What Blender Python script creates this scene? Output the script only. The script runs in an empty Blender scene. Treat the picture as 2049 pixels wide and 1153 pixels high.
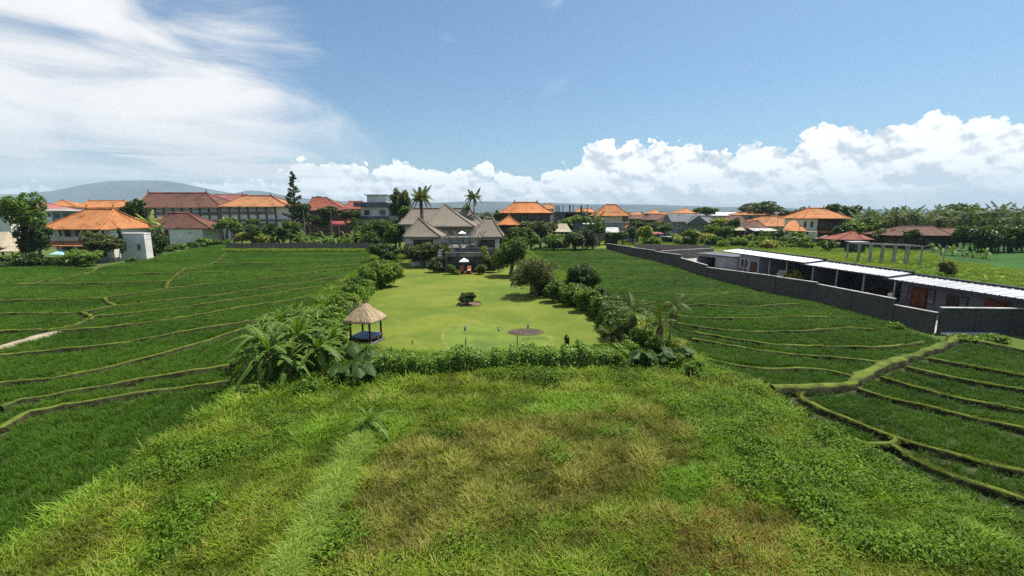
import bpy, math, random
import numpy as np
from mathutils import Vector, Matrix
R = math.radians
rnd = random.Random(7)
rng = np.random.default_rng(11)
scene = bpy.context.scene
col = scene.collection

# ------------------------------------------------------------------ camera
CAM_H, FPX, PW, PH = 10.0, 900.0, 2049.0, 1153.0
PITCH = math.atan(151.5 / FPX)
cd = bpy.data.cameras.new('camera')
cd.sensor_width = 36.0
cd.lens = 36.0 * FPX / PW
cd.clip_start, cd.clip_end = 0.3, 60000
cam = bpy.data.objects.new('camera', cd)
cam.location = (0, 0, CAM_H)
cam.rotation_euler = (math.pi / 2 - PITCH, 0, 0)
col.objects.link(cam)
scene.camera = cam

# ------------------------------------------------------------------ sun, sky, exposure
SUN_EL, SUN_AZ = R(63), R(52)          # azimuth measured from +Y towards +X
sd = bpy.data.lights.new('sun', 'SUN')
sd.energy, sd.angle, sd.color = 5.0, R(0.53), (1.0, 0.955, 0.87)
sun = bpy.data.objects.new('sun', sd)
sv = Vector((math.sin(SUN_AZ) * math.cos(SUN_EL), math.cos(SUN_AZ) * math.cos(SUN_EL), math.sin(SUN_EL)))
sun.rotation_euler = sv.to_track_quat('Z', 'Y').to_euler()
sun.location = (60, 60, 120)
col.objects.link(sun)
vs = scene.view_settings
vs.view_transform, vs.look, vs.exposure, vs.gamma = 'Standard', 'None', 0.62, 1.0
vs.use_curve_mapping = False
scene.render.engine = 'CYCLES'
cy = scene.cycles
cy.use_denoising = False
cy.max_bounces, cy.diffuse_bounces, cy.glossy_bounces = 6, 3, 2
cy.transmission_bounces, cy.transparent_max_bounces, cy.volume_bounces = 3, 6, 0
cy.caustics_reflective = cy.caustics_refractive = False
cy.sample_clamp_indirect = 3.0
cy.sample_clamp_direct = 3.0


class NT:
    """Small helper for node trees."""
    def __init__(s, nt):
        s.nt = nt
    def n(s, t, **k):
        nd = s.nt.nodes.new(t)
        for a, b in k.items():
            setattr(nd, a, b)
        return nd
    def l(s, a, b):
        s.nt.links.new(a, b)
    def put(s, sock, v):
        if isinstance(v, (int, float)):
            sock.default_value = v
        elif isinstance(v, (tuple, list)):
            sock.default_value = tuple(v) if len(v) == len(sock.default_value) else tuple(v) + (1.0,)
        else:
            s.l(v, sock)
    def m(s, op, a, b=0.0, c=None, clamp=False):
        nd = s.n('ShaderNodeMath', operation=op, use_clamp=clamp)
        s.put(nd.inputs[0], a)
        s.put(nd.inputs[1], b)
        if c is not None:
            s.put(nd.inputs[2], c)
        return nd.outputs[0]
    def vec(s, x, y, z=0.0):
        nd = s.n('ShaderNodeCombineXYZ')
        for i, v in enumerate((x, y, z)):
            s.put(nd.inputs[i], v)
        return nd.outputs[0]
    def mix(s, f, a, b, mode='MIX'):
        nd = s.n('ShaderNodeMix', data_type='RGBA', blend_type=mode)
        s.put(nd.inputs[0], f)
        s.put(nd.inputs[6], a)
        s.put(nd.inputs[7], b)
        return nd.outputs[2]
    def smooth(s, v, lo, hi, a=0.0, b=1.0):
        nd = s.n('ShaderNodeMapRange', interpolation_type='SMOOTHSTEP')
        s.put(nd.inputs[0], v)
        for i, q in enumerate((lo, hi, a, b)):
            s.put(nd.inputs[1 + i], q)
        return nd.outputs[0]
    def noise(s, v, scale, detail=4, rough=0.55, dist=0.0, dim='3D'):
        nd = s.n('ShaderNodeTexNoise', noise_dimensions=dim)
        s.l(v, nd.inputs['Vector'])
        nd.inputs['Scale'].default_value = scale
        nd.inputs['Detail'].default_value = detail
        nd.inputs['Roughness'].default_value = rough
        nd.inputs['Distortion'].default_value = dist
        return nd.outputs[0]
    def voro(s, v, scale, detail=0, rough=0.5, feature='F1', dim='2D', smooth=None, out=0, lac=2.0):
        nd = s.n('ShaderNodeTexVoronoi', voronoi_dimensions=dim, feature=feature)
        s.l(v, nd.inputs['Vector'])
        nd.inputs['Scale'].default_value = scale
        nd.inputs['Detail'].default_value = detail
        nd.inputs['Roughness'].default_value = rough
        nd.inputs['Lacunarity'].default_value = lac
        if smooth is not None:
            nd.inputs['Smoothness'].default_value = smooth
        return nd.outputs[out]
    def ramp(s, f, stops, mode='LINEAR'):
        nd = s.n('ShaderNodeValToRGB')
        cr = nd.color_ramp
        cr.interpolation = mode
        while len(cr.elements) < len(stops):
            cr.elements.new(0.5)
        for e, (p, c) in zip(cr.elements, stops):
            e.position = p
            e.color = (c, c, c, 1) if isinstance(c, (int, float)) else tuple(c) + (1,)
        s.put(nd.inputs[0], f)
        return nd.outputs[0]


def ray(px, py):
    u, v = (px - PW / 2) / FPX, (PH / 2 - py) / FPX
    return Vector((u, math.cos(PITCH) + v * math.sin(PITCH), -math.sin(PITCH) + v * math.cos(PITCH)))
def G(px, py, z=0.0):
    """point of the level z seen at a photograph pixel"""
    d = ray(px, py)
    t = (z - CAM_H) / d.z
    return Vector((d.x * t, d.y * t, z))
def P(px, py, Y):
    """point at world depth Y seen at a photograph pixel"""
    d = ray(px, py)
    t = Y / d.y
    return Vector((d.x * t, Y, CAM_H + d.z * t))
def PX(px, py, X):
    """point on the upright plane x = X seen at a photograph pixel"""
    d = ray(px, py)
    t = X / d.x
    return Vector((X, d.y * t, CAM_H + d.z * t))


world = bpy.data.worlds.new('World')
scene.world = world
world.use_nodes = True
wn = NT(world.node_tree)
for nd in list(world.node_tree.nodes):
    world.node_tree.nodes.remove(nd)

def build_sky():
    sky = wn.n('ShaderNodeTexSky', sky_type='NISHITA')
    sky.sun_disc = False
    sky.sun_elevation, sky.sun_rotation = SUN_EL, SUN_AZ
    sky.altitude, sky.air_density, sky.dust_density, sky.ozone_density = 100, 1.0, 1.6, 1.3
    tc = wn.n('ShaderNodeTexCoord')
    sep = wn.n('ShaderNodeSeparateXYZ')
    wn.l(tc.outputs['Generated'], sep.inputs[0])
    x, y, z = sep.outputs
    az = wn.m('ARCTAN2', x, y)                     # 0 straight ahead, + to the right
    el = wn.m('ARCSINE', z)
    K = 0.68 / 0.076                                # Background strength is 0.076
    # ---- high thin cloud, laid out on a level sheet overhead
    zc = wn.m('MAXIMUM', z, 0.03)
    q = wn.vec(wn.m('DIVIDE', x, zc), wn.m('DIVIDE', y, zc), 0.0)
    rot = wn.n('ShaderNodeMapping')
    rot.inputs['Rotation'].default_value = (0, 0, R(17))
    rot.inputs['Scale'].default_value = (1.5, 4.6, 1)
    wn.l(wn.vec(az, el, 0.0), rot.inputs['Vector'])
    n1 = wn.noise(rot.outputs[0], 1.7, 8, 0.56, 0.9)
    n2 = wn.noise(wn.vec(az, wn.m('MULTIPLY', el, 1.6), 5.0), 2.6, 3, 0.5, 0.3)
    av = wn.m('DIVIDE', wn.m('ADD', az, math.pi), 2 * math.pi)   # 0..1 round the horizon
    wl = wn.ramp(av, [(0.0, 0.25), (0.25, 0.5), (0.36, 0.72), (0.3975, 0.54), (0.42, 0.42), (0.436, 0.30), (0.455, 0.13), (0.49, 0.0), (0.64, 0.0), (0.8, 0.1), (1.0, 0.25)], 'B_SPLINE')
    cir = wn.m('ADD', wn.m('MULTIPLY', n1, 1.5), wn.m('MULTIPLY', n2, 0.7))
    cir = wn.m('ADD', cir, wl)
    cmask = wn.smooth(cir, 1.28, 1.86)
    cmask = wn.m('MULTIPLY', cmask, wn.smooth(el, 0.06, 0.16, 0.55, 1.0))
    ccol = wn.mix(wn.smooth(n1, 0.30, 0.66), (0.62 * K, 0.66 * K, 0.73 * K), (0.98 * K, 0.97 * K, 0.96 * K))
    blue = wn.mix(0.5, sky.outputs[0], (1, 1, 1, 1))
    blue = wn.mix(1.0, sky.outputs[0], (0.68, 0.94, 1.08, 1), 'MULTIPLY')
    c = wn.mix(cmask, blue, ccol)
    # small lone wisps
    w1 = wn.noise(q, 2.2, 4, 0.6, 0.3)
    w2 = wn.noise(q, 0.33, 2, 0.5)
    wisp = wn.m('MULTIPLY', wn.smooth(w1, 0.60, 0.75), wn.smooth(w2, 0.52, 0.62))
    c = wn.mix(wn.m('MULTIPLY', wisp, 0.30), c, (0.8 * K, 0.8 * K, 0.82 * K))
    # ---- cumulus bank standing on the horizon
    prof = [(-140, 380), (0, 372), (250, 366), (440, 352), (520, 345), (575, 322), (640, 324), (690, 326), (725, 304), (765, 322), (820, 322), (865, 340), (925, 324), (985, 330),
            (1040, 346), (1120, 328), (1165, 290), (1205, 264), (1250, 290), (1300, 286), (1340, 274), (1385, 298), (1470, 296), (1530, 292), (1610, 260), (1665, 236), (1740, 246), (1800, 250),
            (1880, 222), (1960, 228), (2049, 240), (2250, 262)]
    stops = []
    for px, py in prof:
        d = ray(px, py)
        a = math.atan2(d.x, d.y)
        e = math.atan2(d.z, math.hypot(d.x, d.y))
        stops.append(((a + math.pi) / (2 * math.pi), e / 0.30))
    top = wn.m('MULTIPLY', wn.ramp(av, stops), 0.30)
    def billow(dx, dy):
        v = wn.vec(wn.m('ADD', az, dx), wn.m('MULTIPLY', wn.m('ADD', el, dy), 1.12), 0.0)
        wv = wn.n('ShaderNodeTexNoise', noise_dimensions='2D')
        wn.l(v, wv.inputs['Vector'])
        wv.inputs['Scale'].default_value = 20
        wv.inputs['Detail'].default_value = 3
        ad = wn.n('ShaderNodeVectorMath', operation='MULTIPLY_ADD')
        wn.l(wv.outputs[1], ad.inputs[0])
        ad.inputs[1].default_value = (0.02, 0.02, 0)
        wn.l(v, ad.inputs[2])
        d1 = wn.voro(ad.outputs[0], 15, 4, 0.52, 'SMOOTH_F1', '2D', 0.22, lac=2.15)
        return wn.m('SUBTRACT', 0.62, d1)
    b0 = billow(0, 0)
    def soft(scale, dx, dy, det):
        v = wn.vec(wn.m('ADD', az, dx), wn.m('MULTIPLY', wn.m('ADD', el, dy), 1.25), 0.0)
        wv = wn.n('ShaderNodeTexNoise', noise_dimensions='2D')
        wn.l(v, wv.inputs['Vector'])
        wv.inputs['Scale'].default_value = scale * 1.6
        wv.inputs['Detail'].default_value = 3
        ad = wn.n('ShaderNodeVectorMath', operation='MULTIPLY_ADD')
        wn.l(wv.outputs[1], ad.inputs[0])
        ad.inputs[1].default_value = (0.35 / scale, 0.35 / scale, 0)
        wn.l(v, ad.inputs[2])
        return wn.voro(ad.outputs[0], scale, det, 0.5, 'SMOOTH_F1', '2D', 0.5)
    l1 = wn.m('SUBTRACT', soft(13, 0.010, 0.020, 1), soft(13, 0, 0, 1))
    l2 = wn.m('SUBTRACT', soft(34, 0.003, 0.007, 2), soft(34, 0, 0, 2))
    h = wn.m('ADD', wn.m('SUBTRACT', top, el), wn.m('MULTIPLY', b0, 0.050))
    h = wn.m('ADD', h, 0.006)
    mask = wn.smooth(h, 0.0, 0.0055)
    depth = wn.smooth(wn.m('SUBTRACT', top, el), -0.01, 0.13)
    lum = wn.m('SUBTRACT', 0.90, wn.m('MULTIPLY', depth, 0.26))
    lum = wn.m('ADD', lum, wn.m('ADD', wn.m('MULTIPLY', l1, 1.15), wn.m('MULTIPLY', l2, 0.75)))
    lum = wn.m('MINIMUM', wn.m('MAXIMUM', lum, 0.0), 1.0)
    ucol = wn.ramp(lum, [(0.30, (0.54, 0.58, 0.64)), (0.60, (0.75, 0.77, 0.79)), (0.82, (0.96, 0.96, 0.96)), (1.0, (1.0, 1.0, 0.99))])
    ucol = wn.mix(1.0, ucol, (1.22 * K, 1.22 * K, 1.22 * K, 1), 'MULTIPLY')
    c = wn.mix(mask, c, ucol)
    # flat white sheets low over the mountain side
    sn = wn.noise(wn.vec(wn.m('MULTIPLY', az, 3.0), wn.m('MULTIPLY', el, 30), 8.0), 1.5, 6, 0.55, 0.6)
    sm_ = wn.m('MULTIPLY', wn.smooth(sn, 0.44, 0.62), wn.m('MULTIPLY', wn.smooth(el, 0.135, 0.10), wn.smooth(el, 0.035, 0.06)))
    sm_ = wn.m('MULTIPLY', sm_, wn.smooth(av, 0.46, 0.43))
    c = wn.mix(wn.m('MULTIPLY', sm_, 0.9), c, (0.84 * K, 0.84 * K, 0.85 * K))
    # long flat veil under the bank
    band = wn.m('MULTIPLY', wn.smooth(el, 0.085, 0.02), 0.75)
    vn = wn.noise(wn.vec(wn.m('MULTIPLY', az, 2.5), wn.m('MULTIPLY', el, 26), 1.0), 3.0, 5, 0.6, 0.4)
    band = wn.m('MULTIPLY', band, wn.smooth(vn, 0.25, 0.72))
    c = wn.mix(band, c, (0.60 * K, 0.645 * K, 0.71 * K))
    c = wn.mix(wn.smooth(el, 0.045, 0.004, 0.0, 0.85), c, (0.50 * K, 0.575 * K, 0.66 * K))
    bg = wn.n('ShaderNodeBackground')
    bg.inputs['Strength'].default_value = 0.076
    wn.l(c, bg.inputs['Color'])
    out = wn.n('ShaderNodeOutputWorld')
    wn.l(bg.outputs[0], out.inputs[0])
build_sky()
world.cycles.sampling_method = 'MANUAL'
world.cycles.sample_map_resolution = 512

# ------------------------------------------------------------------ materials
MATS = {}
def mat(name, base, var=0.18, scale=3.0, rough=0.8, fine=0.10, bump=0.0, bscale=30.0, c2=None, spec=0.3, metal=0.0, stretch=(1, 1, 1), tint=False):
    """plain surface with stains (var) and fine grain"""
    if name in MATS:
        return MATS[name]
    m = bpy.data.materials.new(name)
    m.use_nodes = True
    t = NT(m.node_tree)
    bs = m.node_tree.nodes['Principled BSDF']
    tc = t.n('ShaderNodeTexCoord')
    mp = t.n('ShaderNodeMapping')
    mp.inputs['Scale'].default_value = stretch
    t.l(tc.outputs['Object'], mp.inputs[0])
    v = mp.outputs[0]
    a = t.noise(v, scale, 5, 0.6, 0.3)
    b = t.noise(v, bscale, 3, 0.6)
    c2 = c2 or tuple(max(0, q * (1 - 2.2 * var)) for q in base)
    hi = tuple(min(1, q * (1 + var)) for q in base)
    c = t.mix(t.smooth(a, 0.28, 0.72), c2, hi)
    c = t.mix(1.0, c, t.ramp(b, [(0.25, 1 - 2 * fine), (0.75, 1 + 0.0)]), 'MULTIPLY')
    if tint:
        oi = t.n('ShaderNodeObjectInfo')
        c = t.mix(1.0, c, t.ramp(oi.outputs['Random'], [(0.0, 0.78), (1.0, 1.0)]), 'MULTIPLY')
    t.l(c, bs.inputs['Base Color'])
    bs.inputs['Roughness'].default_value = rough
    bs.inputs['Specular IOR Level'].default_value = spec
    bs.inputs['Metallic'].default_value = metal
    if bump:
        bp = t.n('ShaderNodeBump')
        bp.inputs['Strength'].default_value = bump
        bp.inputs['Distance'].default_value = 0.03
        t.l(b, bp.inputs['Height'])
        t.l(bp.outputs[0], bs.inputs['Normal'])
    MATS[name] = m
    return m

def leafmat(name, base, c2=None, trans=0.30, rough=0.5, inst=False, island=True, spec=0.35):
    """leaf: reflects and lets light through; every leaf (mesh island) a little different"""
    if name in MATS:
        return MATS[name]
    m = bpy.data.materials.new(name)
    m.use_nodes = True
    t = NT(m.node_tree)
    bs = m.node_tree.nodes['Principled BSDF']
    out = m.node_tree.nodes['Material Output']
    c2 = c2 or (base[0] * 1.7, base[1] * 1.45, base[2] * 1.1)
    if island:
        ge = t.n('ShaderNodeNewGeometry')
        f = ge.outputs['Random Per Island']
    else:
        tc = t.n('ShaderNodeTexCoord')
        f = t.noise(tc.outputs['Object'], 1.3, 3)
    tc = t.n('ShaderNodeTexCoord')
    pn = t.noise(tc.outputs['Object'], 0.9, 2)
    f = t.m('ADD', t.m('MULTIPLY', f, 0.7), t.m('MULTIPLY', t.m('SUBTRACT', pn, 0.35), 0.9), clamp=True)
    c = t.mix(f, base, c2)
    if inst:
        at = t.n('ShaderNodeAttribute', attribute_type='INSTANCER', attribute_name='tint')
        c = t.mix(1.0, c, at.outputs['Color'], 'MULTIPLY')
    else:
        oi = t.n('ShaderNodeObjectInfo')
        c = t.mix(1.0, c, t.ramp(oi.outputs['Random'], [(0.0, (0.80, 0.86, 0.8)), (0.5, (1, 1, 1)), (1.0, (1.0, 0.93, 0.85))]), 'MULTIPLY')
    t.l(c, bs.inputs['Base Color'])
    bs.inputs['Roughness'].default_value = rough
    bs.inputs['Specular IOR Level'].default_value = spec
    tr = t.n('ShaderNodeBsdfTranslucent')
    t.l(t.mix(1.0, c, (1.35, 1.30, 0.7, 1), 'MULTIPLY'), tr.inputs[0])
    mx = t.n('ShaderNodeMixShader')
    mx.inputs[0].default_value = trans
    t.l(bs.outputs[0], mx.inputs[1])
    t.l(tr.outputs[0], mx.inputs[2])
    t.l(mx.outputs[0], out.inputs[0])
    MATS[name] = m
    return m

# ------------------------------------------------------------------ mesh helpers
class MB:
    """collects faces; build() links them as one mesh object"""
    def __init__(s):
        s.v, s.f, s.mi = [], [], []
        s.cur = 0
    def add(s, vs, fs):
        o = len(s.v)
        s.v += [tuple(v) for v in vs]
        s.f += [tuple(i + o for i in f) for f in fs]
        s.mi += [s.cur] * len(fs)
        return s
    def box(s, x0, x1, y0, y1, z0, z1):
        return s.add([(x0, y0, z0), (x1, y0, z0), (x1, y1, z0), (x0, y1, z0), (x0, y0, z1), (x1, y0, z1), (x1, y1, z1), (x0, y1, z1)],
                     [(0, 3, 2, 1), (4, 5, 6, 7), (0, 1, 5, 4), (1, 2, 6, 5), (2, 3, 7, 6), (3, 0, 4, 7)])
    def tube(s, pts, rad, seg=7, cap=True):
        pts = [Vector(p) for p in pts]
        if isinstance(rad, (int, float)):
            rad = [rad] * len(pts)
        vs, fs = [], []
        for i, p in enumerate(pts):
            d = (pts[min(i + 1, len(pts) - 1)] - pts[max(i - 1, 0)]).normalized()
            a = d.cross(Vector((0.31, 0.2, 0.93)) if abs(d.z) < 0.9 else Vector((1, 0, 0))).normalized()
            b = d.cross(a)
            for k in range(seg):
                w = 2 * math.pi * k / seg
                vs.append(p + a * math.cos(w) * rad[i] + b * math.sin(w) * rad[i])
        for i in range(len(pts) - 1):
            for k in range(seg):
                k2 = (k + 1) % seg
                fs.append((i * seg + k, i * seg + k2, (i + 1) * seg + k2, (i + 1) * seg + k))
        if cap:
            fs.append(tuple(range(seg))[::-1])
            fs.append(tuple((len(pts) - 1) * seg + k for k in range(seg)))
        return s.add(vs, fs)
    def lathe(s, prof, seg=16, c=(0, 0, 0), sx=1, sy=1):
        vs, fs = [], []
        for r, z in prof:
            for k in range(seg):
                w = 2 * math.pi * k / seg
                vs.append((c[0] + r * sx * math.cos(w), c[1] + r * sy * math.sin(w), c[2] + z))
        for i in range(len(prof) - 1):
            for k in range(seg):
                k2 = (k + 1) % seg
                fs.append((i * seg + k, i * seg + k2, (i + 1) * seg + k2, (i + 1) * seg + k))
        fs.append(tuple(range(seg))[::-1])
        fs.append(tuple((len(prof) - 1) * seg + k for k in range(seg)))
        return s.add(vs, fs)
    def slab(s, pts, th):
        """flat polygon with thickness th downwards"""
        n = len(pts)
        top = [tuple(p) for p in pts]
        bot = [(p[0], p[1], p[2] - th) for p in pts]
        return s.add(top + bot, [tuple(range(n)), tuple(range(2 * n - 1, n - 1, -1))] + [(i, n + i, n + (i + 1) % n, (i + 1) % n) for i in range(n)])
    def mesh(s, name, m, smooth=False):
        me = bpy.data.meshes.new(name)
        me.from_pydata(s.v, [], s.f)
        ms = m if isinstance(m, (list, tuple)) else [m]
        for q in ms:
            me.materials.append(q)
        if len(ms) > 1:
            me.polygons.foreach_set('material_index', s.mi)
        if smooth:
            me.polygons.foreach_set('use_smooth', [True] * len(s.f))
        me.update()
        return me
    def build(s, name, m, parent=None, loc=None, smooth=False, rz=0.0):
        return obj(name, s.mesh(name, m, smooth), parent, loc, rz)

def obj(name, me, parent=None, loc=None, rz=0.0, scale=None, rot=None):
    o = bpy.data.objects.new(name, me)
    col.objects.link(o)
    if parent:
        o.parent = parent
    if loc is not None:
        o.location = loc
    o.rotation_euler = rot if rot is not None else (0, 0, rz)
    if scale is not None:
        o.scale = (scale,) * 3 if isinstance(scale, (int, float)) else scale
    return o
def tag(o, label=None, cat=None, group=None, kind=None):
    if label: o['label'] = label
    if cat: o['category'] = cat
    if group: o['group'] = group
    if kind: o['kind'] = kind
    return o
def thing(name, label, cat, loc=(0, 0, 0), rz=0.0, group=None):
    o = bpy.data.objects.new(name, None)
    o.empty_display_size = 0.2
    col.objects.link(o)
    o.location = loc
    o.rotation_euler = (0, 0, rz)
    return tag(o, label, cat, group)
def copy_tree(o, parent=None):
    c = o.copy()
    col.objects.link(c)
    c.parent = parent
    for ch in [k for k in o.children]:
        copy_tree(ch, c)
    return c

def npmesh(name, verts, faces, m, smooth=False):
    """fast mesh from numpy verts (N,3) and equal-sided faces (M,k)"""
    me = bpy.data.meshes.new(name)
    verts = np.asarray(verts, dtype=np.float32)
    faces = np.asarray(faces, dtype=np.int32)
    k = faces.shape[1]
    me.vertices.add(len(verts))
    me.vertices.foreach_set('co', verts.ravel())
    me.loops.add(faces.size)
    me.loops.foreach_set('vertex_index', faces.ravel())
    me.polygons.add(len(faces))
    me.polygons.foreach_set('loop_start', np.arange(0, faces.size, k, dtype=np.int32))
    if smooth:
        me.polygons.foreach_set('use_smooth', np.ones(len(faces), dtype=bool))
    me.materials.append(m)
    me.update(calc_edges=True)
    me.validate()
    return me

def leaf_cloud(C, N, size, width=0.5, r=None, fold=0.18):
    """one folded diamond leaf (4 corners) for every centre C with normal N"""
    r = r or rng
    n = len(C)
    N = N / np.maximum(np.linalg.norm(N, axis=1, keepdims=True), 1e-6)
    T = r.normal(size=(n, 3))
    T -= (T * N).sum(1, keepdims=True) * N
    T /= np.maximum(np.linalg.norm(T, axis=1, keepdims=True), 1e-6)
    B = np.cross(N, T)
    s = np.asarray(size).reshape(-1, 1) * np.ones((n, 1))
    v = np.stack([C - T * s * 0.5, C + B * s * width * 0.5 + N * s * fold, C + T * s * 0.5 - N * s * fold * 0.6, C - B * s * width * 0.5 + N * s * fold], axis=1).reshape(-1, 3)
    f = np.arange(4 * n).reshape(n, 4)
    return v, f

def ellipsoid_shell(n, lobes, inner=0.55, r=None, flat=0.0):
    """points and outward normals spread through the outer shell of several ellipsoids"""
    r = r or rng
    vol = np.array([l[3] * l[4] + l[4] * l[5] + l[3] * l[5] for l in lobes], dtype=float)
    idx = r.choice(len(lobes), size=n, p=vol / vol.sum())
    L = np.array(lobes, dtype=float)[idx]
    d = r.normal(size=(n, 3))
    d /= np.linalg.norm(d, axis=1, keepdims=True)
    d[:, 2] = np.where(r.random(n) < 0.35, np.abs(d[:, 2]), d[:, 2])
    rad = inner + (1 - inner) * np.sqrt(r.random((n, 1)))
    C = L[:, :3] + d * rad * L[:, 3:6]
    N = d / L[:, 3:6]
    N /= np.linalg.norm(N, axis=1, keepdims=True)
    N = N * 0.8 + r.normal(size=(n, 3)) * 0.55 + np.array([0, 0, 0.25])
    return C, N

def crown_mesh(name, lobes, n, leaf, m, width=0.5, seed=1, inner=0.55, clump=0.0):
    r = np.random.default_rng(seed)
    # each lobe breaks up into smaller clumps so that the outline is uneven
    sub = []
    for l in lobes:
        k = max(6, int(24 * (1 + clump)))
        d = r.normal(size=(k, 3))
        d /= np.linalg.norm(d, axis=1, keepdims=True)
        d[:, 2] = d[:, 2] * 0.95 + 0.05
        for q in d:
            f = r.uniform(0.55, 0.92)
            g = r.uniform(0.24, 0.42)
            sub.append((l[0] + q[0] * l[3] * f, l[1] + q[1] * l[4] * f, l[2] + q[2] * l[5] * f, l[3] * g, l[4] * g, l[5] * g * 0.85))
    C, N = ellipsoid_shell(n, sub, inner, r)
    v, f = leaf_cloud(C, N, r.uniform(0.65, 1.25, len(C)) * leaf, width, r)
    return npmesh(name, v, f, m)

def in_poly(pts, poly):
    x, y = pts[:, 0], pts[:, 1]
    inside = np.zeros(len(pts), bool)
    n = len(poly)
    for i in range(n):
        x0, y0 = poly[i][0], poly[i][1]
        x1, y1 = poly[(i + 1) % n][0], poly[(i + 1) % n][1]
        c = ((y0 > y) != (y1 > y)) & (x < (x1 - x0) * (y - y0) / ((y1 - y0) if abs(y1 - y0) > 1e-9 else 1e-9) + x0)
        inside ^= c
    return inside
def dist_lines(pts, lines):
    best = np.full(len(pts), 1e9)
    for ln in lines:
        for a, b in zip(ln[:-1], ln[1:]):
            ax, ay, bx, by = a[0], a[1], b[0], b[1]
            dx, dy = bx - ax, by - ay
            L2 = dx * dx + dy * dy + 1e-9
            # skip far segments quickly
            t = np.clip(((pts[:, 0] - ax) * dx + (pts[:, 1] - ay) * dy) / L2, 0, 1)
            d = np.hypot(pts[:, 0] - ax - t * dx, pts[:, 1] - ay - t * dy)
            np.minimum(best, d, out=best)
    return best
def scatter_poly(poly, n):
    xs = [p[0] for p in poly]
    ys = [p[1] for p in poly]
    pts = np.column_stack([rng.uniform(min(xs), max(xs), n), rng.uniform(min(ys), max(ys), n)])
    return pts[in_poly(pts, poly)]
def smooth_line(pts, step=0.8):
    """Catmull-Rom through points, sampled about every step metres"""
    P_ = [Vector((p[0], p[1], 0)) for p in pts]
    P_ = [P_[0] * 2 - P_[1]] + P_ + [P_[-1] * 2 - P_[-2]]
    out = []
    for i in range(1, len(P_) - 2):
        a, b, c, d = P_[i - 1], P_[i], P_[i + 1], P_[i + 2]
        k = max(2, int((c - b).length / step))
        for j in range(k):
            t = j / k
            out.append(0.5 * ((2 * b) + (c - a) * t + (2 * a - 5 * b + 4 * c - d) * t * t + (3 * b - a - 3 * c + d) * t ** 3))
    out.append(P_[-2])
    return out
def gl(*pp):
    return [G(a, b) for a, b in pp]

# ---- one node group puts instances of a collection's meshes on the points of a mesh (only for grass, rice and other stuff)
def make_scatter_group():
    g = bpy.data.node_groups.new('scatter', 'GeometryNodeTree')
    g.interface.new_socket('Geometry', in_out='INPUT', socket_type='NodeSocketGeometry')
    g.interface.new_socket('Source', in_out='INPUT', socket_type='NodeSocketCollection')
    g.interface.new_socket('Geometry', in_out='OUTPUT', socket_type='NodeSocketGeometry')
    n, l = g.nodes.new, g.links.new
    gi, go = n('NodeGroupInput'), n('NodeGroupOutput')
    ci = n('GeometryNodeCollectionInfo')
    ci.inputs['Separate Children'].default_value = True
    ci.inputs['Reset Children'].default_value = True
    l(gi.outputs[1], ci.inputs['Collection'])
    ip = n('GeometryNodeInstanceOnPoints')
    ip.inputs['Pick Instance'].default_value = True
    l(gi.outputs[0], ip.inputs['Points'])
    l(ci.outputs[0], ip.inputs['Instance'])
    def attr(nm, dt):
        a = n('GeometryNodeInputNamedAttribute')
        a.data_type = dt
        a.inputs[0].default_value = nm
        return a.outputs[0]
    l(attr('variant', 'INT'), ip.inputs['Instance Index'])
    l(attr('rot', 'FLOAT_VECTOR'), ip.inputs['Rotation'])
    l(attr('scl', 'FLOAT_VECTOR'), ip.inputs['Scale'])
    l(ip.outputs[0], go.inputs[0])
    return g
SCATTER = make_scatter_group()
def scatter(name, pts, variants, scl, tint, label, cat, rotz=None, tilt=0.12, vidx=None):
    n = len(pts)
    me = bpy.data.meshes.new(name)
    me.vertices.add(n)
    p3 = pts if pts.shape[1] == 3 else np.column_stack([pts, np.zeros(n)])
    me.vertices.foreach_set('co', p3.astype(np.float32).ravel())
    a = me.attributes.new('variant', 'INT', 'POINT')
    vv = rng.integers(0, len(variants), n) if vidx is None else vidx
    a.data.foreach_set('value', vv.astype(np.int32))
    rot = rng.normal(size=(n, 3)) * tilt
    rot[:, 2] = rng.uniform(0, 6.283, n) if rotz is None else rotz
    me.attributes.new('rot', 'FLOAT_VECTOR', 'POINT').data.foreach_set('vector', rot.astype(np.float32).ravel())
    s3 = scl if np.ndim(scl) == 2 else np.repeat(np.asarray(scl).reshape(-1, 1), 3, 1) * np.ones((n, 3))
    me.attributes.new('scl', 'FLOAT_VECTOR', 'POINT').data.foreach_set('vector', s3.astype(np.float32).ravel())
    t4 = np.column_stack([tint, np.ones(n)])
    me.attributes.new('tint', 'FLOAT_COLOR', 'POINT').data.foreach_set('color', t4.astype(np.float32).ravel())
    me.update()
    o = obj(name, me)
    c = bpy.data.collections.new(name + '_source')
    for i, vm in enumerate(variants):
        c.objects.link(bpy.data.objects.new('%s_tuft_%02d' % (name, i), vm))
    md = o.modifiers.new('scatter', 'NODES')
    md.node_group = SCATTER
    sid = [s.identifier for s in SCATTER.interface.items_tree if getattr(s, 'name', '') == 'Source'][0]
    md[sid] = c
    return tag(o, label, cat, kind='stuff')

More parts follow.
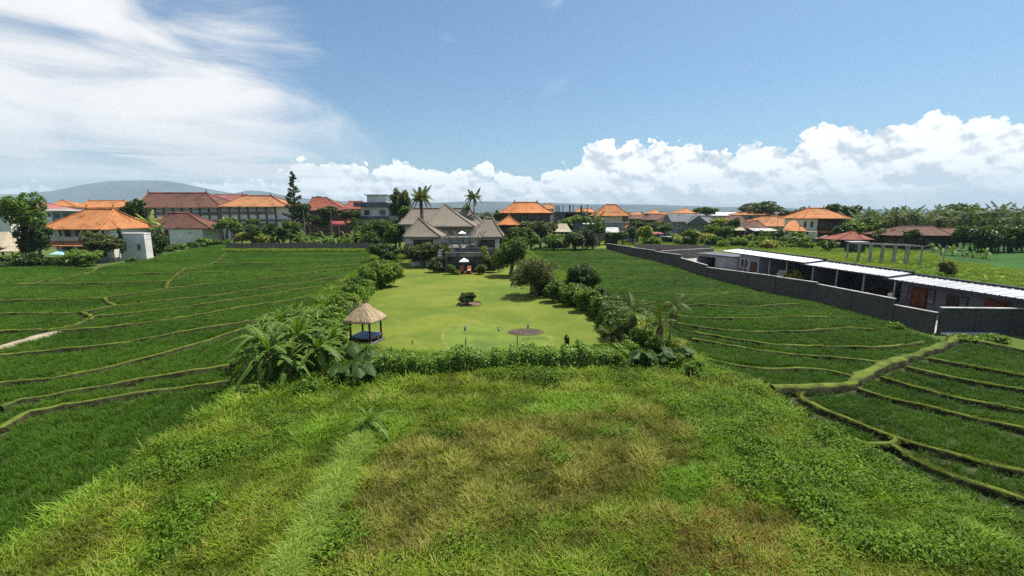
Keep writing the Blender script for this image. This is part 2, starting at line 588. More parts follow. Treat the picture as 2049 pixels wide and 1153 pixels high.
def blade_tuft(name, m, n, h, spread, width, droop=0.5, seed=0, segs=2, base_r=0.05):
    """tuft of bent blades, each a tapering strip"""
    r = np.random.default_rng(seed)
    vs, fs = [], []
    for i in range(n):
        a = r.uniform(0, 6.283)
        d = np.array([math.cos(a), math.sin(a), 0])
        s_ = np.array([-d[1], d[0], 0])
        b = d * r.uniform(0, base_r) + s_ * r.normal() * base_r
        hh = h * r.uniform(0.6, 1.1)
        lean = spread * r.uniform(0.2, 1.1)
        w = width * r.uniform(0.7, 1.2)
        o = len(vs)
        for k in range(segs + 1):
            t = k / segs
            p = b + d * lean * hh * t ** 1.6 + np.array([0, 0, hh * (t - droop * 0.45 * t ** 3)])
            ww = w * (1 - t) ** 0.6 * 0.5
            if k == segs:
                vs.append(p)
            else:
                vs += [p - s_ * ww, p + s_ * ww]
        for k in range(segs - 1):
            q = o + 2 * k
            fs.append((q, q + 1, q + 3, q + 2))
        q = o + 2 * (segs - 1)
        fs.append((q, q + 1, q + 2))
    me = bpy.data.meshes.new(name)
    me.from_pydata([tuple(v) for v in vs], [], fs)
    me.materials.append(m)
    me.update()
    return me
# ================================================================== the land
def vnoise(x, y, s, seed=0):
    """smooth value noise for placing plants"""
    r = np.random.default_rng(seed)
    T = r.random((256, 256))
    X, Y = x / s, y / s
    i, j = np.floor(X).astype(int), np.floor(Y).astype(int)
    fx, fy = X - i, Y - j
    fx, fy = fx * fx * (3 - 2 * fx), fy * fy * (3 - 2 * fy)
    g = lambda a, b: T[a % 256, b % 256]
    return (g(i, j) * (1 - fx) + g(i + 1, j) * fx) * (1 - fy) + (g(i, j + 1) * (1 - fx) + g(i + 1, j + 1) * fx) * fy

def ground_mat():
    m = bpy.data.materials.new('far_ground')
    m.use_nodes = True
    t = NT(m.node_tree)
    bs = m.node_tree.nodes['Principled BSDF']
    tc = t.n('ShaderNodeTexCoord')
    v = tc.outputs['Object']
    a = t.noise(v, 0.02, 5, 0.6)
    b = t.noise(v, 0.35, 5, 0.65)
    c = t.mix(t.smooth(a, 0.4, 0.62), (0.045, 0.085, 0.016), (0.095, 0.125, 0.026))
    c = t.mix(t.smooth(b, 0.50, 0.72), c, (0.10, 0.085, 0.045))
    t.l(c, bs.inputs['Base Color'])
    bs.inputs['Roughness'].default_value = 0.95
    bs.inputs['Specular IOR Level'].default_value = 0.1
    return m
gb = MB()
N_ = 24
for i in range(N_ + 1):
    for j in range(N_ + 1):
        gb.v.append((-11000 + 22000 * i / N_, -1500 + 10800 * j / N_, 0.0))
for i in range(N_):
    for j in range(N_):
        q = i * (N_ + 1) + j
        gb.f.append((q, q + N_ + 1, q + N_ + 2, q + 1))
        gb.mi.append(0)
ground = tag(gb.build('ground', ground_mat()), kind='structure')

def sheet(name, poly, z, m):
    b = MB()
    b.add([(p[0], p[1], z) for p in poly], [tuple(range(len(poly)))])
    o = b.build(name, m)
    if o.data.polygons[0].normal.z < 0:
        o.data.flip_normals()
    return tag(o, kind='structure')

# ---- mountains
m_forest = mat('mountain_forest', (0.055, 0.072, 0.060), var=0.35, scale=0.0016, bscale=0.02, rough=1.0, spec=0.0)
def ridge(name, prof, Y, depth, seed):
    r = np.random.default_rng(seed)
    prof = [(a, P(a, b, Y)) for a, b in prof]
    xs = np.array([p.x for _, p in prof])
    zs = np.array([p.z for _, p in prof])
    nx, ny = 150, 26
    gx = np.linspace(xs[0], xs[-1], nx)
    gz = np.interp(gx, xs, zs)
    v, f = [], []
    for j in range(ny):
        t = j / (ny - 1)
        y = Y - depth + 2 * depth * t * 0.75
        fall = max(0.0, 1 - abs(y - Y) / depth)
        for i in range(nx):
            n = vnoise(np.array([gx[i]]), np.array([y * 1.0]), 420, seed)[0] - 0.5
            n2 = vnoise(np.array([gx[i]]), np.array([y]), 160, seed + 1)[0] - 0.5
            z = gz[i] * (fall ** 0.85) * (1 + (0.5 * n + 0.2 * n2) * (1 - fall)) - 2
            v.append((gx[i], y, max(z, -0.5)))
    for j in range(ny - 1):
        for i in range(nx - 1):
            q = j * nx + i
            f.append((q, q + 1, q + nx + 1, q + nx))
    o = obj(name, npmesh(name, v, f, m_forest, True))
    return tag(o, kind='structure')
ridge('mountain', [(-700, 412), (-380, 402), (-160, 393), (0, 388), (60, 386), (120, 379), (180, 367), (235, 360), (290, 359), (330, 360), (370, 367), (420, 378), (465, 386), (500, 380), (530, 382), (560, 389), (620, 398), (690, 402), (760, 405), (860, 414), (960, 421)], 7600, 1500, 3)
ridge('hills', [(600, 420), (680, 408), (760, 406), (820, 407), (880, 405), (940, 402), (1000, 403), (1090, 405), (1180, 408), (1300, 409), (1420, 413), (1560, 416), (1750, 418), (2000, 420), (2500, 421)], 7000, 900, 9)

# ---- paddies
m_mud = mat('paddy_mud', (0.060, 0.060, 0.028), var=0.3, scale=0.8, rough=0.85, spec=0.15, bscale=9, bump=0.3)
m_far_rice = mat('far_rice', (0.04, 0.11, 0.014), var=0.18, scale=0.2, rough=0.9, bscale=6, fine=0.25, spec=0.1, stretch=(0.4, 1, 1))
LEFT_POLY = gl((-420, 610), (-200, 545), (0, 537), (100, 533), (190, 541), (235, 530), (290, 522), (330, 512), (400, 495), (455, 490), (455, 507), (560, 505), (740, 505), (742, 530), (700, 556),
               (640, 590), (610, 625), (560, 650), (505, 690), (480, 735), (475, 775), (468, 797), (410, 833), (362, 862), (290, 914), (222, 961), (137, 1018), (68, 1060), (0, 1105), (-300, 1290), (-900, 1290), (-900, 760))
RIGHT_POLY = gl((1050, 500), (1214, 500), (1263, 514), (1310, 524.5), (1361, 539), (1413, 558.5), (1548, 592), (1632, 608), (1700, 626), (1785, 650), (1850, 676), (1889, 690), (1783, 736), (1716, 765), (1693, 781), (1607, 789), (1545, 789), (1420, 742),
                (1385, 705), (1335, 660), (1225, 610), (1180, 575), (1115, 545))
NEAR_POLY = gl((1545, 800), (1605, 789), (1694, 782), (1717, 766), (1784, 738), (1890, 699), (1916, 687), (1960, 690), (2049, 709), (2400, 800), (2500, 1000), (2400, 1180), (2049, 1052), (1927, 1009), (1810, 962), (1752, 927), (1709, 896), (1615, 849))
sheet('paddy_field', LEFT_POLY, 0.004, m_mud)
sheet('paddy_field', RIGHT_POLY, 0.004, m_mud)
sheet('paddy_field', NEAR_POLY, 0.004, m_mud)
FARR_POLY = gl((1905, 523), (1850, 500), (1790, 488), (1870, 478), (1980, 488), (2100, 486), (2500, 500), (2500, 560), (2160, 548), (2049, 543))
sheet('paddy_field', FARR_POLY, 0.004, m_far_rice)
MIDR_POLY = gl((1320, 464), (1345, 461), (1420, 465), (1435, 473), (1340, 476))
sheet('paddy_field', MIDR_POLY, 0.004, m_far_rice)

m_bund = mat('bund_grass', (0.145, 0.190, 0.026), var=0.2, scale=1.2, rough=0.95, bscale=14, fine=0.3, c2=(0.075, 0.10, 0.022), bump=0.5, spec=0.1)
m_bank = mat('bank_earth', (0.060, 0.058, 0.026), var=0.35, scale=2.0, rough=0.95, bscale=12, fine=0.3, bump=0.6, spec=0.1)
m_path = mat('dry_path', (0.34, 0.28, 0.19), var=0.2, scale=1.2, rough=0.95, bscale=10)
BUNDS_L = [gl(*q) for q in [
    [(33, 574), (92, 572), (194, 571), (291, 568), (337, 567)],
    [(33, 574), (94, 566), (172, 551), (197, 540)],
    [(198, 552), (280, 551), (361, 549), (425, 549), (480, 547), (560, 543), (647, 537), (735, 531)],
    [(429, 530), (515, 530), (620, 526), (745, 518)],
    [(453, 508), (429, 529), (376, 540), (361, 549), (340, 566), (333, 582)],
    [(333, 582), (416, 573), (480, 566), (560, 558), (612, 550), (678, 543), (730, 538)],
    [(-160, 610), (0, 607), (150, 603), (208, 601), (277, 591), (333, 582)],
    [(233, 617), (305, 608), (416, 598), (480, 588), (560, 576), (640, 564), (700, 553)],
    [(208, 601), (220, 610), (233, 617)],
    [(-160, 642), (0, 634), (100, 632), (166, 630), (194, 625), (233, 617)],
    [(166, 630), (182, 638), (191, 640), (305, 627), (388, 617), (480, 602), (560, 590), (645, 576)],
    [(-160, 680), (0, 670), (105, 665), (150, 655), (191, 640)],
    [(105, 665), (119, 667), (236, 659), (361, 641), (480, 621), (570, 606), (632, 594)],
    [(-200, 738), (0, 718), (125, 707), (236, 694), (361, 671), (480, 652), (560, 634), (612, 622)],
    [(-200, 820), (0, 777), (111, 763), (250, 735), (361, 705), (480, 666), (560, 645)],
    [(0, 828), (44, 811), (171, 787), (307, 765), (416, 746), (480, 735)],
    [(-200, 960), (0, 866), (51, 839), (102, 828), (307, 791), (471, 770)],
]]
BUNDS_R = [gl(*q) for q in [
    [(1110, 514), (1180, 513), (1250, 513)],
    [(1120, 525), (1193, 525), (1292, 525)],
    [(1130, 538), (1193, 537), (1270, 539), (1345, 541)],
    [(1150, 557), (1202, 557), (1300, 559), (1395, 559)],
    [(1185, 578), (1240, 581), (1300, 590), (1390, 593), (1470, 590), (1540, 590)],
    [(1215, 600), (1290, 607), (1360, 615), (1420, 614), (1480, 618), (1560, 614), (1600, 613)],
    [(1270, 620), (1330, 630), (1400, 640), (1480, 642), (1570, 638), (1660, 640)],
    [(1330, 648), (1400, 660), (1500, 668), (1600, 668), (1700, 660), (1750, 665)],
    [(1360, 665), (1420, 676), (1520, 692), (1615, 697), (1752, 701), (1849, 690)],
    [(1385, 685), (1420, 690), (1537, 709), (1654, 722), (1771, 731)],
    [(1400, 720), (1420, 726), (1517, 743), (1595, 744), (1654, 749), (1713, 763)],
]]
BUND_MAIN = gl((1545, 788), (1607, 788), (1693, 780), (1716, 764), (1783, 735), (1888, 698), (1915, 686), (1958, 690), (2049, 709), (2300, 765))
BUNDS_N = [gl(*q) for q in [
    [(1857, 726), (1927, 738), (2049, 760), (2300, 808)],
    [(1814, 744), (1888, 762), (2049, 790), (2300, 840)],
    [(1763, 763), (1849, 788), (1927, 808), (2049, 834), (2300, 900)],
    [(1716, 788), (1771, 804), (1849, 822), (1927, 841), (2049, 868), (2300, 930)],
    [(1605, 792), (1599, 802), (1623, 818), (1693, 849), (1791, 888), (1888, 915), (1966, 937), (2049, 957), (2300, 1020)],
    [(1709, 893), (1732, 900), (1783, 900), (1791, 888)],
    [(1783, 900), (1810, 920), (1880, 954), (1966, 986), (2049, 1014), (2300, 1090)],
]]
def bund(line, w, h, m, name='earth_bund', seed=0):
    r = random.Random(seed)
    pts = smooth_line(line, 0.6)
    v, f = [], []
    prof = [(-0.66, 0.0), (-0.50, 0.88), (0.0, 1.0), (0.50, 0.88), (0.66, 0.0)]
    ph = r.uniform(0, 9)
    for i, p in enumerate(pts):
        d = (pts[min(i + 1, len(pts) - 1)] - pts[max(i - 1, 0)]).normalized()
        s = Vector((-d.y, d.x, 0))
        ww = w * (1 + 0.22 * math.sin(i * 0.7 + ph) + r.uniform(-0.30, 0.30))
        hh = h * (1 + 0.14 * math.sin(i * 0.43 + ph) + r.uniform(-0.12, 0.12))
        off = r.uniform(-0.07, 0.07)
        for a, b in prof:
            q = p + s * (a * ww + off)
            v.append((q.x, q.y, 0.002 + b * hh))
    for i in range(len(pts) - 1):
        for k in range(4):
            f.append((i * 5 + k, i * 5 + k + 1, (i + 1) * 5 + k + 1, (i + 1) * 5 + k))
    me = npmesh(name, v, f, m, False)
    if m is m_bund:                              # bare earth on the steep sides, grass on top
        me.materials.append(m_bank)
        me.polygons.foreach_set('material_index', [0 if (i % 4) in (1, 2) else 1 for i in range(len(f))])
    o = obj(name, me)
    return tag(o, kind='structure')
SM_L = [smooth_line(b, 1.5) for b in BUNDS_L]
SM_R = [smooth_line(b, 1.5) for b in BUNDS_R]
SM_N = [smooth_line(b, 1.2) for b in BUNDS_N] + [smooth_line(BUND_MAIN, 1.2)]
for i, b in enumerate(BUNDS_L): bund(b, 0.30, 0.36, m_bund, seed=i)
for i, b in enumerate(BUNDS_R): bund(b, 0.28, 0.30, m_bund, seed=50 + i)
for i, b in enumerate(BUNDS_N): bund(b, 0.22, 0.35, m_bund, seed=90 + i)
bund(BUND_MAIN, 0.58, 0.46, m_bund, seed=77)
path_l = gl((-220, 752), (-60, 714), (0, 700), (60, 684), (112, 668))
bund(path_l, 0.8, 0.30, m_path, 'footpath', 5)

# ---- rice
m_rice = leafmat('rice_leaf', (0.026, 0.082, 0.006), (0.062, 0.134, 0.011), trans=0.35, rough=0.6, inst=True, spec=0.12)
RICE = [blade_tuft('rice_%d' % i, m_rice, 18, 0.46, 0.85, 0.028, 0.6, 100 + i, 2, 0.09) for i in range(5)]
def rice_points(poly, lines, gap):
    xs, ys = [p[0] for p in poly], [p[1] for p in poly]
    area = (max(xs) - min(xs)) * (max(ys) - min(ys))
    out = []
    pts = scatter_poly(poly, int(min(area * 26, 900000)))
    d = np.hypot(pts[:, 0], pts[:, 1])
    keep = rng.random(len(pts)) < np.clip(36.0 / d, 0.28, 1.0)
    az = np.abs(np.arctan2(pts[:, 0], pts[:, 1]))
    keep &= (az < R(53))
    pts = pts[keep]
    u_ = pts[:, 0] * 0.28 + pts[:, 1] * 0.96          # planted in rows
    w_ = np.round(u_ / 0.30) * 0.30 + rng.normal(size=len(u_)) * 0.035
    pts = pts + np.outer(w_ - u_, [0.28, 0.96])
    dl = dist_lines(pts, lines)
    return pts[dl > gap * (0.8 + 0.4 * rng.random(len(pts)))]
def rice_tint(pts, seed):
    n = vnoise(pts[:, 0] * 0.5, pts[:, 1], 6, seed) * 0.6 + vnoise(pts[:, 0], pts[:, 1], 1.6, seed + 1) * 0.4
    b = 0.66 + 0.86 * n + rng.normal(size=len(pts)) * 0.07
    return np.column_stack([b * (0.95 + 0.25 * n), b, b * 0.9])
def add_rice(name, poly, lines, gap, label, seed, hs=1.0):
    p = rice_points(poly, lines, gap)
    d = np.hypot(p[:, 0], p[:, 1])
    s = np.clip(d / 42.0, 1.0, 1.75)
    s3 = np.column_stack([s, s, np.full(len(s), 1.0)]) * hs * rng.uniform(0.85, 1.15, (len(p), 1))
    scatter(name, p, RICE, s3, rice_tint(p, seed), label, 'rice')
add_rice('rice', LEFT_POLY, SM_L + [smooth_line(path_l, 1.5)], 0.58, 'dark green rice filling the curved terraces beside the banana clump', 5)
add_rice('rice', RIGHT_POLY, SM_R, 0.44, 'dark green rice between the garden and the dark boundary wall', 15)
add_rice('rice', NEAR_POLY, SM_N, 0.56, 'young rice in muddy terraces below the grassy footpath bund', 25, 0.88)

m_grass = leafmat('grass_blade', (0.095, 0.158, 0.009), (0.225, 0.282, 0.028), trans=0.32, rough=0.6, inst=True, spec=0.15)
GRASS = [blade_tuft('grass_%d' % i, m_grass, 17, 0.36, 0.95, 0.030, 0.7, 200 + i, 2, 0.10) for i in range(5)]
# short grass on the bunds
def bund_tufts(lines, w, dens, h):
    out = []
    for ln in lines:
        for a, b in zip(ln[:-1], ln[1:]):
            L = (b - a).length
            d = (a + b).length / 2
            k = rng.poisson(L * dens * min(1, 40 / max(d, 10)))
            t = rng.random(k)
            dd = (b - a).normalized()
            s = rng.normal(size=k) * w * 0.30
            out.append(np.column_stack([a.x + (b.x - a.x) * t - dd.y * s, a.y + (b.y - a.y) * t + dd.x * s, np.full(k, h * 0.85)]))
    return np.concatenate(out)
bp = np.concatenate([bund_tufts(SM_L, 0.40, 9, 0.33), bund_tufts(SM_R, 0.30, 5, 0.28), bund_tufts(SM_N, 0.36, 40, 0.32)])
bt = np.column_stack([rng.uniform(0.6, 1.15, len(bp))] * 3) * np.array([1.0, 0.98, 1.0])
scatter('grass', bp, GRASS, np.clip(np.hypot(bp[:, 0], bp[:, 1]) / 70, 0.45, 1.2) * rng.uniform(0.35, 0.9, len(bp)), bt, 'short yellow green grass along the tops of the paddy bunds', 'grass')

# ---- garden lawn
def lawn_mat():
    m = bpy.data.materials.new('lawn_turf')
    m.use_nodes = True
    t = NT(m.node_tree)
    bs = m.node_tree.nodes['Principled BSDF']
    tc = t.n('ShaderNodeTexCoord')
    v = tc.outputs['Object']
    a = t.noise(v, 0.10, 4, 0.6, 0.4)
    b = t.noise(v, 0.9, 5, 0.7)
    d = t.noise(v, 9.0, 3, 0.7)
    c = t.mix(t.smooth(a, 0.35, 0.65), (0.104, 0.150, 0.015), (0.172, 0.200, 0.024))
    c = t.mix(t.smooth(b, 0.50, 0.74), c, (0.085, 0.15, 0.018))
    e_ = t.noise(v, 0.33, 4, 0.6, 0.8)
    c = t.mix(t.m('MULTIPLY', t.smooth(e_, 0.52, 0.72), 0.6), c, (0.205, 0.220, 0.040))
    c = t.mix(1.0, c, t.ramp(d, [(0.3, 0.70), (0.7, 1.0)]), 'MULTIPLY')
    t.l(c, bs.inputs['Base Color'])
    bs.inputs['Roughness'].default_value = 0.9
    bs.inputs['Specular IOR Level'].default_value = 0.15
    bp_ = t.n('ShaderNodeBump')
    bp_.inputs['Strength'].default_value = 0.7
    bp_.inputs['Distance'].default_value = 0.05
    t.l(d, bp_.inputs['Height'])
    t.l(bp_.outputs[0], bs.inputs['Normal'])
    return m
LAWN_POLY = gl((640, 708), (660, 672), (690, 642), (712, 615), (728, 592), (742, 576), (770, 567), (802, 556), (798, 540), (780, 522), (825, 519), (870, 525), (905, 530), (985, 530), (1040, 527), (1060, 560), (1120, 575), (1190, 600), (1240, 640), (1235, 705), (1150, 712), (760, 716))
m_lawn = lawn_mat()
sheet('lawn', LAWN_POLY, 0.012, m_lawn)
m_green = mat('putting_turf', (0.128, 0.170, 0.024), var=0.15, scale=0.35, rough=0.9, bscale=20, fine=0.06, c2=(0.075, 0.125, 0.022), spec=0.12)
def ellipse(c, rx, ry, n=40, wob=0.05, seed=1):
    r = random.Random(seed)
    a, b = r.uniform(0, 6), r.uniform(0, 6)
    return [(c[0] + rx * math.cos(w) * (1 + wob * math.sin(2 * w + a) + wob * 0.6 * math.sin(3 * w + b)), c[1] + ry * math.sin(w) * (1 + wob * math.sin(2 * w + a))) for w in [6.28318 * k / n for k in range(n)]]
pg = gl((890, 672), (893, 662), (915, 654), (950, 650), (1000, 652), (1010, 660), (1030, 671), (1060, 675), (1093, 674), (1100, 685), (1095, 700), (1040, 712), (980, 714), (920, 706), (896, 690))
sheet('putting_green', pg, 0.018, m_green)
# pale rim of the green
m_rim = mat('green_rim', (0.165, 0.185, 0.030), var=0.15, scale=1, rough=0.9, bscale=15)
rb = MB()
ring = smooth_line(pg + [pg[0]], 0.5)
cx_ = sum((p for p in ring), Vector()) / len(ring)
for i in range(len(ring) - 1):
    a, b = ring[i], ring[i + 1]
    a2, b2 = a + (a - cx_).normalized() * 0.35, b + (b - cx_).normalized() * 0.35
    rb.add([(a.x, a.y, 0.015), (b.x, b.y, 0.015), (b2.x, b2.y, 0.015), (a2.x, a2.y, 0.015)], [(0, 1, 2, 3)])
tag(rb.build('green_edge', m_rim), kind='structure')
m_soil = mat('dark_soil', (0.085, 0.060, 0.042), var=0.25, scale=1.2, rough=0.95, bscale=12, bump=0.6)
m_bed = mat('red_soil', (0.20, 0.125, 0.075), var=0.25, scale=1.5, rough=0.95, bscale=10, bump=0.6)
def hollow(name, c, rx, ry, m, rim=0.10, seed=3):
    """shallow dished patch with a cut turf edge"""
    b = MB()
    e = ellipse((0, 0), rx, ry, 36, 0.04, seed)
    n = len(e)
    rows = [[(x * 1.0, y * 1.0, 0.020) for x, y in e], [(x * 0.985, y * 0.97, 0.020 + rim) for x, y in e], [(x * 0.95, y * 0.93, 0.021) for x, y in e], [(x * 0.5, y * 0.5, 0.028) for x, y in e]]
    for r_ in rows:
        b.v += r_
    for k in range(3):
        for i in range(n):
            j = (i + 1) % n
            b.f.append((k * n + i, k * n + j, (k + 1) * n + j, (k + 1) * n + i))
            b.mi.append(0 if k < 2 else 1)
    b.f.append(tuple(3 * n + i for i in range(n)))
    b.mi.append(1)
    o = b.build(name, [m_lawn, m], loc=(c.x, c.y, 0))
    return tag(o, kind='structure')
c1 = G(1052, 665)
hollow('bunker', c1, 1.5, 1.2, m_soil, 0.035)
c2_ = G(940, 609)
hollow('soil_bed', c2_, 1.35, 1.35, m_bed, 0.10, 5)
# soil strip along the garden border
sheet('soil_strip', gl((655, 690), (668, 668), (700, 640), (724, 612), (738, 592), (732, 592), (712, 612), (690, 638), (655, 668), (645, 690)), 0.016, m_bed)

# ---- rough meadow in front
ROUGH_POLY = gl((-340, 1330), (-300, 1290), (0, 1105), (68, 1060), (137, 1018), (222, 961), (290, 914), (362, 862), (410, 833), (468, 797), (480, 740), (520, 700), (640, 690), (760, 705), (960, 715), (1250, 705), (1360, 690), (1400, 715), (1420, 742), (1545, 789), (1545, 800), (1615, 849), (1709, 896),
                (1752, 927), (1810, 962), (1927, 1009), (2049, 1052), (2400, 1180), (2400, 1330))
m_rough = mat('rough_ground', (0.050, 0.055, 0.014), var=0.3, scale=0.7, rough=0.95, bscale=7, fine=0.3, bump=0.5, spec=0.1)
sheet('meadow', ROUGH_POLY, 0.008, m_rough)
m_weed = leafmat('weed_leaf', (0.080, 0.160, 0.010), (0.19, 0.28, 0.026), trans=0.32, rough=0.6, inst=True, spec=0.15)
m_dry = leafmat('dry_blade', (0.165, 0.155, 0.030), (0.34, 0.31, 0.085), trans=0.2, rough=0.7, inst=True, spec=0.15)
m_long = leafmat('long_grass', (0.13, 0.225, 0.020), (0.37, 0.48, 0.085), trans=0.35, rough=0.55, inst=True, spec=0.15)
DRY = [blade_tuft('dry_%d' % i, m_dry, 20, 0.42, 0.7, 0.02, 0.6, 300 + i, 2, 0.12) for i in range(4)]
LONG = [blade_tuft('long_%d' % i, m_long, 34, 1.0, 1.0, 0.028, 1.25, 400 + i, 4, 0.16) for i in range(4)]
def weed_mesh(i, n, h, rr, leaf):
    r = np.random.default_rng(500 + i)
    C, N = ellipsoid_shell(n, [(0, 0, h * 0.45, rr, rr, h * 0.55)], 0.25, r)
    N[:, 2] += 0.7
    v, f = leaf_cloud(C, N, r.uniform(0.6, 1.2, n) * leaf, 0.55, r)
    return npmesh('weed_%d' % i, v, f, m_weed)
WEED = [weed_mesh(i, 110, 0.36, 0.30, 0.062) for i in range(5)]
mp = scatter_poly(ROUGH_POLY, 56000)
az = np.abs(np.arctan2(mp[:, 0], mp[:, 1]))
mp = mp[(az < R(55)) & (np.hypot(mp[:, 0], mp[:, 1]) > 8.5)]
dd = np.hypot(mp[:, 0], mp[:, 1])
mp = mp[rng.random(len(mp)) < np.clip(18 / dd, 0.45, 1)]
X, Y = mp[:, 0], mp[:, 1]
nz1, nz2, nz3 = vnoise(X, Y, 3.1, 1), vnoise(X, Y, 1.1, 2), vnoise(X * 0.6 + Y * 0.8, Y * 0.6 - X * 0.8, 0.5, 3)
dry_zone = in_poly(mp, gl((760, 900), (850, 868), (1000, 850), (1330, 822), (1420, 870), (1360, 950), (1250, 985), (1080, 1060), (860, 1120), (700, 1150), (660, 1110), (730, 980)))
stub_zone = in_poly(mp, gl((1360, 1040), (1560, 1015), (1650, 1100), (1640, 1330), (1330, 1330), (1300, 1180)))
lush_r = in_poly(mp, gl((1350, 770), (1545, 800), (1720, 905), (2049, 1055), (2049, 1153), (1700, 1120), (1560, 1000), (1470, 900), (1330, 840)))
top_zone = in_poly(mp, gl((480, 720), (480, 800), (600, 800), (740, 780), (960, 770), (1250, 790), (1400, 790), (1545, 795), (1420, 740), (1250, 705), (700, 705)))
weed_l = in_poly(mp, gl((260, 985), (330, 900), (420, 855), (520, 830), (590, 850), (560, 890), (480, 960), (420, 1040), (330, 1110), (300, 1050), (360, 960)))
band_a = in_poly(mp, gl((930, 1153), (1100, 1085), (1360, 1010), (1600, 935), (1610, 955), (1370, 1035), (1120, 1115), (980, 1160)))
green_p = in_poly(mp, gl((1310, 950), (1400, 935), (1430, 975), (1400, 1030), (1340, 1020)))
pd = np.full(len(mp), 0.10)
pd[dry_zone] = 0.66
pd[stub_zone] = 0.6
pd[lush_r] = 0.04
pd[band_a] = 0.6
pd[top_zone] = 0.05
pd[green_p] = 0.0
pd = pd + (nz1 - 0.5) * 0.45 * (pd > 0.03) + (nz2 - 0.5) * 0.2
pw = np.full(len(mp), 0.04)
pw[lush_r] = 0.22
pw[top_zone] = 0.30
pw[weed_l] = 0.42
pw[dry_zone] = 0.0
pw[stub_zone] = 0.06
pw[green_p] = 0.0
pw = pw + (nz2 - 0.55) * 0.7 * (pw > 0.03)
u_ = rng.random(len(mp))
is_w = u_ < pw
is_d = (~is_w) & (rng.random(len(mp)) < pd)
is_g = ~(is_w | is_d)
base_t = (0.62 + 0.85 * nz2 + 0.35 * (nz3 - 0.5))[:, None] * np.ones((1, 3))
yel = np.clip(0.30 + 0.9 * (nz1 - 0.3), 0, 1)[:, None]
gt = base_t * (np.array([[0.72, 0.98, 0.9]]) * (1 - yel) + np.array([[1.12, 1.0, 0.85]]) * yel)
gt[green_p] *= np.array([0.74, 0.98, 0.8])
gt[dry_zone] *= np.array([0.86, 0.80, 0.8])
gs = (0.75 + 0.7 * nz2) * rng.uniform(0.5, 1.55, len(mp)) * np.clip(dd_ := np.hypot(X, Y) / 20, 0.9, 1.35)
scatter('grass', mp[is_g], GRASS, gs[is_g], gt[is_g], 'rough yellow green meadow grass in front of the hedge', 'grass')
dt = (0.62 + 0.75 * nz2)[:, None] * np.where(stub_zone[:, None], np.array([[1.1, 0.95, 0.9]]), np.array([[0.95, 0.98, 0.85]])) * np.ones((len(mp), 3))
scatter('dry_grass', mp[is_d], DRY, gs[is_d] * 0.95, dt[is_d], 'withered brown and ochre grass across the middle of the meadow', 'grass')
wt = (0.6 + 0.8 * nz2)[:, None] * np.array([[1.0, 1.0, 1.0]])
scatter('weeds', mp[is_w], WEED, (0.55 + 0.55 * nz1[is_w]) * rng.uniform(0.7, 1.3, is_w.sum()), wt[is_w], 'leafy bright green weeds spreading through the meadow', 'weeds')
# taller weed clumps
cp = scatter_poly(ROUGH_POLY, 5200)
cp = cp[(np.abs(np.arctan2(cp[:, 0], cp[:, 1])) < R(54)) & (np.hypot(cp[:, 0], cp[:, 1]) > 9)]
cz = in_poly(cp, gl((1350, 770), (1545, 800), (1720, 905), (2049, 1055), (2049, 1153), (1700, 1120), (1560, 1000), (1470, 900), (1330, 840))) | in_poly(cp, gl((480, 720), (480, 800), (600, 790), (740, 775), (960, 765), (1250, 775), (1400, 790), (1545, 795), (1420, 740), (1250, 705), (700, 705))) | in_poly(cp, gl((260, 985), (330, 900), (420, 855), (520, 830), (590, 850), (560, 890), (480, 960), (420, 1040), (330, 1110), (300, 1050), (360, 960)))
cn = vnoise(cp[:, 0], cp[:, 1], 1.7, 8)
cp = cp[(cn > np.where(cz, 0.40, 0.84))]
scatter('weeds', cp, WEED, rng.uniform(1.1, 2.3, len(cp)), rng.uniform(0.55, 1.15, len(cp))[:, None] * np.array([[0.9, 1.0, 0.9]]), 'taller bushy weed clumps standing out of the meadow grass', 'weeds')
# ridge of long arching grass running down the meadow
lg_line = smooth_line(gl((742, 872), (722, 905), (690, 960), (655, 1030), (625, 1090), (590, 1153), (560, 1230)), 0.3)
bund(gl((744, 868), (722, 905), (690, 960), (655, 1030), (625, 1090), (590, 1153), (560, 1230)), 0.40, 0.30, m_bund, 'grass_bank', 31)
lp = []
for a, b in zip(lg_line[:-1], lg_line[1:]):
    k = 9
    t = rng.random(k)
    lp.append(np.column_stack([a.x + (b.x - a.x) * t + rng.normal(size=k) * 0.15, a.y + (b.y - a.y) * t + rng.normal(size=k) * 0.12]))
edge = smooth_line(gl((0, 1112), (68, 1068), (137, 1026), (222, 969), (290, 922), (362, 870), (410, 841), (462, 806)), 0.4)
for a, b in zip(edge[:-1], edge[1:]):
    k = 3
    t = rng.random(k)
    lp.append(np.column_stack([a.x + (b.x - a.x) * t + 0.5 + rng.random(k) * 0.8, a.y + (b.y - a.y) * t + rng.normal(size=k) * 0.25]))
lp = np.concatenate(lp)
on_r = np.arange(len(lp)) < 9 * (len(lg_line) - 1)
lp = np.column_stack([lp, np.where(on_r, 0.22, 0.0)])
lt = rng.uniform(0.75, 1.15, len(lp))[:, None] * np.where(on_r[:, None], np.array([[1, 1, 1]]), np.array([[0.72, 0.68, 0.5]]))
scatter('long_grass', lp, LONG, np.where(on_r, 0.80, 0.62) * rng.uniform(0.7, 1.15, len(lp)), lt, 'long pale green grass arching along a ridge in the meadow', 'grass')
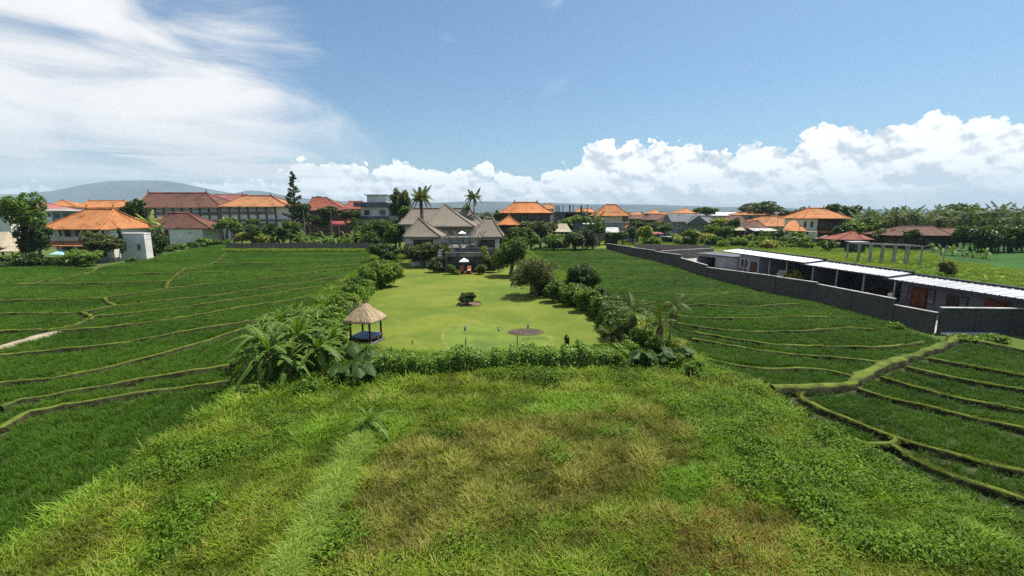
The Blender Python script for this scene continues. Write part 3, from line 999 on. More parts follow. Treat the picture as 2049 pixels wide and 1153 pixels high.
# yellow green grass beyond the workshop yard
FIELD_POLY = gl((1190, 497), (1210, 480), (1290, 470), (1420, 478), (1560, 480), (1700, 492), (1850, 505), (1905, 523), (2049, 543), (2300, 565), (2300, 640), (2049, 585), (1820, 548), (1640, 520), (1480, 500), (1300, 492))
m_field = mat('field_grass', (0.21, 0.24, 0.035), var=0.28, scale=0.25, rough=0.95, bscale=3, fine=0.25, c2=(0.10, 0.165, 0.025), spec=0.1)
sheet('meadow', FIELD_POLY, 0.006, m_field)
fp = scatter_poly(FIELD_POLY, 30000)
fp = fp[(np.abs(np.arctan2(fp[:, 0], fp[:, 1])) < R(52)) & (fp[:, 0] > 29.5)]
fn = vnoise(fp[:, 0], fp[:, 1], 7, 31)
ft = (0.8 + 0.5 * fn)[:, None] * (np.array([[1.0, 0.92, 0.8]]) * fn[:, None] + np.array([[0.7, 1.0, 0.8]]) * (1 - fn[:, None]))
scatter('grass', fp, GRASS, rng.uniform(0.9, 2.4, len(fp)), ft, 'tall yellow green grass in the plot behind the white metal roofs', 'grass')

# ---- the air: even haze round everything
hz = MB()
hz.box(-11500, 11500, -1800, 9500, -1.0, P(290, 350, 7600).z + 15)
m_haze = bpy.data.materials.new('haze')
m_haze.use_nodes = True
ht = NT(m_haze.node_tree)
for nd in list(m_haze.node_tree.nodes):
    m_haze.node_tree.nodes.remove(nd)
ho = ht.n('ShaderNodeOutputMaterial')
hv = ht.n('ShaderNodeVolumePrincipled')
hv.inputs['Color'].default_value = (0.66, 0.86, 1.0, 1)
hv.inputs['Density'].default_value = 0.9e-4
hv.inputs['Anisotropy'].default_value = 0.0
ht.l(hv.outputs[0], ho.inputs['Volume'])
m_haze.cycles.homogeneous_volume = True
tag(hz.build('haze', m_haze), kind='stuff')
# ================================================================== buildings
def tile_mat(name, base, c2, scale=2.6):
    """roof tiles: mottled, course lines as relief"""
    if name in MATS:
        return MATS[name]
    m = bpy.data.materials.new(name)
    m.use_nodes = True
    t = NT(m.node_tree)
    bs = m.node_tree.nodes['Principled BSDF']
    tc = t.n('ShaderNodeTexCoord')
    v = tc.outputs['Object']
    vo = t.voro(v, scale, 0, 0.5, 'F1', '3D', out=1)
    se = t.n('ShaderNodeSeparateColor')
    t.l(vo, se.inputs[0])
    a = t.noise(v, 0.35, 5, 0.65, 0.5)
    c = t.mix(t.m('MULTIPLY', se.outputs[0], 0.75), base, c2)
    c = t.mix(t.smooth(a, 0.46, 0.72), c, tuple(q * 0.62 for q in c2))
    t.l(c, bs.inputs['Base Color'])
    bs.inputs['Roughness'].default_value = 0.85
    bs.inputs['Specular IOR Level'].default_value = 0.2
    w = t.n('ShaderNodeTexWave', wave_type='BANDS', bands_direction='Z')
    t.l(v, w.inputs['Vector'])
    w.inputs['Scale'].default_value = 2.4
    w.inputs['Distortion'].default_value = 1.5
    bp_ = t.n('ShaderNodeBump')
    bp_.inputs['Strength'].default_value = 0.6
    bp_.inputs['Distance'].default_value = 0.05
    t.l(w.outputs[1], bp_.inputs['Height'])
    t.l(bp_.outputs[0], bs.inputs['Normal'])
    MATS[name] = m
    return m
def thatch_mat(name, base, c2, sc=1.0):
    if name in MATS:
        return MATS[name]
    m = bpy.data.materials.new(name)
    m.use_nodes = True
    t = NT(m.node_tree)
    bs = m.node_tree.nodes['Principled BSDF']
    tc = t.n('ShaderNodeTexCoord')
    mp_ = t.n('ShaderNodeMapping')
    mp_.inputs['Scale'].default_value = (sc, sc, sc * 0.16)
    t.l(tc.outputs['Object'], mp_.inputs[0])
    a = t.noise(mp_.outputs[0], 9, 4, 0.7)
    b = t.noise(tc.outputs['Object'], 0.5 * sc, 5, 0.65)
    c = t.mix(t.smooth(a, 0.3, 0.7), c2, base)
    c = t.mix(t.m('MULTIPLY', t.smooth(b, 0.42, 0.75), 0.55), c, tuple(q * 0.55 for q in base))
    t.l(c, bs.inputs['Base Color'])
    bs.inputs['Roughness'].default_value = 1.0
    bs.inputs['Specular IOR Level'].default_value = 0.05
    bp_ = t.n('ShaderNodeBump')
    bp_.inputs['Strength'].default_value = 0.8
    bp_.inputs['Distance'].default_value = 0.08
    t.l(a, bp_.inputs['Height'])
    t.l(bp_.outputs[0], bs.inputs['Normal'])
    MATS[name] = m
    return m

def block_mat(name, a, b, joint, along_y):
    m = bpy.data.materials.new(name)
    m.use_nodes = True
    t = NT(m.node_tree)
    bs = m.node_tree.nodes['Principled BSDF']
    tc = t.n('ShaderNodeTexCoord')
    se = t.n('ShaderNodeSeparateXYZ')
    t.l(tc.outputs['Object'], se.inputs[0])
    v = t.vec(t.m('ADD', se.outputs[0], se.outputs[1]), se.outputs[2])
    br = t.n('ShaderNodeTexBrick')
    t.l(v, br.inputs['Vector'])
    br.inputs['Color1'].default_value = a + (1,)
    br.inputs['Color2'].default_value = b + (1,)
    br.inputs['Mortar'].default_value = joint + (1,)
    br.inputs['Scale'].default_value = 1.0
    br.inputs['Brick Width'].default_value = 0.42
    br.inputs['Row Height'].default_value = 0.20
    br.inputs['Mortar Size'].default_value = 0.018
    n = t.noise(tc.outputs['Object'], 0.6, 5, 0.65)
    c = t.mix(t.smooth(n, 0.35, 0.7), br.outputs['Color'], tuple(q * 0.55 for q in a))
    t.l(c, bs.inputs['Base Color'])
    bs.inputs['Roughness'].default_value = 0.95
    bp_ = t.n('ShaderNodeBump')
    bp_.inputs['Strength'].default_value = 0.6
    bp_.inputs['Distance'].default_value = 0.02
    t.l(br.outputs['Fac'], bp_.inputs['Height'])
    bp_.invert = True
    t.l(bp_.outputs[0], bs.inputs['Normal'])
    MATS[name] = m
    return m
T_ORANGE = tile_mat('orange_tiles', (0.50, 0.205, 0.070), (0.32, 0.125, 0.050))
T_ORANGE2 = tile_mat('weathered_orange_tiles', (0.56, 0.20, 0.06), (0.30, 0.12, 0.05), 2.0)
T_TAN = tile_mat('tan_orange_tiles', (0.43, 0.19, 0.075), (0.26, 0.12, 0.06), 2.0)
T_BROWN = tile_mat('brown_tiles', (0.155, 0.068, 0.045), (0.085, 0.045, 0.035), 2.2)
T_RED = tile_mat('dark_red_tiles', (0.29, 0.085, 0.05), (0.16, 0.055, 0.04), 2.2)
T_PINK = tile_mat('faded_red_sheet', (0.36, 0.135, 0.12), (0.28, 0.10, 0.09), 1.2)
T_GREY = tile_mat('grey_tiles', (0.165, 0.17, 0.18), (0.11, 0.115, 0.125), 2.2)
THATCH = thatch_mat('grey_thatch', (0.27, 0.232, 0.185), (0.145, 0.12, 0.095))
THATCH_D = thatch_mat('dry_thatch', (0.60, 0.46, 0.29), (0.30, 0.21, 0.12), 2.2)
THATCH_P = thatch_mat('pale_thatch', (0.50, 0.44, 0.32), (0.34, 0.28, 0.19), 1.2)
M_WHITE = mat('white_render', (0.80, 0.765, 0.69), var=0.08, scale=0.5, bscale=4, fine=0.06)
M_CREAM = mat('cream_render', (0.70, 0.66, 0.50), var=0.08, scale=0.5, bscale=4, fine=0.05)
M_GREYW = mat('grey_render', (0.30, 0.31, 0.32), var=0.15, scale=0.6, bscale=5, fine=0.08)
M_CONC = mat('concrete', (0.33, 0.32, 0.30), var=0.2, scale=0.5, bscale=6, fine=0.1)
M_DCONC = mat('dark_concrete', (0.13, 0.14, 0.16), var=0.2, scale=0.5, bscale=6, fine=0.1)
M_STONE = mat('grey_stone', (0.20, 0.19, 0.175), var=0.25, scale=0.9, bscale=5, fine=0.18, bump=0.5)
M_BLOCK = block_mat('block_wall', (0.095, 0.090, 0.082), (0.055, 0.052, 0.048), (0.035, 0.033, 0.030), True)
M_OLD = block_mat('weathered_wall', (0.29, 0.24, 0.20), (0.15, 0.125, 0.105), (0.10, 0.085, 0.075), False)
M_CAP = mat('coping', (0.50, 0.48, 0.45), var=0.2, scale=1.0, bscale=6)
M_WOOD = mat('dark_wood', (0.075, 0.045, 0.028), var=0.25, scale=3, bscale=20, fine=0.2)
M_BWOOD = mat('red_brown_wood', (0.13, 0.042, 0.022), var=0.2, scale=2, bscale=16)
M_GWOOD = mat('grey_wood', (0.33, 0.29, 0.24), var=0.25, scale=2, bscale=16, fine=0.2)
M_DARK = mat('interior_shade', (0.03, 0.03, 0.032), var=0.1)  # near-black colour painted in for the shade inside open rooms and doorways
M_BRICKW = mat('brown_brick', (0.145, 0.07, 0.045), var=0.2, scale=1.0, bscale=6)
M_METAL = mat('white_metal_sheet', (0.52, 0.52, 0.52), var=0.10, scale=0.5, bscale=2, fine=0.05, tint=True, rough=0.45, spec=0.5)
M_GUTTER = mat('dark_gutter', (0.035, 0.04, 0.055), var=0.1, rough=0.5)
M_BLUE = mat('blue_cushion', (0.30, 0.36, 0.55), var=0.08, scale=2, bscale=25)
M_CLOTH = mat('white_canvas', (0.82, 0.82, 0.80), var=0.04, scale=2, bscale=20, fine=0.04)
M_CYAN = mat('aqua_canvas', (0.40, 0.70, 0.68), var=0.06, scale=2, bscale=20, fine=0.04)
M_TERRA = mat('terracotta_cushion', (0.50, 0.18, 0.08), var=0.1, scale=3, bscale=20)
M_BLACK = mat('black_paint', (0.02, 0.02, 0.022), var=0.1, rough=0.4)
M_STEEL = mat('galvanised_pole', (0.38, 0.38, 0.37), var=0.1, scale=2, rough=0.5)

def glass_mat(name, tint=(0.03, 0.035, 0.04)):
    m = bpy.data.materials.new(name)
    m.use_nodes = True
    b = m.node_tree.nodes['Principled BSDF']
    t = NT(m.node_tree)
    tc = t.n('ShaderNodeTexCoord')
    oi = t.n('ShaderNodeObjectInfo')
    f = t.noise(tc.outputs['Object'], 1.5, 2)
    c = t.mix(t.m('ADD', t.m('MULTIPLY', f, 0.5), t.m('MULTIPLY', oi.outputs['Random'], 0.5)), tint, tuple(q * 3.2 for q in tint))
    t.l(c, b.inputs['Base Color'])
    b.inputs['Roughness'].default_value = 0.08
    b.inputs['Specular IOR Level'].default_value = 0.6
    return m
M_GLASS = glass_mat('window_glass')

_wcache = {}
def window(parent, loc, w, h, mf, rz=0.0, bars=1, hbars=0, mp=None, name='window', depth=0.09):
    """frame with its pane; local -Y is outwards, loc is the middle of the sill"""
    key = (round(w, 2), round(h, 2), mf.name, bars, hbars, (mp or M_GLASS).name)
    if key not in _wcache:
        b = MB()
        t = min(0.09, w * 0.09)
        b.box(-w / 2, w / 2, -depth, 0, 0, t)
        b.box(-w / 2, w / 2, -depth, 0, h - t, h)
        b.box(-w / 2, -w / 2 + t, -depth + 0.002, 0, t, h - t)
        b.box(w / 2 - t, w / 2, -depth + 0.002, 0, t, h - t)
        for k in range(bars):
            x = -w / 2 + w * (k + 1) / (bars + 1)
            b.box(x - t / 3, x + t / 3, -depth + 0.004, 0, t, h - t)
        for k in range(hbars):
            z = h * (k + 1) / (hbars + 1)
            b.box(-w / 2 + t, w / 2 - t, -depth + 0.006, 0, z - t / 3, z + t / 3)
        p = MB()
        p.box(-w / 2 + t * 0.6, w / 2 - t * 0.6, -depth * 0.4, -0.005, t * 0.6, h - t * 0.6)
        _wcache[key] = (b.mesh('window_frame', mf), p.mesh('pane', mp or M_GLASS))
    a, b = _wcache[key]
    o = obj(name, a, parent, loc, rz)
    obj('pane', b, o)
    return o

def roof(parent, x0, x1, y0, y1, ze, zr, rx0, rx1, m, mcap=None, ry=None, th=0.16, curve=0.07, cap=0.13, finial=True, name='roof', ry1=None):
    """hipped roof with flared eaves, in the parent's own axes; ridge from (rx0,ry) to (rx1,ry1)"""
    ry = (y0 + y1) / 2 if ry is None else ry
    ry1 = ry if ry1 is None else ry1
    E_ = [(x0, y0), (x1, y0), (x1, y1), (x0, y1)]
    T_ = [(rx0, ry), (rx1, ry1), (rx1, ry1), (rx0, ry)]
    b = MB()
    NR = 4
    for k in range(NR + 1):
        t = k / NR
        for (ex, ey), (tx, ty) in zip(E_, T_):
            b.v.append((ex + (tx - ex) * t, ey + (ty - ey) * t, ze + (zr - ze) * (t - curve * 4 * t * (1 - t))))
    for k in range(NR):
        for i in range(4):
            j = (i + 1) % 4
            b.f.append((k * 4 + i, k * 4 + j, (k + 1) * 4 + j, (k + 1) * 4 + i))
    n = len(b.v)
    b.v += [(ex, ey, ze - th) for ex, ey in E_]
    b.f += [(i, n + i, n + (i + 1) % 4, (i + 1) % 4) for i in range(4)] + [(n + 3, n + 2, n + 1, n)]
    b.f = [tuple(reversed(f)) if 0 else f for f in b.f]
    b.mi = [0] * len(b.f)
    o = b.build(name, m, parent)
    if mcap is not None:
        c = MB()
        lift = 0.04
        hips = []
        for i in range(4):
            hips.append([Vector(b.v[k * 4 + i]) + Vector((0, 0, lift)) for k in range(NR + 1)])
        for h_ in hips:
            c.tube(h_, cap, 5)
        if abs(rx1 - rx0) > 0.05:
            c.tube([Vector((rx0, ry, zr + lift)), Vector((rx1, ry1, zr + lift))], cap * 1.25, 5)
        c.build('ridge_cap', mcap, o)
        if finial:
            ends = [(rx0, ry), (rx1, ry1)] if abs(rx1 - rx0) > 0.05 else [(rx0, ry)]
            for ex, ey in ends:
                f = MB()
                f.lathe([(cap * 1.3, 0), (cap * 1.7, cap * 1.2), (cap * 0.7, cap * 2.4), (cap * 1.0, cap * 3.4), (cap * 0.15, cap * 5.5)], 6, (ex, ey, zr))
                f.build('finial', mcap, o)
    return o

def box_part(name, parent, m, *boxes, smooth=False):
    b = MB()
    for q in boxes:
        b.box(*q)
    return b.build(name, m, parent)

def simple_house(name, label, xl, xr, Y, depth, eave, ridge_, rl, rr, m_roof, m_wall, group=None, wins=3, over=1.0, cap=True, z0=0.0, win_h=1.3, mfr=None, cat='house', curve=0.07, winz=None, storeys=1):
    """house seen square on: front wall at depth Y between pixel columns xl..xr under an eave"""
    pl, pr = P(xl, eave, Y), P(xr, eave, Y)
    ze = pl.z
    zr = P((rl + rr) / 2, ridge_, Y + depth / 2).z
    cx = (pl.x + pr.x) / 2
    w = pr.x - pl.x
    t = thing(name, label, cat, (cx, Y + depth / 2, 0), 0, group)
    d = depth / 2
    a, b_ = P(rl, ridge_, Y + d).x - cx, P(rr, ridge_, Y + d).x - cx
    box_part('wall', t, m_wall, (-w / 2 + over, w / 2 - over, -d + over, d - over, z0, ze - 0.02))
    roof(t, -w / 2, w / 2, -d, d, ze, zr, a, b_, m_roof, m_roof if cap else None, cap=max(0.12, w * 0.008), curve=curve)
    iw = w - 2 * over
    for s in range(storeys):
        zz = (ze - 2.1 - 3.2 * s) if winz is None else winz - 3.2 * s
        if zz < 0.4:
            break
        for k in range(wins):
            window(t, (-iw / 2 + iw * (k + 0.5) / wins, -d + over, zz), min(1.8, iw / wins * 0.55), win_h, mfr or M_WOOD)
    return t

# ---------------------------------------------------------------- thatched villa at the end of the lawn
def thatched(name, label, xl, xr, Y, depth, eave, apex, al, ar, body, th=0.38):
    pl, pr = P(xl, eave, Y), P(xr, eave, Y)
    zr = P((al + ar) / 2, apex, Y + depth / 2).z
    cx, w, d, ze = (pl.x + pr.x) / 2, pr.x - pl.x, depth / 2, pl.z
    t = thing(name, label, 'building', (cx, Y + d, 0))
    a, b_ = P(al, apex, Y + d).x - cx, P(ar, apex, Y + d).x - cx
    roof(t, -w / 2, w / 2, -d, d, ze, zr, a, b_, THATCH, THATCH, th=th, curve=0.045, cap=0.16, finial=False)
    body(t, w, d, ze)
    return t
def body_main(t, w, d, ze):
    for sx in (-0.40, 0.04, 0.27, 0.40):
        box_part('post', t, M_GWOOD, (sx * w - 0.18, sx * w + 0.18, -d + 0.9, -d + 1.26, 3.0, ze - 0.02))
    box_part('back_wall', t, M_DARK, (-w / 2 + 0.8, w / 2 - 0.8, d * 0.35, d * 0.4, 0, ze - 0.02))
    box_part('floor_slab', t, M_CONC, (-w / 2 + 0.3, w / 2 - 0.3, -d + 0.4, d - 0.6, 0, 3.0))
    box_part('beam', t, M_WOOD, (-w / 2 + 0.6, w / 2 - 0.6, -d + 0.95, -d + 1.2, ze - 0.55, ze - 0.22))
def body_side(t, w, d, ze):
    box_part('wall', t, M_WHITE, (-w / 2 + 1.1, w / 2 - 1.1, -d + 1.1, d - 1.1, 0, ze - 0.02))
    window(t, (0, -d + 1.1, ze - 2.6), w - 3.4, 2.1, M_WOOD, bars=3)
    box_part('awning', t, M_WHITE, (-w * 0.24, w * 0.24, -d + 0.3, -d + 1.1, ze - 0.52, ze - 0.42))
thatched('thatched_hall', 'large open hall with tall steep grey thatched roof at the villa', 846, 949, 93, 17, 453, 409, 889, 890, body_main)
def body_wing(t, w, d, ze):
    box_part('wall', t, M_WHITE, (-w / 2 + 1.2, w / 2 - 1.2, -d + 1.2, d - 1.2, 0, ze - 0.02))
thatched('thatched_wing', 'long grey thatched roof wing standing behind the tall hall', 797, 968, 103, 11, 449, 417.5, 826, 939, body_wing)
thatched('thatched_pavilion', 'small pyramid thatched pavilion between the frangipani and the hall', 806, 882, 83.5, 8, 474, 437, 837, 839, body_side)
thatched('thatched_pavilion', 'thatched pavilion with short ridge between the pergola and leafy trees', 938, 1008, 83.5, 9, 474, 437, 971, 986, body_side)

def villa_terrace():
    a, b_ = P(890, 505, 75.5), P(970, 505, 75.5)
    t = thing('terrace', 'raised stone terrace with pool wall behind the white lawn parasol', 'terrace', ((a.x + b_.x) / 2, 75.5, 0))
    w, h = b_.x - a.x, a.z
    box_part('wall', t, mat('shaded_stone', (0.10, 0.105, 0.10), var=0.3, scale=0.9, bscale=4, fine=0.2), (-w / 2 + 0.25, w / 2 - 0.25, 0.35, 6.5, 0, h - 0.75))  # terrace stone with the shade on the front wall put into its colour
    box_part('parapet', t, M_STONE, (-w / 2, w / 2, 0, 0.6, h - 0.75, h - 0.05), (-w / 2, -w / 2 + 0.5, 0.602, 7, h - 0.75, h - 0.06), (w / 2 - 0.5, w / 2, 0.602, 7, h - 0.75, h - 0.06))
    for s in (-1, 1):
        box_part('pier', t, M_STONE, (s * (w / 2 - 0.2) - 0.2, s * (w / 2 - 0.2) + 0.2, 0.1, 0.5, 0, h - 0.76))
    m_pool = mat('pool_water', (0.03, 0.06, 0.07), var=0.2, scale=0.6, rough=0.06, spec=0.6)
    box_part('pool', t, m_pool, (-w / 2 + 0.52, w / 2 - 0.52, 0.62, 7, h - 0.76, h - 0.25))
    box_part('upper_terrace', t, M_STONE, (-w / 2 - 1.2, w / 2 + 1.2, 7.02, 17, 0, h + 0.15))
    for k in range(7):
        box_part('step', t, M_CAP, (-w / 2 - 2.0, -w / 2 - 0.9, 2.5 + k * 0.55, 3.05 + k * 0.55, 0, 0.48 * (k + 1)))
    box_part('stair_wall', t, M_STONE, (-w / 2 - 0.88, -w / 2 - 0.6, 2.3, 6.6, 0, h + 0.1))
    return t
villa_terrace()

def pergola_raked():
    c = P(929, 476, 79.5)
    t = thing('pergola', 'wooden pergola deck with raking poles above the pool terrace', 'pergola', (c.x, 79.5, 0))
    z = c.z
    w = 5.9
    box_part('deck_beam', t, M_GWOOD, (-w / 2, w / 2, -1.6, -1.35, z - 0.18, z + 0.12), (-w / 2, w / 2, 1.35, 1.6, z - 0.18, z + 0.12))
    for k in range(15):
        x = -w / 2 + 0.1 + (w - 0.2) * k / 14
        box_part('slat', t, M_GWOOD, (x - 0.09, x + 0.09, -1.8, 1.8, z + 0.122, z + 0.21))
    r = random.Random(4)
    for s in (-1, 1):
        for g in (0.40, 0.16):
            for k in range(3):
                x = s * (w * g + k * 0.32)
                y = -1.5 + 1.3 * k
                lean = s * r.uniform(0.4, 0.8) * (1 if g > 0.3 else 0.7)
                b = MB()
                b.tube([(x - lean * 1.5, y, 3.4), (x, y, z), (x + lean, y + r.uniform(-0.2, 0.2), z + 1.15)], [0.09, 0.08, 0.06], 6)
                b.build('raking_pole', M_GWOOD, t)
    return t
pergola_raked()

def parasol(label, base, h, r_, m, seg=4, name='parasol', group=None):
    t = thing(name, label, 'parasol', base, 0.78 if seg == 4 else 0, group)
    b = MB()
    b.tube([(0, 0, 0), (0, 0, h - 0.05)], 0.035, 6)
    b.build('pole', M_GWOOD, t)
    b = MB()
    n = seg * 2
    v = [(0, 0, h)]
    for k in range(n):
        a = 2 * math.pi * k / n
        q = r_ if k % 2 == 0 else r_ * math.cos(math.pi / seg) * 0.99
        v.append((q * math.cos(a), q * math.sin(a), h - r_ * 0.50))
    for k in range(n):
        a = 2 * math.pi * k / n
        q = r_ if k % 2 == 0 else r_ * math.cos(math.pi / seg) * 0.99
        v.append((q * math.cos(a), q * math.sin(a), h - r_ * 0.50 - 0.14))
    f = [(0, 1 + k, 1 + (k + 1) % n) for k in range(n)] + [(1 + k, 1 + n + k, 1 + n + (k + 1) % n, 1 + (k + 1) % n) for k in range(n)]
    b.add(v, f)
    b.build('canopy', m, t)
    for k in range(n):
        a = 2 * math.pi * k / n
        b = MB()
        q = r_ * (0.95 if k % 2 == 0 else 0.68)
        b.tube([(0, 0, h - 0.12), (q * math.cos(a), q * math.sin(a), h - r_ * 0.5 - 0.04)], 0.015, 4)
        b.build('rib', M_GWOOD, t)
    b = MB()
    b.lathe([(0.28, 0), (0.28, 0.08), (0.08, 0.12)], 10)
    b.build('foot', M_CONC, t)
    return t
pb = G(932, 543) - Vector((0, 2.6, 0))
parasol('white parasol over the two loungers on the lawn deck', (pb.x, pb.y, 0.22), 2.35, 1.05, M_CLOTH)
pb2 = P(924.5, 470, 84)
parasol('white parasol on the upper terrace behind the pergola', (pb2.x, 84, 3.4), pb2.z + 0.75 - 3.4, 0.95, M_CLOTH)

def lounge_deck():
    c = G(933, 545) - Vector((0, 2.2, 0))
    t = thing('deck', 'low wooden deck under the white lawn parasol', 'deck', (c.x, c.y, 0))
    for k in range(8):
        y = -0.5 + k * 0.25
        box_part('plank', t, M_BWOOD, (-1.25, 1.25, y, y + 0.235, 0.14, 0.22))
    box_part('base', t, M_WOOD, (-1.2, 1.2, -0.45, 1.45, 0.02, 0.138))
    for s, lab in ((-1, 'terracotta lounger on the deck, beside the daybed in the frangipani shade'), (1, 'terracotta lounger with pale towel under the lawn parasol')):
        l = thing('lounger', lab, 'lounger', (c.x + s * 0.62, c.y + 0.2, 0.222), 0, 'loungers on the lawn deck')
        for lx in (-0.26, 0.26):
            for ly in (-0.3, 0.85):
                box_part('leg', l, M_WOOD, (lx - 0.04, lx + 0.04, ly - 0.04, ly + 0.04, 0, 0.28))
        box_part('seat', l, M_TERRA, (-0.32, 0.32, -0.5, 0.62, 0.282, 0.40))
        b = MB()
        b.add([(-0.32, 0.60, 0.36), (0.32, 0.60, 0.36), (0.32, 1.05, 1.02), (-0.32, 1.05, 1.02), (-0.32, 0.72, 0.32), (0.32, 0.72, 0.32), (0.32, 1.16, 0.98), (-0.32, 1.16, 0.98)],
              [(0, 1, 2, 3), (7, 6, 5, 4), (0, 4, 5, 1), (1, 5, 6, 2), (2, 6, 7, 3), (3, 7, 4, 0)])
        b.build('backrest', M_TERRA, l)
        if s == 1:
            box_part('towel', l, M_CREAM, (0.02, 0.26, -0.52, 0.55, 0.403, 0.43))
lounge_deck()
for px, py, lab in ((879, 541, 'flat pale daybed beside the bare frangipani at the terrace'), (982, 541, 'flat pale daybed by the terrace pier under the leafy tree')):
    c = G(px, py)
    t = thing('daybed', lab, 'daybed', (c.x, c.y, 0), 0, 'daybeds on the lawn')
    box_part('mattress', t, M_CAP, (-0.85, 0.85, -0.9, 1.1, 0.36, 0.50))
    box_part('frame', t, M_WOOD, (-0.9, 0.9, -0.95, 1.15, 0.24, 0.358))
    for sx in (-0.8, 0.8):
        for sy in (-0.85, 1.05):
            box_part('leg', t, M_WOOD, (sx - 0.06, sx + 0.06, sy - 0.06, sy + 0.06, 0, 0.24))

# ---------------------------------------------------------------- gazebo on the lawn
def gazebo():
    c = G(727, 690)
    t = thing('gazebo', 'small open gazebo with dry thatched roof beside the lawn', 'gazebo', (c.x, c.y + 0.8, 0), R(-14))
    t.scale = (0.82, 0.82, 0.82)
    w = 1.0
    for sx in (-1, 1):
        for sy in (-1, 1):
            b = MB()
            b.tube([(sx * w, sy * w, 0), (sx * w, sy * w, 1.2), (sx * w, sy * w, 2.30)], [0.11, 0.095, 0.10], 8)
            b.build('post', M_WOOD, t)
    box_part('platform', t, M_WOOD, (-1.12, 1.12, -1.12, 1.12, 0.45, 0.60))
    box_part('plinth', t, M_STONE, (-1.25, 1.25, -1.25, 1.25, 0.015, 0.16))
    for sx in (-1, 1):
        for sy in (-1, 1):
            box_part('foot', t, M_STONE, (sx * w - 0.17, sx * w + 0.17, sy * w - 0.17, sy * w + 0.17, 0.162, 0.30))
    box_part('cushion', t, M_BLUE, (-1.06, 1.06, -1.06, 1.06, 0.602, 0.74))
    box_part('beam', t, M_WOOD, (-1.15, 1.15, -1.08, -0.92, 2.18, 2.30), (-1.15, 1.15, 0.92, 1.08, 2.18, 2.30), (-1.08, -0.92, -0.918, 0.918, 2.182, 2.298), (0.92, 1.08, -0.918, 0.918, 2.182, 2.298))
    # thatch: rounded square cone in overlapping uneven courses, ragged lower edge
    r = np.random.default_rng(3)
    def corner_r(a):
        return 1.0 / max(abs(math.cos(a)), abs(math.sin(a))) ** 0.72
    n, rows = 96, 16
    v, f = [], []
    jit = r.normal(size=n)
    for k in range(rows + 1):
        s = k / rows
        for i in range(n):
            a = 2 * math.pi * i / n
            rr = 0.10 + 1.52 * s ** 0.94
            rad = rr * (1 + (corner_r(a) - 1) * min(1, s * 1.4))
            z = 3.78 - 1.52 * s ** 1.06
            rad += r.normal() * 0.018 + (0.035 if k % 2 == 0 else 0.0) * s
            z += r.normal() * 0.012
            if k == rows:
                z -= 0.05 + 0.05 * abs(jit[i])
            v.append((rad * math.cos(a), rad * math.sin(a), z))
    for i in range(n):                       # thick underside edge
        x, y, z = v[rows * n + i]
        v.append((x * 0.90, y * 0.90, z - 0.04))
    for k in range(rows + 1):
        for i in range(n):
            j = (i + 1) % n
            f.append((k * n + i, (k + 1) * n + i, (k + 1) * n + j, k * n + j))
    ro = obj('roof', npmesh('roof', v, f, THATCH_D), t)
    # loose straws over the roof
    b = MB()
    for q in range(620):
        a = r.uniform(0, 6.283)
        s0 = r.uniform(0.05, 0.9)
        L = r.uniform(0.10, 0.22)
        pts = []
        for s in (s0, min(1.06, s0 + L)):
            rr = (0.10 + 1.52 * s ** 0.94)
            rad = rr * (1 + (corner_r(a) - 1) * min(1, s * 1.4)) + 0.045
            pts.append(Vector((rad * math.cos(a), rad * math.sin(a), 3.80 - 1.52 * s ** 1.06)))
            a += r.normal() * 0.02
        sd_ = Vector((-math.sin(a), math.cos(a), 0)) * 0.012
        b.add([pts[0] - sd_, pts[0] + sd_, pts[1] + sd_, pts[1] - sd_], [(0, 1, 2, 3)])
    st = b.build('thatch_straw', THATCH_D, ro)
    tag(st, kind='stuff')
    b = MB()
    b.lathe([(0.13, 0), (0.10, 0.12), (0.07, 0.2)], 8, (0, 0, 3.72))
    for k in range(5):
        a = 6.283 * k / 5
        b.tube([(0.05 * math.cos(a), 0.05 * math.sin(a), 3.9), (0.19 * math.cos(a), 0.19 * math.sin(a), 4.02), (0.20 * math.cos(a), 0.20 * math.sin(a), 4.16), (0.10 * math.cos(a), 0.10 * math.sin(a), 4.26)], 0.028, 5)
    b.build('finial', M_WOOD, ro)
gazebo()

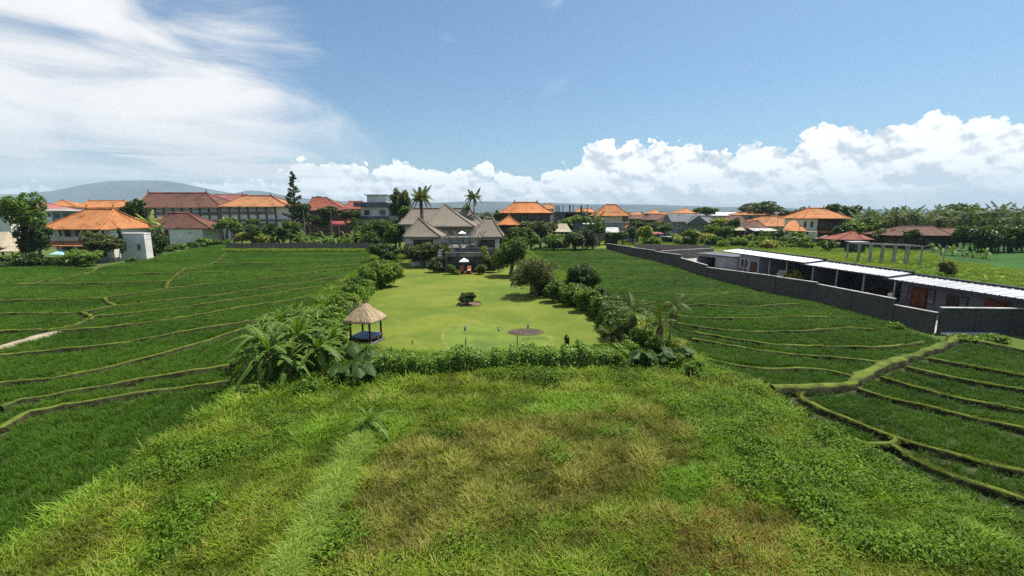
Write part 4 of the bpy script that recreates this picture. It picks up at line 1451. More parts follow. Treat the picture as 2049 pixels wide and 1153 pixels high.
# ---------------------------------------------------------------- orange roofed house, edge of the paddies
def house_orange():
    Y0 = 97.0
    xl, xr = P(75, 457, Y0).x, P(214, 459, Y0).x
    ze, cx = 6.45, (P(75, 457, Y0).x + P(214, 459, Y0).x) / 2
    w = xr - xl
    t = thing('house', 'two storey house with bright orange hipped roof beside the white tower', 'house', (cx, Y0, 0), R(-4))
    D = 13.0
    zr = 10.75
    roof(t, -w / 2, w / 2, -1.2, D, ze, zr, -w / 2 + 5.2, w / 2 - 3.2, T_ORANGE, T_ORANGE2, curve=0.05, cap=0.2)
    box_part('wall', t, M_WHITE, (-w / 2 + 1.2, w / 2 - 0.8, 2.2, D - 1.2, 0, ze - 0.18))
    box_part('balcony', t, M_WHITE, (-w / 2 + 0.9, w / 2 - 0.4, -0.5, 2.198, 3.75, 4.05))
    box_part('balustrade', t, M_WHITE, (-w / 2 + 0.9, w / 2 - 0.4, -0.48, -0.36, 4.052, 4.85))
    for k in range(4):
        x = -w / 2 + 1.1 + (w - 2.0) * k / 3
        box_part('post', t, M_WHITE, (x - 0.15, x + 0.15, -0.34, -0.04, 4.052, ze - 0.18))
        box_part('post', t, M_WHITE, (x - 0.18, x + 0.18, -1.9, -1.54, 0, 3.0))
    for k in range(3):
        window(t, (-w / 2 + 3.0 + k * 4.0, 2.2, 4.1), 2.6, 2.0, M_WOOD, bars=2)
        window(t, (-w / 2 + 3.0 + k * 4.0, 2.2, 0.3), 2.4, 2.3, M_WOOD, bars=2, name='door')
    # skirt roof over the ground floor
    b = MB()
    b.add([(-w / 2 - 0.6, -2.6, 3.05), (w / 2 + 0.2, -2.6, 3.05), (w / 2 - 0.6, -0.55, 3.95), (-w / 2 + 0.7, -0.55, 3.95), (-w / 2 - 0.6, -2.6, 2.9), (w / 2 + 0.2, -2.6, 2.9), (w / 2 - 0.6, -0.55, 3.6), (-w / 2 + 0.7, -0.55, 3.6)],
          [(0, 1, 2, 3), (7, 6, 5, 4), (0, 4, 5, 1), (1, 5, 6, 2), (3, 7, 4, 0), (2, 6, 7, 3)])
    b.build('skirt_roof', T_ORANGE, t)
house_orange()
def tower():
    a, b_ = P(237, 467, 95.7), P(286, 467, 95.7)
    w = b_.x - a.x
    t = thing('tower', 'white flat topped block with small window at the paddy edge', 'building', ((a.x + b_.x) / 2, 95.7, 0), R(4))
    box_part('wall', t, M_WHITE, (-w / 2, w / 2, 0, 2.0, 0, 5.45))
    box_part('parapet', t, M_WHITE, (-w / 2 - 0.06, w / 2 + 0.06, -0.06, 2.06, 5.452, 5.65))
    box_part('band', t, M_WHITE, (-w / 2 - 0.03, w / 2 + 0.03, -0.03, 2.03, 4.35, 4.45))
    window(t, (1.3, 0, 2.0), 0.9, 1.4, M_WHITE)
    window(t, (-1.4, 0, 1.9), 0.8, 2.0, M_WHITE, mp=M_GREYW, bars=0)
tower()
c = G(118, 522)
parasol('aqua parasol in front of the orange roofed house', (c.x, c.y + 1, 0), 2.4, 2.1, M_CYAN, 4)
# open thatched hut at the paddy corner
def hut_side():
    a = P(40, 470, 96)
    t = thing('thatched_hut', 'pale thatched hut roof beside the big leafy tree', 'hut', (P(-8, 505, 96).x, 96, 0), R(8))
    roof(t, -5.2, 4.6, -4, 4, 3.0, 5.9, -4.0, 3.0, THATCH_P, None, th=0.3, curve=0.02)
    for sx in (-4, 3.8):
        for sy in (-3.0, 3.0):
            box_part('post', t, M_WOOD, (sx - 0.12, sx + 0.12, sy - 0.12, sy + 0.12, 0, 3.0))
    roof(t, 2.2, 7.0, -4.6, 0.2, 2.1, 2.9, 3.4, 5.8, THATCH_P, None, th=0.2, curve=0.02, name='porch_roof')
    for sx in (2.7, 6.5):
        box_part('post', t, M_WOOD, (sx - 0.1, sx + 0.1, -4.2, -4.0, 0, 2.0))
hut_side()
# low stone wall before the house
def stone_wall(name, label, a, b_, h, th, m, group=None, coping=None, panels=None, mp=None):
    """wall from a to b with posts and separate panels"""
    d = Vector((b_[0] - a[0], b_[1] - a[1], 0))
    L = d.length
    t = thing(name, label, 'wall', (a[0], a[1], 0), math.atan2(d.y, d.x), group)
    n = panels or max(1, int(L / 3))
    r = random.Random(int(L * 10))
    seg = L / n
    for k in range(n):
        hh = h + r.uniform(-0.03, 0.03)
        box_part('panel', t, mp or m, (k * seg + 0.13, (k + 1) * seg - 0.13, -th / 2, th / 2, 0, hh))
    for k in range(n + 1):
        box_part('post', t, m, (k * seg - 0.128, k * seg + 0.128, -th / 2 - 0.05, th / 2 + 0.05, 0, h + 0.035))
    if coping:
        box_part('coping', t, coping, (-0.15, L + 0.15, -th / 2 - 0.08, th / 2 + 0.08, h + 0.037, h + 0.11))
    return t
stone_wall('stone_wall', 'low rough stone wall below the frangipani by the white tower', G(150, 530), G(240, 524), 0.95, 0.5, M_OLD, panels=4)
wa, wb = G(455, 503), G(745, 503)
stone_wall('boundary_wall', 'long weathered panel wall behind the curved rice terraces', wa, wb, 2.0, 0.2, M_OLD, coping=M_BLOCK, panels=12)
stone_wall('boundary_wall', 'plain concrete wall between the white shed and the yellow palms', (-101, 163), (-84, 160), 3.0, 0.2, M_CONC, coping=M_CAP, panels=4)
# shed with brown roof and white wall
def shed():
    a, b_ = P(338, 456, 140), P(403, 457, 140)
    t = thing('shed', 'low shed with dark brown roof and pale blank wall', 'shed', ((a.x + b_.x) / 2, 140, 0), R(3))
    w = b_.x - a.x
    box_part('wall', t, M_WHITE, (-w / 2, w / 2, 0, 9, 0, 4.7))
    box_part('band', t, M_CAP, (-w / 2 - 0.05, w / 2 + 0.05, -0.06, 9.05, 4.702, 5.15))
    box_part('side_wall', t, M_BRICKW, (-w / 2 - 3.6, -w / 2 - 0.06, 1.0, 9, 0, 4.4))
    roof(t, -w / 2 - 5.2, w / 2 + 3.0, -0.5, 11, 5.15, 9.75, -w / 2 - 3.2, -w / 2 + 3.0, T_BROWN, T_RED, curve=0.03, cap=0.2, finial=False)
    window(t, (1.2, 0, 3.6), 0.7, 0.35, M_GREYW, bars=1)
shed()
# school: two long wings
def school_wing(label, xl, xr, Y, depth, eave, ridge_, rl, rr, mroof, bays, bx0, bx1, end=0.0):
    pl, pr = P(xl, eave, Y), P(xr, eave, Y)
    cx, w, ze = (pl.x + pr.x) / 2, pr.x - pl.x, pl.z
    d = depth / 2
    zr = P((rl + rr) / 2, ridge_, Y + d).z
    t = thing('school', label, 'school', (cx, Y + d, 0))
    roof(t, -w / 2, w / 2, -d, d, ze, zr, P(rl, ridge_, Y + d).x - cx, P(rr, ridge_, Y + d).x - cx, mroof, T_RED, curve=0.04, cap=0.25)
    x0, x1 = -w / 2 + 1.4, w / 2 - 1.4
    box_part('wall', t, M_WHITE, (x0, x1, -d + 1.6, d - 1.6, 0, ze - 0.17))
    box_part('ledge', t, M_DCONC, (x0 - 0.2, x1 + 0.1, -d + 0.9, -d + 1.598, ze - 5.2, ze - 4.6))
    b0, b1 = P(bx0, eave, Y).x - cx, P(bx1, eave, Y).x - cx
    s = (b1 - b0) / bays
    for k in range(bays):
        xc = b0 + s * (k + 0.5)
        window(t, (xc, -d + 1.6, ze - 3.0), s * 0.80, 1.6, M_WHITE, bars=2, depth=0.14)
        window(t, (xc, -d + 1.6, ze - 1.25), s * 0.80, 0.75, M_WHITE, bars=1, depth=0.14)
        window(t, (xc, -d + 1.6, ze - 7.6), s * 0.80, 1.7, M_WHITE, bars=2, depth=0.14)
    for k in range(bays + 1):
        x = b0 + s * k
        box_part('pilaster', t, M_BRICKW, (x - 0.2, x + 0.2, -d + 1.2, -d + 1.598, 0, ze - 0.17))
    return t
school_wing('long school wing with dark brown tiled roof and window row', 268, 446, 170, 20, 415.5, 386.5, 297, 413, T_BROWN, 8, 285, 430)
school_wing('school wing with tan orange roof and six tall window bays', 433, 580, 164, 19, 413.5, 392.5, 485, 542, T_TAN, 6, 435, 546)
simple_house('house', 'faded pink red roof rising between the two school wings', 424, 500, 196, 16, 408, 389.5, 428, 494, T_PINK, M_WHITE, wins=0, cap=True)
simple_house('house', 'small orange hipped roof beyond the bright orange house, nearest the big tree', 92, 156, 170, 12, 413.5, 401, 122, 126, T_ORANGE, M_WHITE, wins=2)
simple_house('house', 'long low orange roof between the small orange roof and the school', 150, 268, 165, 12, 415, 402, 178, 248, T_ORANGE, M_WHITE, wins=4)
simple_house('house', 'faded red roof half hidden behind the big leafy tree', 56, 104, 150, 12, 421, 402, 66, 74, T_PINK, M_WHITE, wins=2)
simple_house('house', 'grey walled house with small window below the small orange roof', 88, 142, 135, 8, 422, 418, 95, 135, M_CONC, M_GREYW, wins=2, cap=False)
simple_house('house', 'weathered orange roof corner behind the big leafy tree', -40, 14, 150, 12, 416, 404, -22, -4, T_ORANGE, M_WHITE, wins=1)
simple_house('house', 'steep dark red roof beside the tall feathery conifer', 606, 697, 175, 16, 421, 395.5, 625, 653, T_RED, M_BRICKW, wins=3)
simple_house('house', 'red brown roof tucked behind the modern white building', 682, 742, 172, 14, 418.5, 403, 699, 724, T_RED, M_BRICKW, wins=2)
def carport():
    a, b_ = P(618, 451, 150), P(706, 451, 150)
    w = b_.x - a.x
    t = thing('carport', 'low red metal roof behind the row of banana plants', 'carport', ((a.x + b_.x) / 2, 150, 0))
    m_rs = mat('red_sheet', (0.36, 0.07, 0.075), var=0.12, scale=0.4, bscale=3, rough=0.5)
    b = MB()
    n = 10
    for k in range(n + 1):
        a_ = math.pi * k / n
        y, z = 3.4 - 3.4 * math.cos(a_), a.z + 1.3 * math.sin(a_)
        b.v += [(-w / 2, y, z), (w / 2, y, z)]
    b.f = [(2 * k, 2 * k + 1, 2 * k + 3, 2 * k + 2) for k in range(n)]
    b.mi = [0] * n
    o = b.build('roof', m_rs, t)
    box_part('end_panel', t, M_CREAM, (-w / 2 - 0.05, -w / 2 + 1.3, 0.3, 6.5, a.z, a.z + 0.7))
    for x in (-w / 2 + 0.3, 0, w / 2 - 0.3):
        for y in (0.1, 6.7):
            box_part('post', t, M_STEEL, (x - 0.08, x + 0.08, y - 0.08, y + 0.08, 0, a.z))
carport()
simple_house('shrine', 'tiny orange pyramid roof by the red metal carport', 687, 706, 143, 3, 446, 438.5, 696.5, 697.5, T_ORANGE, M_BRICKW, wins=0, over=0.5, cat='shrine')
def modern():
    Y = 150.0
    f = lambda px, py: P(px, py, Y)
    cx = f(757, 410).x
    t = thing('modern_building', 'modern white flat roofed building with rooftop box', 'building', (cx, Y, 0))
    X = lambda px: f(px, 410).x - cx
    Z = lambda py: f(757, py).z
    D = 11.0
    box_part('wall', t, M_WHITE, (X(720), X(776), 0.8, D, 0, Z(414.5)))
    box_part('roof_slab', t, M_DCONC, (X(709), X(779), -0.8, D, Z(414), Z(405)))
    box_part('side_slab', t, M_CONC, (X(779) + 0.01, X(803), -0.4, D, Z(415), Z(406)))
    box_part('roof_box', t, M_WHITE, (X(729), X(768), 3, 9, Z(404.9), Z(390.5)))
    box_part('roof_cap', t, M_CAP, (X(725), X(773), 2.3, 9.7, Z(390.3), Z(388.8)))
    box_part('balcony', t, M_DCONC, (X(709), X(778), -1.4, 0.798, Z(440), Z(432.5)))
    box_part('side_balcony', t, M_CONC, (X(778) + 0.01, X(803), -0.8, D, Z(441), Z(432.6)))
    box_part('side_wall', t, M_DARK, (X(776) + 0.01, X(799), 2.5, D - 0.5, 0, Z(415.2)))
    for k in range(5):
        x = X(780) + (X(800) - X(780)) * k / 4
        box_part('column', t, M_CONC, (x - 0.14, x + 0.14, 0.2, 0.5, Z(432.6), Z(415.1)))
    window(t, (X(732), 0.8, Z(431)), 1.9, Z(420) - Z(431), M_GREYW, bars=1)
    window(t, (X(763.5), 0.8, Z(431)), 1.9, Z(420) - Z(431), M_GREYW, bars=1)
    window(t, (X(745), 0.8, Z(455)), 3.0, 2.2, M_GREYW, bars=2)
modern()

# ---------------------------------------------------------------- houses beyond the garden
def verandah_house(name, label, xl, xr, Y, depth, eave, ridge_, rl, rr, mroof, bays):
    pl, pr = P(xl, eave, Y), P(xr, eave, Y)
    cx, w, ze = (pl.x + pr.x) / 2, pr.x - pl.x, pl.z
    d = depth / 2
    zr = P((rl + rr) / 2, ridge_, Y + d).z
    t = thing(name, label, 'house', (cx, Y + d, 0))
    roof(t, -w / 2, w / 2, -d, d, ze, zr, P(rl, ridge_, Y + d).x - cx, P(rr, ridge_, Y + d).x - cx, mroof, T_TAN, curve=0.06, cap=0.2)
    box_part('fascia', t, M_BWOOD, (-w / 2 + 0.8, w / 2 - 0.3, -d + 0.5, -d + 0.7, ze - 0.75, ze - 0.17))
    box_part('wall', t, M_BRICKW, (-w / 2 + 2, w / 2 - 1, -d + 2.2, d - 1, 0, ze - 0.17))
    box_part('floor_band', t, M_WHITE, (-w / 2 + 1.6, w / 2 - 0.7, -d + 0.7, -d + 2.19, ze - 3.6, ze - 3.1))
    box_part('lower_wall', t, M_GREYW, (-w / 2 + 1.8, w / 2 - 0.9, -d + 1.2, -d + 2.19, 0, ze - 3.602))
    for k in range(bays):
        x = -w / 2 + 2.4 + (w - 3.8) * (k + 0.5) / bays
        window(t, (x, -d + 2.2, ze - 3.05), (w - 3.8) / bays * 0.86, 2.5, M_WOOD, bars=1)
    for k in range(bays + 1):
        x = -w / 2 + 2.4 + (w - 3.8) * k / bays
        box_part('post', t, M_WOOD, (x - 0.1, x + 0.1, -d + 0.75, -d + 0.95, ze - 3.098, ze - 0.76))
    b = MB()
    b.tube([(0.4, 0, zr), (0.4, 0, zr + 1.5)], 0.04, 4)
    b.tube([(0.0, 0, zr + 1.1), (0.8, 0, zr + 1.1)], 0.03, 4)
    b.build('aerial', M_STEEL, t)
verandah_house('house', 'house with mottled orange brown roof and dark verandah windows', 998, 1108, 150, 13, 426, 405.5, 1029, 1075, T_ORANGE2, 6)
simple_house('pavilion', 'small pyramid of mottled orange tiles beside the dark verandah house', 992, 1043, 128, 7, 450, 432, 1017.5, 1019, T_ORANGE2, M_WOOD, wins=1, cat='pavilion')
simple_house('house', 'small brown roof peeping behind the mottled orange brown roof', 1084, 1114, 172, 8, 418, 408.5, 1090, 1102, T_TAN, M_WHITE, wins=1)
def skeleton():
    Y = 160.0
    x0, x1 = P(1110, 424, Y).x, P(1178, 424, Y).x
    z = P(1140, 424, Y).z
    t = thing('unfinished_building', 'unfinished concrete building with bare columns standing on its roof slab', 'building', ((x0 + x1) / 2, Y, 0))
    w = x1 - x0
    box_part('slab', t, M_DCONC, (-w / 2, w / 2, 0, 9, z - 0.5, z))
    box_part('wall', t, M_DCONC, (-w / 2 + 0.3, -w * 0.18, 0.4, 9, 0, z - 0.502), (w * 0.05, w / 2 - 0.3, 0.4, 9, 0, z - 0.502))
    box_part('back_wall', t, M_DARK, (-w * 0.18 + 0.01, w * 0.05 - 0.01, 5, 5.4, 0, z - 0.502))
    r = random.Random(3)
    for k, (px, top) in enumerate(((1113, 410), (1118, 411), (1123, 411), (1127, 410), (1142, 411), (1145, 410), (1148, 410), (1165, 411), (1169, 410), (1176, 409))):
        x = P(px, 424, Y).x - (x0 + x1) / 2
        box_part('column', t, M_DCONC if k % 3 else M_CONC, (x - 0.16, x + 0.16, 1 + (k % 3) * 2.5, 1.32 + (k % 3) * 2.5, z, P(px, top, Y).z))
    window(t, (w * 0.25, 0.4, z - 2.6), 1.4, 1.4, M_CONC)
skeleton()
simple_house('house', 'low orange roofs showing behind the bare concrete columns', 1150, 1194, 180, 10, 425, 418, 1158, 1184, T_ORANGE, M_BRICKW, wins=2)
def house_r1():
    pl, pr = P(1189, 432, 160), P(1263, 432, 160)
    cx, w, ze = (pl.x + pr.x) / 2, pr.x - pl.x, pl.z
    t = thing('house', 'two storey house with plain orange roof and cream upper wall', 'house', (cx, 165, 0))
    roof(t, -w / 2, w / 2, -5, 5, ze, P(1222, 409.5, 165).z, P(1212, 410, 165).x - cx, P(1231, 410, 165).x - cx, T_ORANGE, T_ORANGE, curve=0.03, cap=0.15, finial=False)
    a, b_ = P(1211, 440, 161).x - cx, P(1258, 440, 161).x - cx
    box_part('wall', t, M_CREAM, (a, b_, -3.6, 4, ze - 2.1, ze - 0.17))
    box_part('floor_band', t, M_WHITE, (a - 0.3, b_ + 0.2, -4.2, 4, ze - 2.4, ze - 2.102))
    box_part('lower_wall', t, M_GREYW, (a - 0.1, b_ + 0.1, -3.9, 4, 0, ze - 2.402))
    window(t, (b_ - 1.6, -3.6, ze - 2.0), 1.1, 1.7, M_BWOOD, name='door')
    window(t, (b_ - 0.5, -3.6, ze - 2.0), 0.7, 1.7, M_BWOOD)
    window(t, (a + 3, -3.9, ze - 5.6), 1.6, 1.4, M_WOOD)
house_r1()
simple_house('house', 'low orange tiled lean-to beside the cream walled house', 1254, 1284, 150, 5, 455.5, 446.5, 1258, 1280, T_ORANGE, M_GREYW, wins=1)
simple_house('thatched_hut', 'small pale thatched hut roof among the banana plants', 1102, 1146, 128, 7, 464, 447.5, 1118, 1134, THATCH_P, M_WOOD, wins=0, cap=False, cat='hut', curve=0.10)
def lean_to(name, label, xl, xr, Y, depth, py_low, py_high, m_roof, m_wall, cat='shed'):
    a, b_ = P(xl, py_low, Y), P(xr, py_low, Y)
    z1 = P((xl + xr) / 2, py_high, Y + depth).z
    cx, w = (a.x + b_.x) / 2, b_.x - a.x
    t = thing(name, label, cat, (cx, Y, 0))
    b = MB()
    z0 = a.z
    b.add([(-w / 2, -0.3, z0), (w / 2, -0.3, z0), (w / 2 + 0.3, depth, z1), (-w / 2 + 0.3, depth, z1), (-w / 2, -0.3, z0 - 0.12), (w / 2, -0.3, z0 - 0.12), (w / 2 + 0.3, depth, z1 - 0.12), (-w / 2 + 0.3, depth, z1 - 0.12)],
          [(0, 1, 2, 3), (7, 6, 5, 4), (0, 4, 5, 1), (1, 5, 6, 2), (2, 6, 7, 3), (3, 7, 4, 0)])
    b.build('roof', m_roof, t)
    box_part('wall', t, m_wall, (-w / 2 + 0.4, w / 2 - 0.4, 0.3, depth - 0.2, 0, z0 - 0.13))
    window(t, (-w * 0.15, 0.3, max(0.1, z0 - 2.2)), 0.9, min(1.9, z0 - 0.3), M_WOOD, name='door')
    return t
lean_to('shed', 'shed with sloping pale metal sheet roof by the grey wall', 1213, 1240, 140, 4, 465, 455, M_CAP, M_WOOD)
lean_to('shed', 'plank walled shed with flat roof behind the tall palm trunk', 1168, 1206, 137, 5, 448.5, 446.5, M_CAP, M_OLD)
lean_to('shed', 'small red metal shed in the overgrown plot', 1302, 1334, 150, 4, 470, 464.5, mat('red_sheet', (0.36, 0.07, 0.075)), mat('dark_red_wall', (0.12, 0.04, 0.03)))
lean_to('shed', 'low grey roofed shelter attached to the red metal shed', 1322, 1343, 147, 3, 474, 470.5, M_CAP, M_DARK)
def gable_house():
    Y = 175
    pl, pr = P(1342, 444, Y), P(1398, 446, Y)
    cx, w, ze = (pl.x + pr.x) / 2, pr.x - pl.x, pl.z
    zr = P(1370, 427.5, Y + 5).z
    t = thing('house', 'grey gabled house with slate roof behind a plain olive wall', 'house', (cx, Y, 0))
    b = MB()
    def gable(x0, x1, y0, y1, z0, z1, th=0.2):
        ym = (y0 + y1) / 2
        b.add([(x0, y0, z0), (x1, y0, z0), (x1, ym, z1), (x0, ym, z1), (x1, y1, z0), (x0, y1, z0), (x0, y0, z0 - th), (x1, y0, z0 - th), (x1, y1, z0 - th), (x0, y1, z0 - th)],
              [(0, 1, 2, 3), (3, 2, 4, 5), (0, 6, 7, 1), (6, 9, 8, 7), (1, 7, 8, 4, 2), (0, 3, 5, 9, 6)])
    gable(-w / 2, w / 2, -0.8, 10, ze, zr)
    b.build('roof', T_GREY, t)
    b = MB()
    xx = w / 2 - 1.5
    zz = ze - 0.6
    b.add([(xx - 4.2, -3.2, zz), (xx, -3.2, zz + 3.0), (xx, 6, zz + 3.0), (xx - 4.2, 6, zz), (xx + 4.2, -3.2, zz), (xx + 4.2, 6, zz)], [(0, 1, 2, 3), (1, 4, 5, 2), (0, 4, 1), (3, 2, 5)])
    b.build('front_gable', T_GREY, t)
    box_part('wall', t, M_GREYW, (-w / 2 + 0.5, w / 2 + 1.5, 0.5, 9, 0, ze - 0.22))
    window(t, (-w * 0.2, 0.5, ze - 2), 1.4, 0.9, M_WHITE)
gable_house()
M_OLIVE = mat('olive_wall', (0.135, 0.13, 0.105), var=0.15, scale=0.4, bscale=4)
stone_wall('boundary_wall', 'plain olive grey wall in front of the grey gabled house', (58.5, 160), (71, 150), 4.1, 0.25, M_OLIVE, panels=3)
stone_wall('boundary_wall', 'short return of the olive grey wall facing the bushes', (71.3, 150), (76, 157), 3.8, 0.25, M_OLIVE, panels=2)
FAR = [
    ('house', 'orange pyramid roof far beyond the brown tiled rooftops', 1300, 1324, 330, 18, 427.5, 420, 1311, 1313, T_ORANGE, M_BRICKW),
    ('house', 'long dull brown roof in the far village, beside the orange pyramid', 1292, 1342, 250, 18, 440, 429, 1300, 1335, T_BROWN, M_BRICKW),
    ('house', 'dark brown roof at the village edge behind the cream walled house', 1258, 1296, 260, 18, 438, 430, 1264, 1290, T_BROWN, M_BRICKW),
    ('house', 'orange tiled roof with raised finial behind the grey gabled house', 1354, 1392, 230, 14, 426.5, 417, 1371, 1374, T_ORANGE, M_WHITE),
    ('house', 'brown roof close beside the grey gabled house', 1326, 1352, 210, 12, 445, 430, 1334, 1348, T_BROWN, M_BRICKW),
    ('house', 'grey hipped roof adjoining the grey gabled house', 1396, 1434, 180, 12, 446, 434, 1402, 1420, T_GREY, M_GREYW),
    ('house', 'broad dark brown roof in front of the white warehouse', 1440, 1502, 185, 16, 449, 431, 1462, 1482, T_BROWN, M_WOOD),
    ('house', 'dark brown roof in front of the big orange roof', 1482, 1540, 170, 12, 457, 441.5, 1505, 1516, T_BROWN, M_WOOD),
    ('house', 'flat topped orange roof below the broad round tree', 1486, 1552, 230, 16, 430, 422, 1494, 1544, T_ORANGE, M_GREYW),
    ('house', 'long orange roof ending against the two storey cream house', 1518, 1622, 172, 16, 453, 433.5, 1544, 1612, T_TAN, M_CREAM),
    ('house', 'small orange roof wedge before the long orange roof', 1508, 1544, 185, 12, 446, 434, 1524, 1540, T_ORANGE, M_BRICKW),
]
for q in FAR:
    simple_house(*q[:11], m_wall=q[11], wins=2)
def warehouse():
    Y = 300
    a, b_ = P(1424, 431.5, Y), P(1494, 431.5, Y)
    t = thing('warehouse', 'white flat warehouse roof far behind the brown roofs', 'warehouse', ((a.x + b_.x) / 2, Y, 0))
    w = b_.x - a.x
    roof(t, -w / 2, w / 2, -2, 26, a.z, a.z + 2.2, -w / 2 + 2, w / 2 - 2, M_METAL, None, curve=0.0)
    box_part('wall', t, M_CAP, (-w / 2 + 0.6, w / 2 - 0.6, -1, 25, 0, a.z - 0.18))
warehouse()
def house_cream():
    Y = 150.0
    f = lambda px, py: P(px, py, Y)
    cx = f(1652, 438).x
    X = lambda px: f(px, 438).x - cx
    Z = lambda py: f(1652, py).z
    t = thing('house', 'two storey cream house with orange roof and brown brick front', 'house', (cx, Y, 0))
    ze = Z(437)
    roof(t, X(1602), X(1702), -1.2, 12, ze, P(1650, 417, Y + 6).z, X(1638) , X(1668), T_ORANGE, T_ORANGE2, curve=0.03, cap=0.2)
    box_part('wall', t, M_CREAM, (X(1607), X(1637), 0, 10, 0, ze - 0.17))
    box_part('brick_front', t, M_BRICKW, (X(1637) + 0.01, X(1690), 0.6, 10, 0, ze - 0.17))
    window(t, (X(1612), 0, Z(455)), 0.8, Z(444) - Z(455), M_WOOD, bars=0)
    window(t, (X(1625.5), 0, Z(455)), 0.8, Z(444) - Z(455), M_WOOD, bars=0)
    window(t, (X(1648), 0.6, Z(456)), 2.2, Z(445) - Z(456), M_WOOD, bars=1)
    window(t, (X(1670), 0.6, Z(456)), 2.2, Z(445) - Z(456), M_WOOD, bars=1)
    window(t, (X(1643), 0.6, Z(477)), 1.6, 1.9, M_WOOD, name='door')
    for px in (1660, 1675, 1689):
        box_part('post', t, M_WOOD, (X(px) - 0.15, X(px) + 0.15, -0.6, -0.3, 0, ze - 0.17))
    b = MB()
    b.add([(X(1639), -1.6, Z(465)), (X(1662), -1.6, Z(465)), (X(1662), 0.55, Z(461)), (X(1639), 0.55, Z(461)), (X(1639), -1.6, Z(465) - 0.15), (X(1662), -1.6, Z(465) - 0.15), (X(1662), 0.55, Z(461) - 0.15), (X(1639), 0.55, Z(461) - 0.15)],
          [(0, 1, 2, 3), (7, 6, 5, 4), (0, 4, 5, 1), (1, 5, 6, 2), (3, 7, 4, 0)])
    b.build('porch_roof', T_ORANGE, t)
    box_part('balcony', t, M_WHITE, (X(1607), X(1637), -0.35, -0.01, Z(462), Z(460.5)))
house_cream()
def annex():
    Y = 146.0
    cx = P(1588, 460, Y).x
    X = lambda px: P(px, 460, Y).x - cx
    Z = lambda py: P(1588, py, Y).z
    t = thing('annex', 'long cream annex with sloping orange roof below the cream house', 'building', (cx, Y, 0))
    b = MB()
    b.add([(X(1563), -0.8, Z(461)), (X(1612), -0.8, Z(463)), (X(1612), 6, Z(441)), (X(1600), 6, Z(444)), (X(1563), -0.8, Z(461) - 0.2), (X(1612), -0.8, Z(463) - 0.2), (X(1612), 6, Z(441) - 0.2), (X(1600), 6, Z(444) - 0.2)],
          [(0, 1, 2, 3), (7, 6, 5, 4), (0, 4, 5, 1), (1, 5, 6, 2), (2, 6, 7, 3), (3, 7, 4, 0)])
    b.build('roof', T_ORANGE, t)
    box_part('wall', t, M_CREAM, (X(1564), X(1637), 0, 5, 1.6, Z(463.4)))
    box_part('base_wall', t, M_DCONC, (X(1564) - 0.05, X(1637) + 0.05, -0.05, 5, 0, 1.598))
    for px in (1575, 1588, 1602, 1616):
        window(t, (X(px), 0, 3.0), 0.8, 0.7, M_WOOD, bars=0)
annex()
def red_pavilion():
    Y = 125.0
    a, b_ = P(1674, 480, Y), P(1757, 479, Y)
    t = thing('pavilion', 'open pavilion with dark red tiled hip roof by the round bush', 'pavilion', ((a.x + b_.x) / 2, Y + 4, 0))
    w = b_.x - a.x
    zr = P(1708, 463, Y + 4).z
    roof(t, -w / 2, w / 2 * 0.35, -4, 4, a.z, zr, P(1706, 463, Y + 4).x - (a.x + b_.x) / 2, P(1711, 463, Y + 4).x - (a.x + b_.x) / 2, T_RED, T_RED, curve=0.05, cap=0.12)
    roof(t, w * 0.12, w / 2, -3, 4, a.z, zr - 1.0, w * 0.2, w * 0.42, T_RED, None, curve=0.05, name='rear_roof')
    box_part('wall', t, M_DARK, (-w / 2 + 1.4, w / 2 - 1, -0.5, 3, 0, a.z - 0.17))
    for sx in (-w / 2 + 0.7, -w * 0.12, w * 0.12, w / 2 - 0.6):
        box_part('post', t, M_WOOD, (sx - 0.12, sx + 0.12, -3.0, -2.76, 0, a.z - 0.17))
red_pavilion()
simple_house('house', 'long low brown roof in front of the coconut grove', 1790, 1912, 122, 12, 471.5, 453, 1800, 1868, T_BROWN, M_WOOD, wins=4)
simple_house('house', 'brown roof corner hidden among shrubs beside the long brown roof', 1862, 1936, 126, 9, 470, 457, 1880, 1915, T_BROWN, M_WOOD, wins=1)
simple_house('thatched_hut', 'grey hut roof showing through trees behind the red pavilion', 1742, 1784, 150, 8, 459, 450.5, 1752, 1776, M_CONC, M_WOOD, wins=0, cap=False, cat='hut')
lean_to('shelter', 'dark shelter with pale tarpaulin roof before the long orange roof', 1508, 1556, 140, 4, 462, 457, M_CAP, M_DARK, 'shelter')
simple_house('thatched_hut', 'tiny pale thatched shelter below the brown brick front', 1643, 1664, 132, 3, 478, 471, 1652, 1656, THATCH_P, M_WOOD, wins=0, cap=False, cat='hut', over=0.6)
simple_house('thatched_hut', 'tiny pale thatched roof by the dark brown roofs', 1472, 1494, 138, 3, 461, 455, 1480, 1486, THATCH_P, M_WOOD, wins=0, cap=False, cat='hut', over=0.6)

